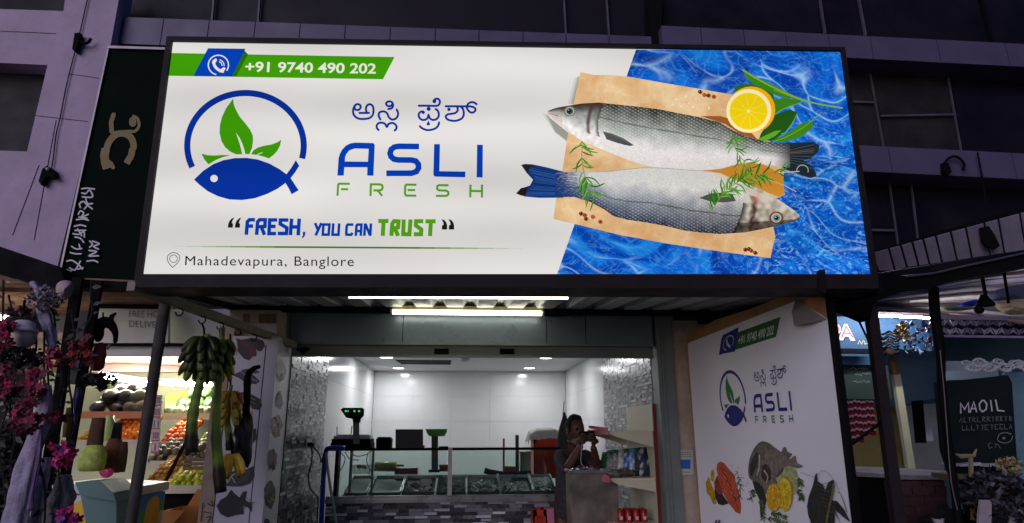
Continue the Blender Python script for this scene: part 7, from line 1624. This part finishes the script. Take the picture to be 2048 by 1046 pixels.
drape('violet_ribbon', 'violet ribbon hanging in the dark above the pink balloon cluster', 'ribbon', [(158, 775), (154, 800), (150, 830), (146, 860)], [.014, .024, .02, .004], 3.8, mat('violet_satin', (74, 50, 120), .4, 0, .15, 8, .2), 5)
drape('violet_ribbon', 'long blue violet ribbon between the two pale wrapped columns', 'ribbon', [(84, 850), (80, 900), (72, 950), (64, 990), (60, 1020)], [.008, .014, .014, .014, .02], 3.5, mat('violet_mauve_satin', (96, 72, 120), .4, 0, .25, 8, .2), 6)
drape('yellow_strip', 'mustard yellow strip beside the violet ribbon above the pink cluster', 'strip', [(141, 815), (137, 845), (132, 875)], [.018, .022, .02], 3.75, mat('mustard', (150, 130, 60), .6, 0, .15, 8, .2), 7)
lm = T('white_lampshade', 'white dome lampshade hanging among the red flowers at the far left', 'lampshade', at(44, 690, 3.6))
mb = MB(); mb.smooth = True; c = at(44, 662, 3.6); mb.lathe(c, [(.066, -.004), (.074, .0), (.072, .012), (.058, .018), (.054, .045), (.03, .058), (.008, .06)], 20, sy=.9); mk('shade', mb, mat('white_shade', (214, 200, 214), .5, 0, .05, 4, .05), lm)
mb = MB(); mb.smooth = True; c = at(47, 694, 3.62); mb.lathe(c, [(.03, 0), (.05, .03), (.055, .085), (.05, .088)], 18); mk('bowl', mb, mat('cream_bowl', (186, 176, 172), .5, 0, .08, 5, .05), lm)
mb = MB(); mb.smooth = True; mb.tube([at(44, 634, 3.6), at(50, 600, 3.6)], .006, 6); mk('hanger', mb, M_BLACK, lm)
def orchids(m, cx, cy, rx, ry, Y, n, cols, seed):
    r = random.Random(seed); c0 = at(cx, cy, Y); k = (at(cx+1, cy, Y)-c0).length
    for i in range(n):
        a = r.uniform(0, 6.28); q = r.random()**.5; c = c0+Vector((math.cos(a)*rx*k*q, r.uniform(-.05, .05), math.sin(a)*ry*k*q)); nrm = Vector((r.uniform(-.8, .8), -1, r.uniform(-.7, .7))).normalized()
        u = nrm.cross(Vector((0, 0, 1))).normalized(); v = nrm.cross(u); s_ = r.uniform(.014, .026); cl = lin(r.choice(cols)); f0 = r.uniform(0, 6.28)
        for p in range(5):
            d = u*math.cos(f0+p*1.257)+v*math.sin(f0+p*1.257); e = nrm.cross(d); g_ = r.uniform(.6, 1.35); cc = tuple(x*g_ for x in cl)
            m.add([c, c+d*s_*.5+e*s_*.42+nrm*s_*.2, c+d*s_*1.05+e*s_*.3+nrm*s_*.1, c+d*s_*1.2, c+d*s_*1.05-e*s_*.3+nrm*s_*.1, c+d*s_*.5-e*s_*.42+nrm*s_*.2], [(0, 1, 2, 3, 4, 5)], cc)
    m.tube([c0+Vector((0, .03, ry*k)), c0+Vector((.01, .02, 0)), c0-Vector((0, -.02, ry*k))], .003, 5, col=(.02, .02, .015))
rs_ = random.Random(9)
for i, (x, y0_, y1_) in enumerate(((8, 560, 1046), (28, 700, 1046), (64, 640, 900), (88, 660, 1046), (118, 690, 1040), (140, 620, 900), (104, 560, 800), (176, 560, 760), (20, 590, 760), (52, 850, 1046))):
    P_ = catmull([(x+rs_.uniform(-10, 10), y0_+(y1_-y0_)*k/6) for k in range(7)], 4)
    def stem(m):
        m.tube([at(px_, py_, 3.6+.02*i) for px_, py_ in P_], .0055, 5, col=(.012, .012, .01))
        for j in range(2, len(P_)-2, 2):
            px_, py_ = P_[j]; c = at(px_, py_, 3.6+.02*i); d = Vector((rs_.choice((-1, 1)), rs_.uniform(-.4, .4), rs_.uniform(-.9, .4))).normalized(); l = rs_.uniform(.03, .07); e = d.cross(Vector((0, 1, 0)))*l*.22; g_ = rs_.choice(((.012, .014, .012), (.02, .022, .02), (.05, .05, .05)))
            m.add([c, c+d*l*.4+e, c+d*l, c+d*l*.4-e], [(0, 1, 2, 3)], g_)
    item('hanging_vine', ['first', 'second', 'third', 'fourth', 'fifth', 'sixth', 'seventh', 'eighth', 'ninth', 'tenth'][i]+' of the thin dark leafy vines hanging at the far left', 'vine', M_LEAF, stem, 'dark vines at the far left')
red = [(140, 8, 56), (104, 5, 40), (170, 18, 80), (66, 4, 26)]; mag = [(200, 30, 120), (170, 20, 90), (230, 70, 150), (120, 40, 130)]
for lab, x, y, rx, ry, n, cs, Y in (('red flower cluster at the left edge beside the white lampshade', 6, 672, 13, 36, 200, red+mag[:1], 3.5), ('dark red flower cluster above the white lampshade', 40, 626, 24, 9, 80, red[1:]+[(30, 16, 18)], 3.66), ('large red flower cluster below the white lampshade', 70, 775, 24, 36, 320, red, 3.5), ('dark red flowers at the left edge below the pale leaves', 12, 770, 22, 40, 240, red[1:], 3.5),
        ('small bright red flower cluster in front of the black post', 107, 716, 13, 16, 120, red[:3], 3.6), ('dark red flower cluster between the two black poles', 163, 700, 14, 34, 200, [(130, 20, 36), (150, 40, 40), (100, 10, 30), (150, 140, 130)], 3.6), ('dark crimson cluster on top of the long wrapped column', 50, 842, 26, 24, 260, red[1:], 3.45),
        ('magenta foil flower cluster between the poles at mid height', 128, 905, 20, 28, 260, mag+red[:1], 3.5), ('pink foil flowers at the bottom beside the teal bin', 136, 1034, 16, 16, 120, mag, 3.5), ('small crimson cluster beside the narrow grey column', 108, 838, 9, 12, 70, red, 3.6)):
    item('flower_cluster', lab, 'flowers', M_LEAF, lambda m: orchids(m, x, y, rx, ry, Y, n//9, cs, x+y), 'hanging flower clusters at the left')
for lab, x, y, rx, ry, n, cs, Y in (('black foliage filling the lower left corner', 12, 950, 40, 110, 900, [(18, 20, 20), (10, 12, 12), (34, 34, 38)], 3.75), ('black leaves below the white lampshade', 48, 718, 40, 24, 260, [(14, 14, 16), (22, 20, 24)], 3.7), ('pale grey leaves at the left edge', 14, 800, 16, 50, 90, [(150, 148, 140), (110, 108, 104)], 3.62), ('grey and lilac leaves bunched beneath the black beam', 92, 600, 24, 24, 420, [(150, 142, 160), (60, 60, 70), (190, 180, 190)], 3.66),
        ('black leaves hanging beside the dark red pouch', 198, 762, 22, 13, 150, [(14, 15, 18), (20, 26, 30)], 3.7), ('black foliage between the lower wrapped columns', 98, 990, 26, 70, 420, [(14, 14, 16), (24, 24, 26), (60, 58, 62)], 3.9)):
    item('dark_foliage' if 'black' in lab else 'pale_foliage', lab, 'foliage', M_LEAF, lambda m: leafy(m, x, y, rx, ry, Y, n, cs, x+y+1, *((.012, .03) if 'bunched' in lab else (.02, .05)), .12))
cloth('lilac and cream cloth bundle tied beneath the black beam', [(112, 572), (122, 562), (140, 562), (147, 572), (142, 590), (128, 600), (114, 590)], 3.85, (196, 176, 176), 7)
cloth('pale lilac cloth strip tied to the black beam at the left', [(58, 566), (70, 562), (84, 578), (92, 588), (80, 590), (66, 580)], 3.85, (160, 150, 186), 8)
oc = T('hook_ornament', 'black curved hook shaped ornament hanging in front of the grey white signboard', 'ornament', at(215, 700, 4.0))
mb = MB(); mb.smooth = True; P_ = catmull([(187, 655), (196, 656), (203, 647), (213, 645), (224, 652), (231, 668), (230, 686)], 5); mb.tube([at(x, y, 4.0) for x, y in P_], [.006, .01]+[.024+.012*math.sin(i/6) for i in range(len(P_)-3)]+[.006], 9); mk('curved_body', mb, M_BLACK, oc)
mb = MB(); mb.smooth = True; mb.ball(at(198, 668, 4.0), (.03, .02, .05), 10, 8); mb.tube([at(x, y, 4.0) for x, y in [(232, 626), (224, 632), (221, 640), (228, 650)]], [.006, .014, .018, .012], 8); mk('black_lobe', mb, M_BLACK, oc)
mb = MB(); mb.bar(at(220, 688, 4.0), at(214, 699, 4.0), .012, .01); mk('pale_tip', mb, M_MULL, oc)
item('red_pouch', 'long dark red pouch hanging under the black curved ornament', 'pouch', mat('dark_red_cloth', (104, 34, 38), .8, 0, .25, 9, .3), lambda m: m.lathe(at(193, 742, 4.0), [(.02, 0), (.04, .02), (.042, .10), (.03, .155), (.012, .17)], 12, sy=.6), smooth=True)
item('hanging_string', 'thin black string hanging on the grey white signboard', 'string', M_CABLE, lambda m: m.tube([at(206, 625, 4.9), at(207, 645, 4.9)], .006, 5))
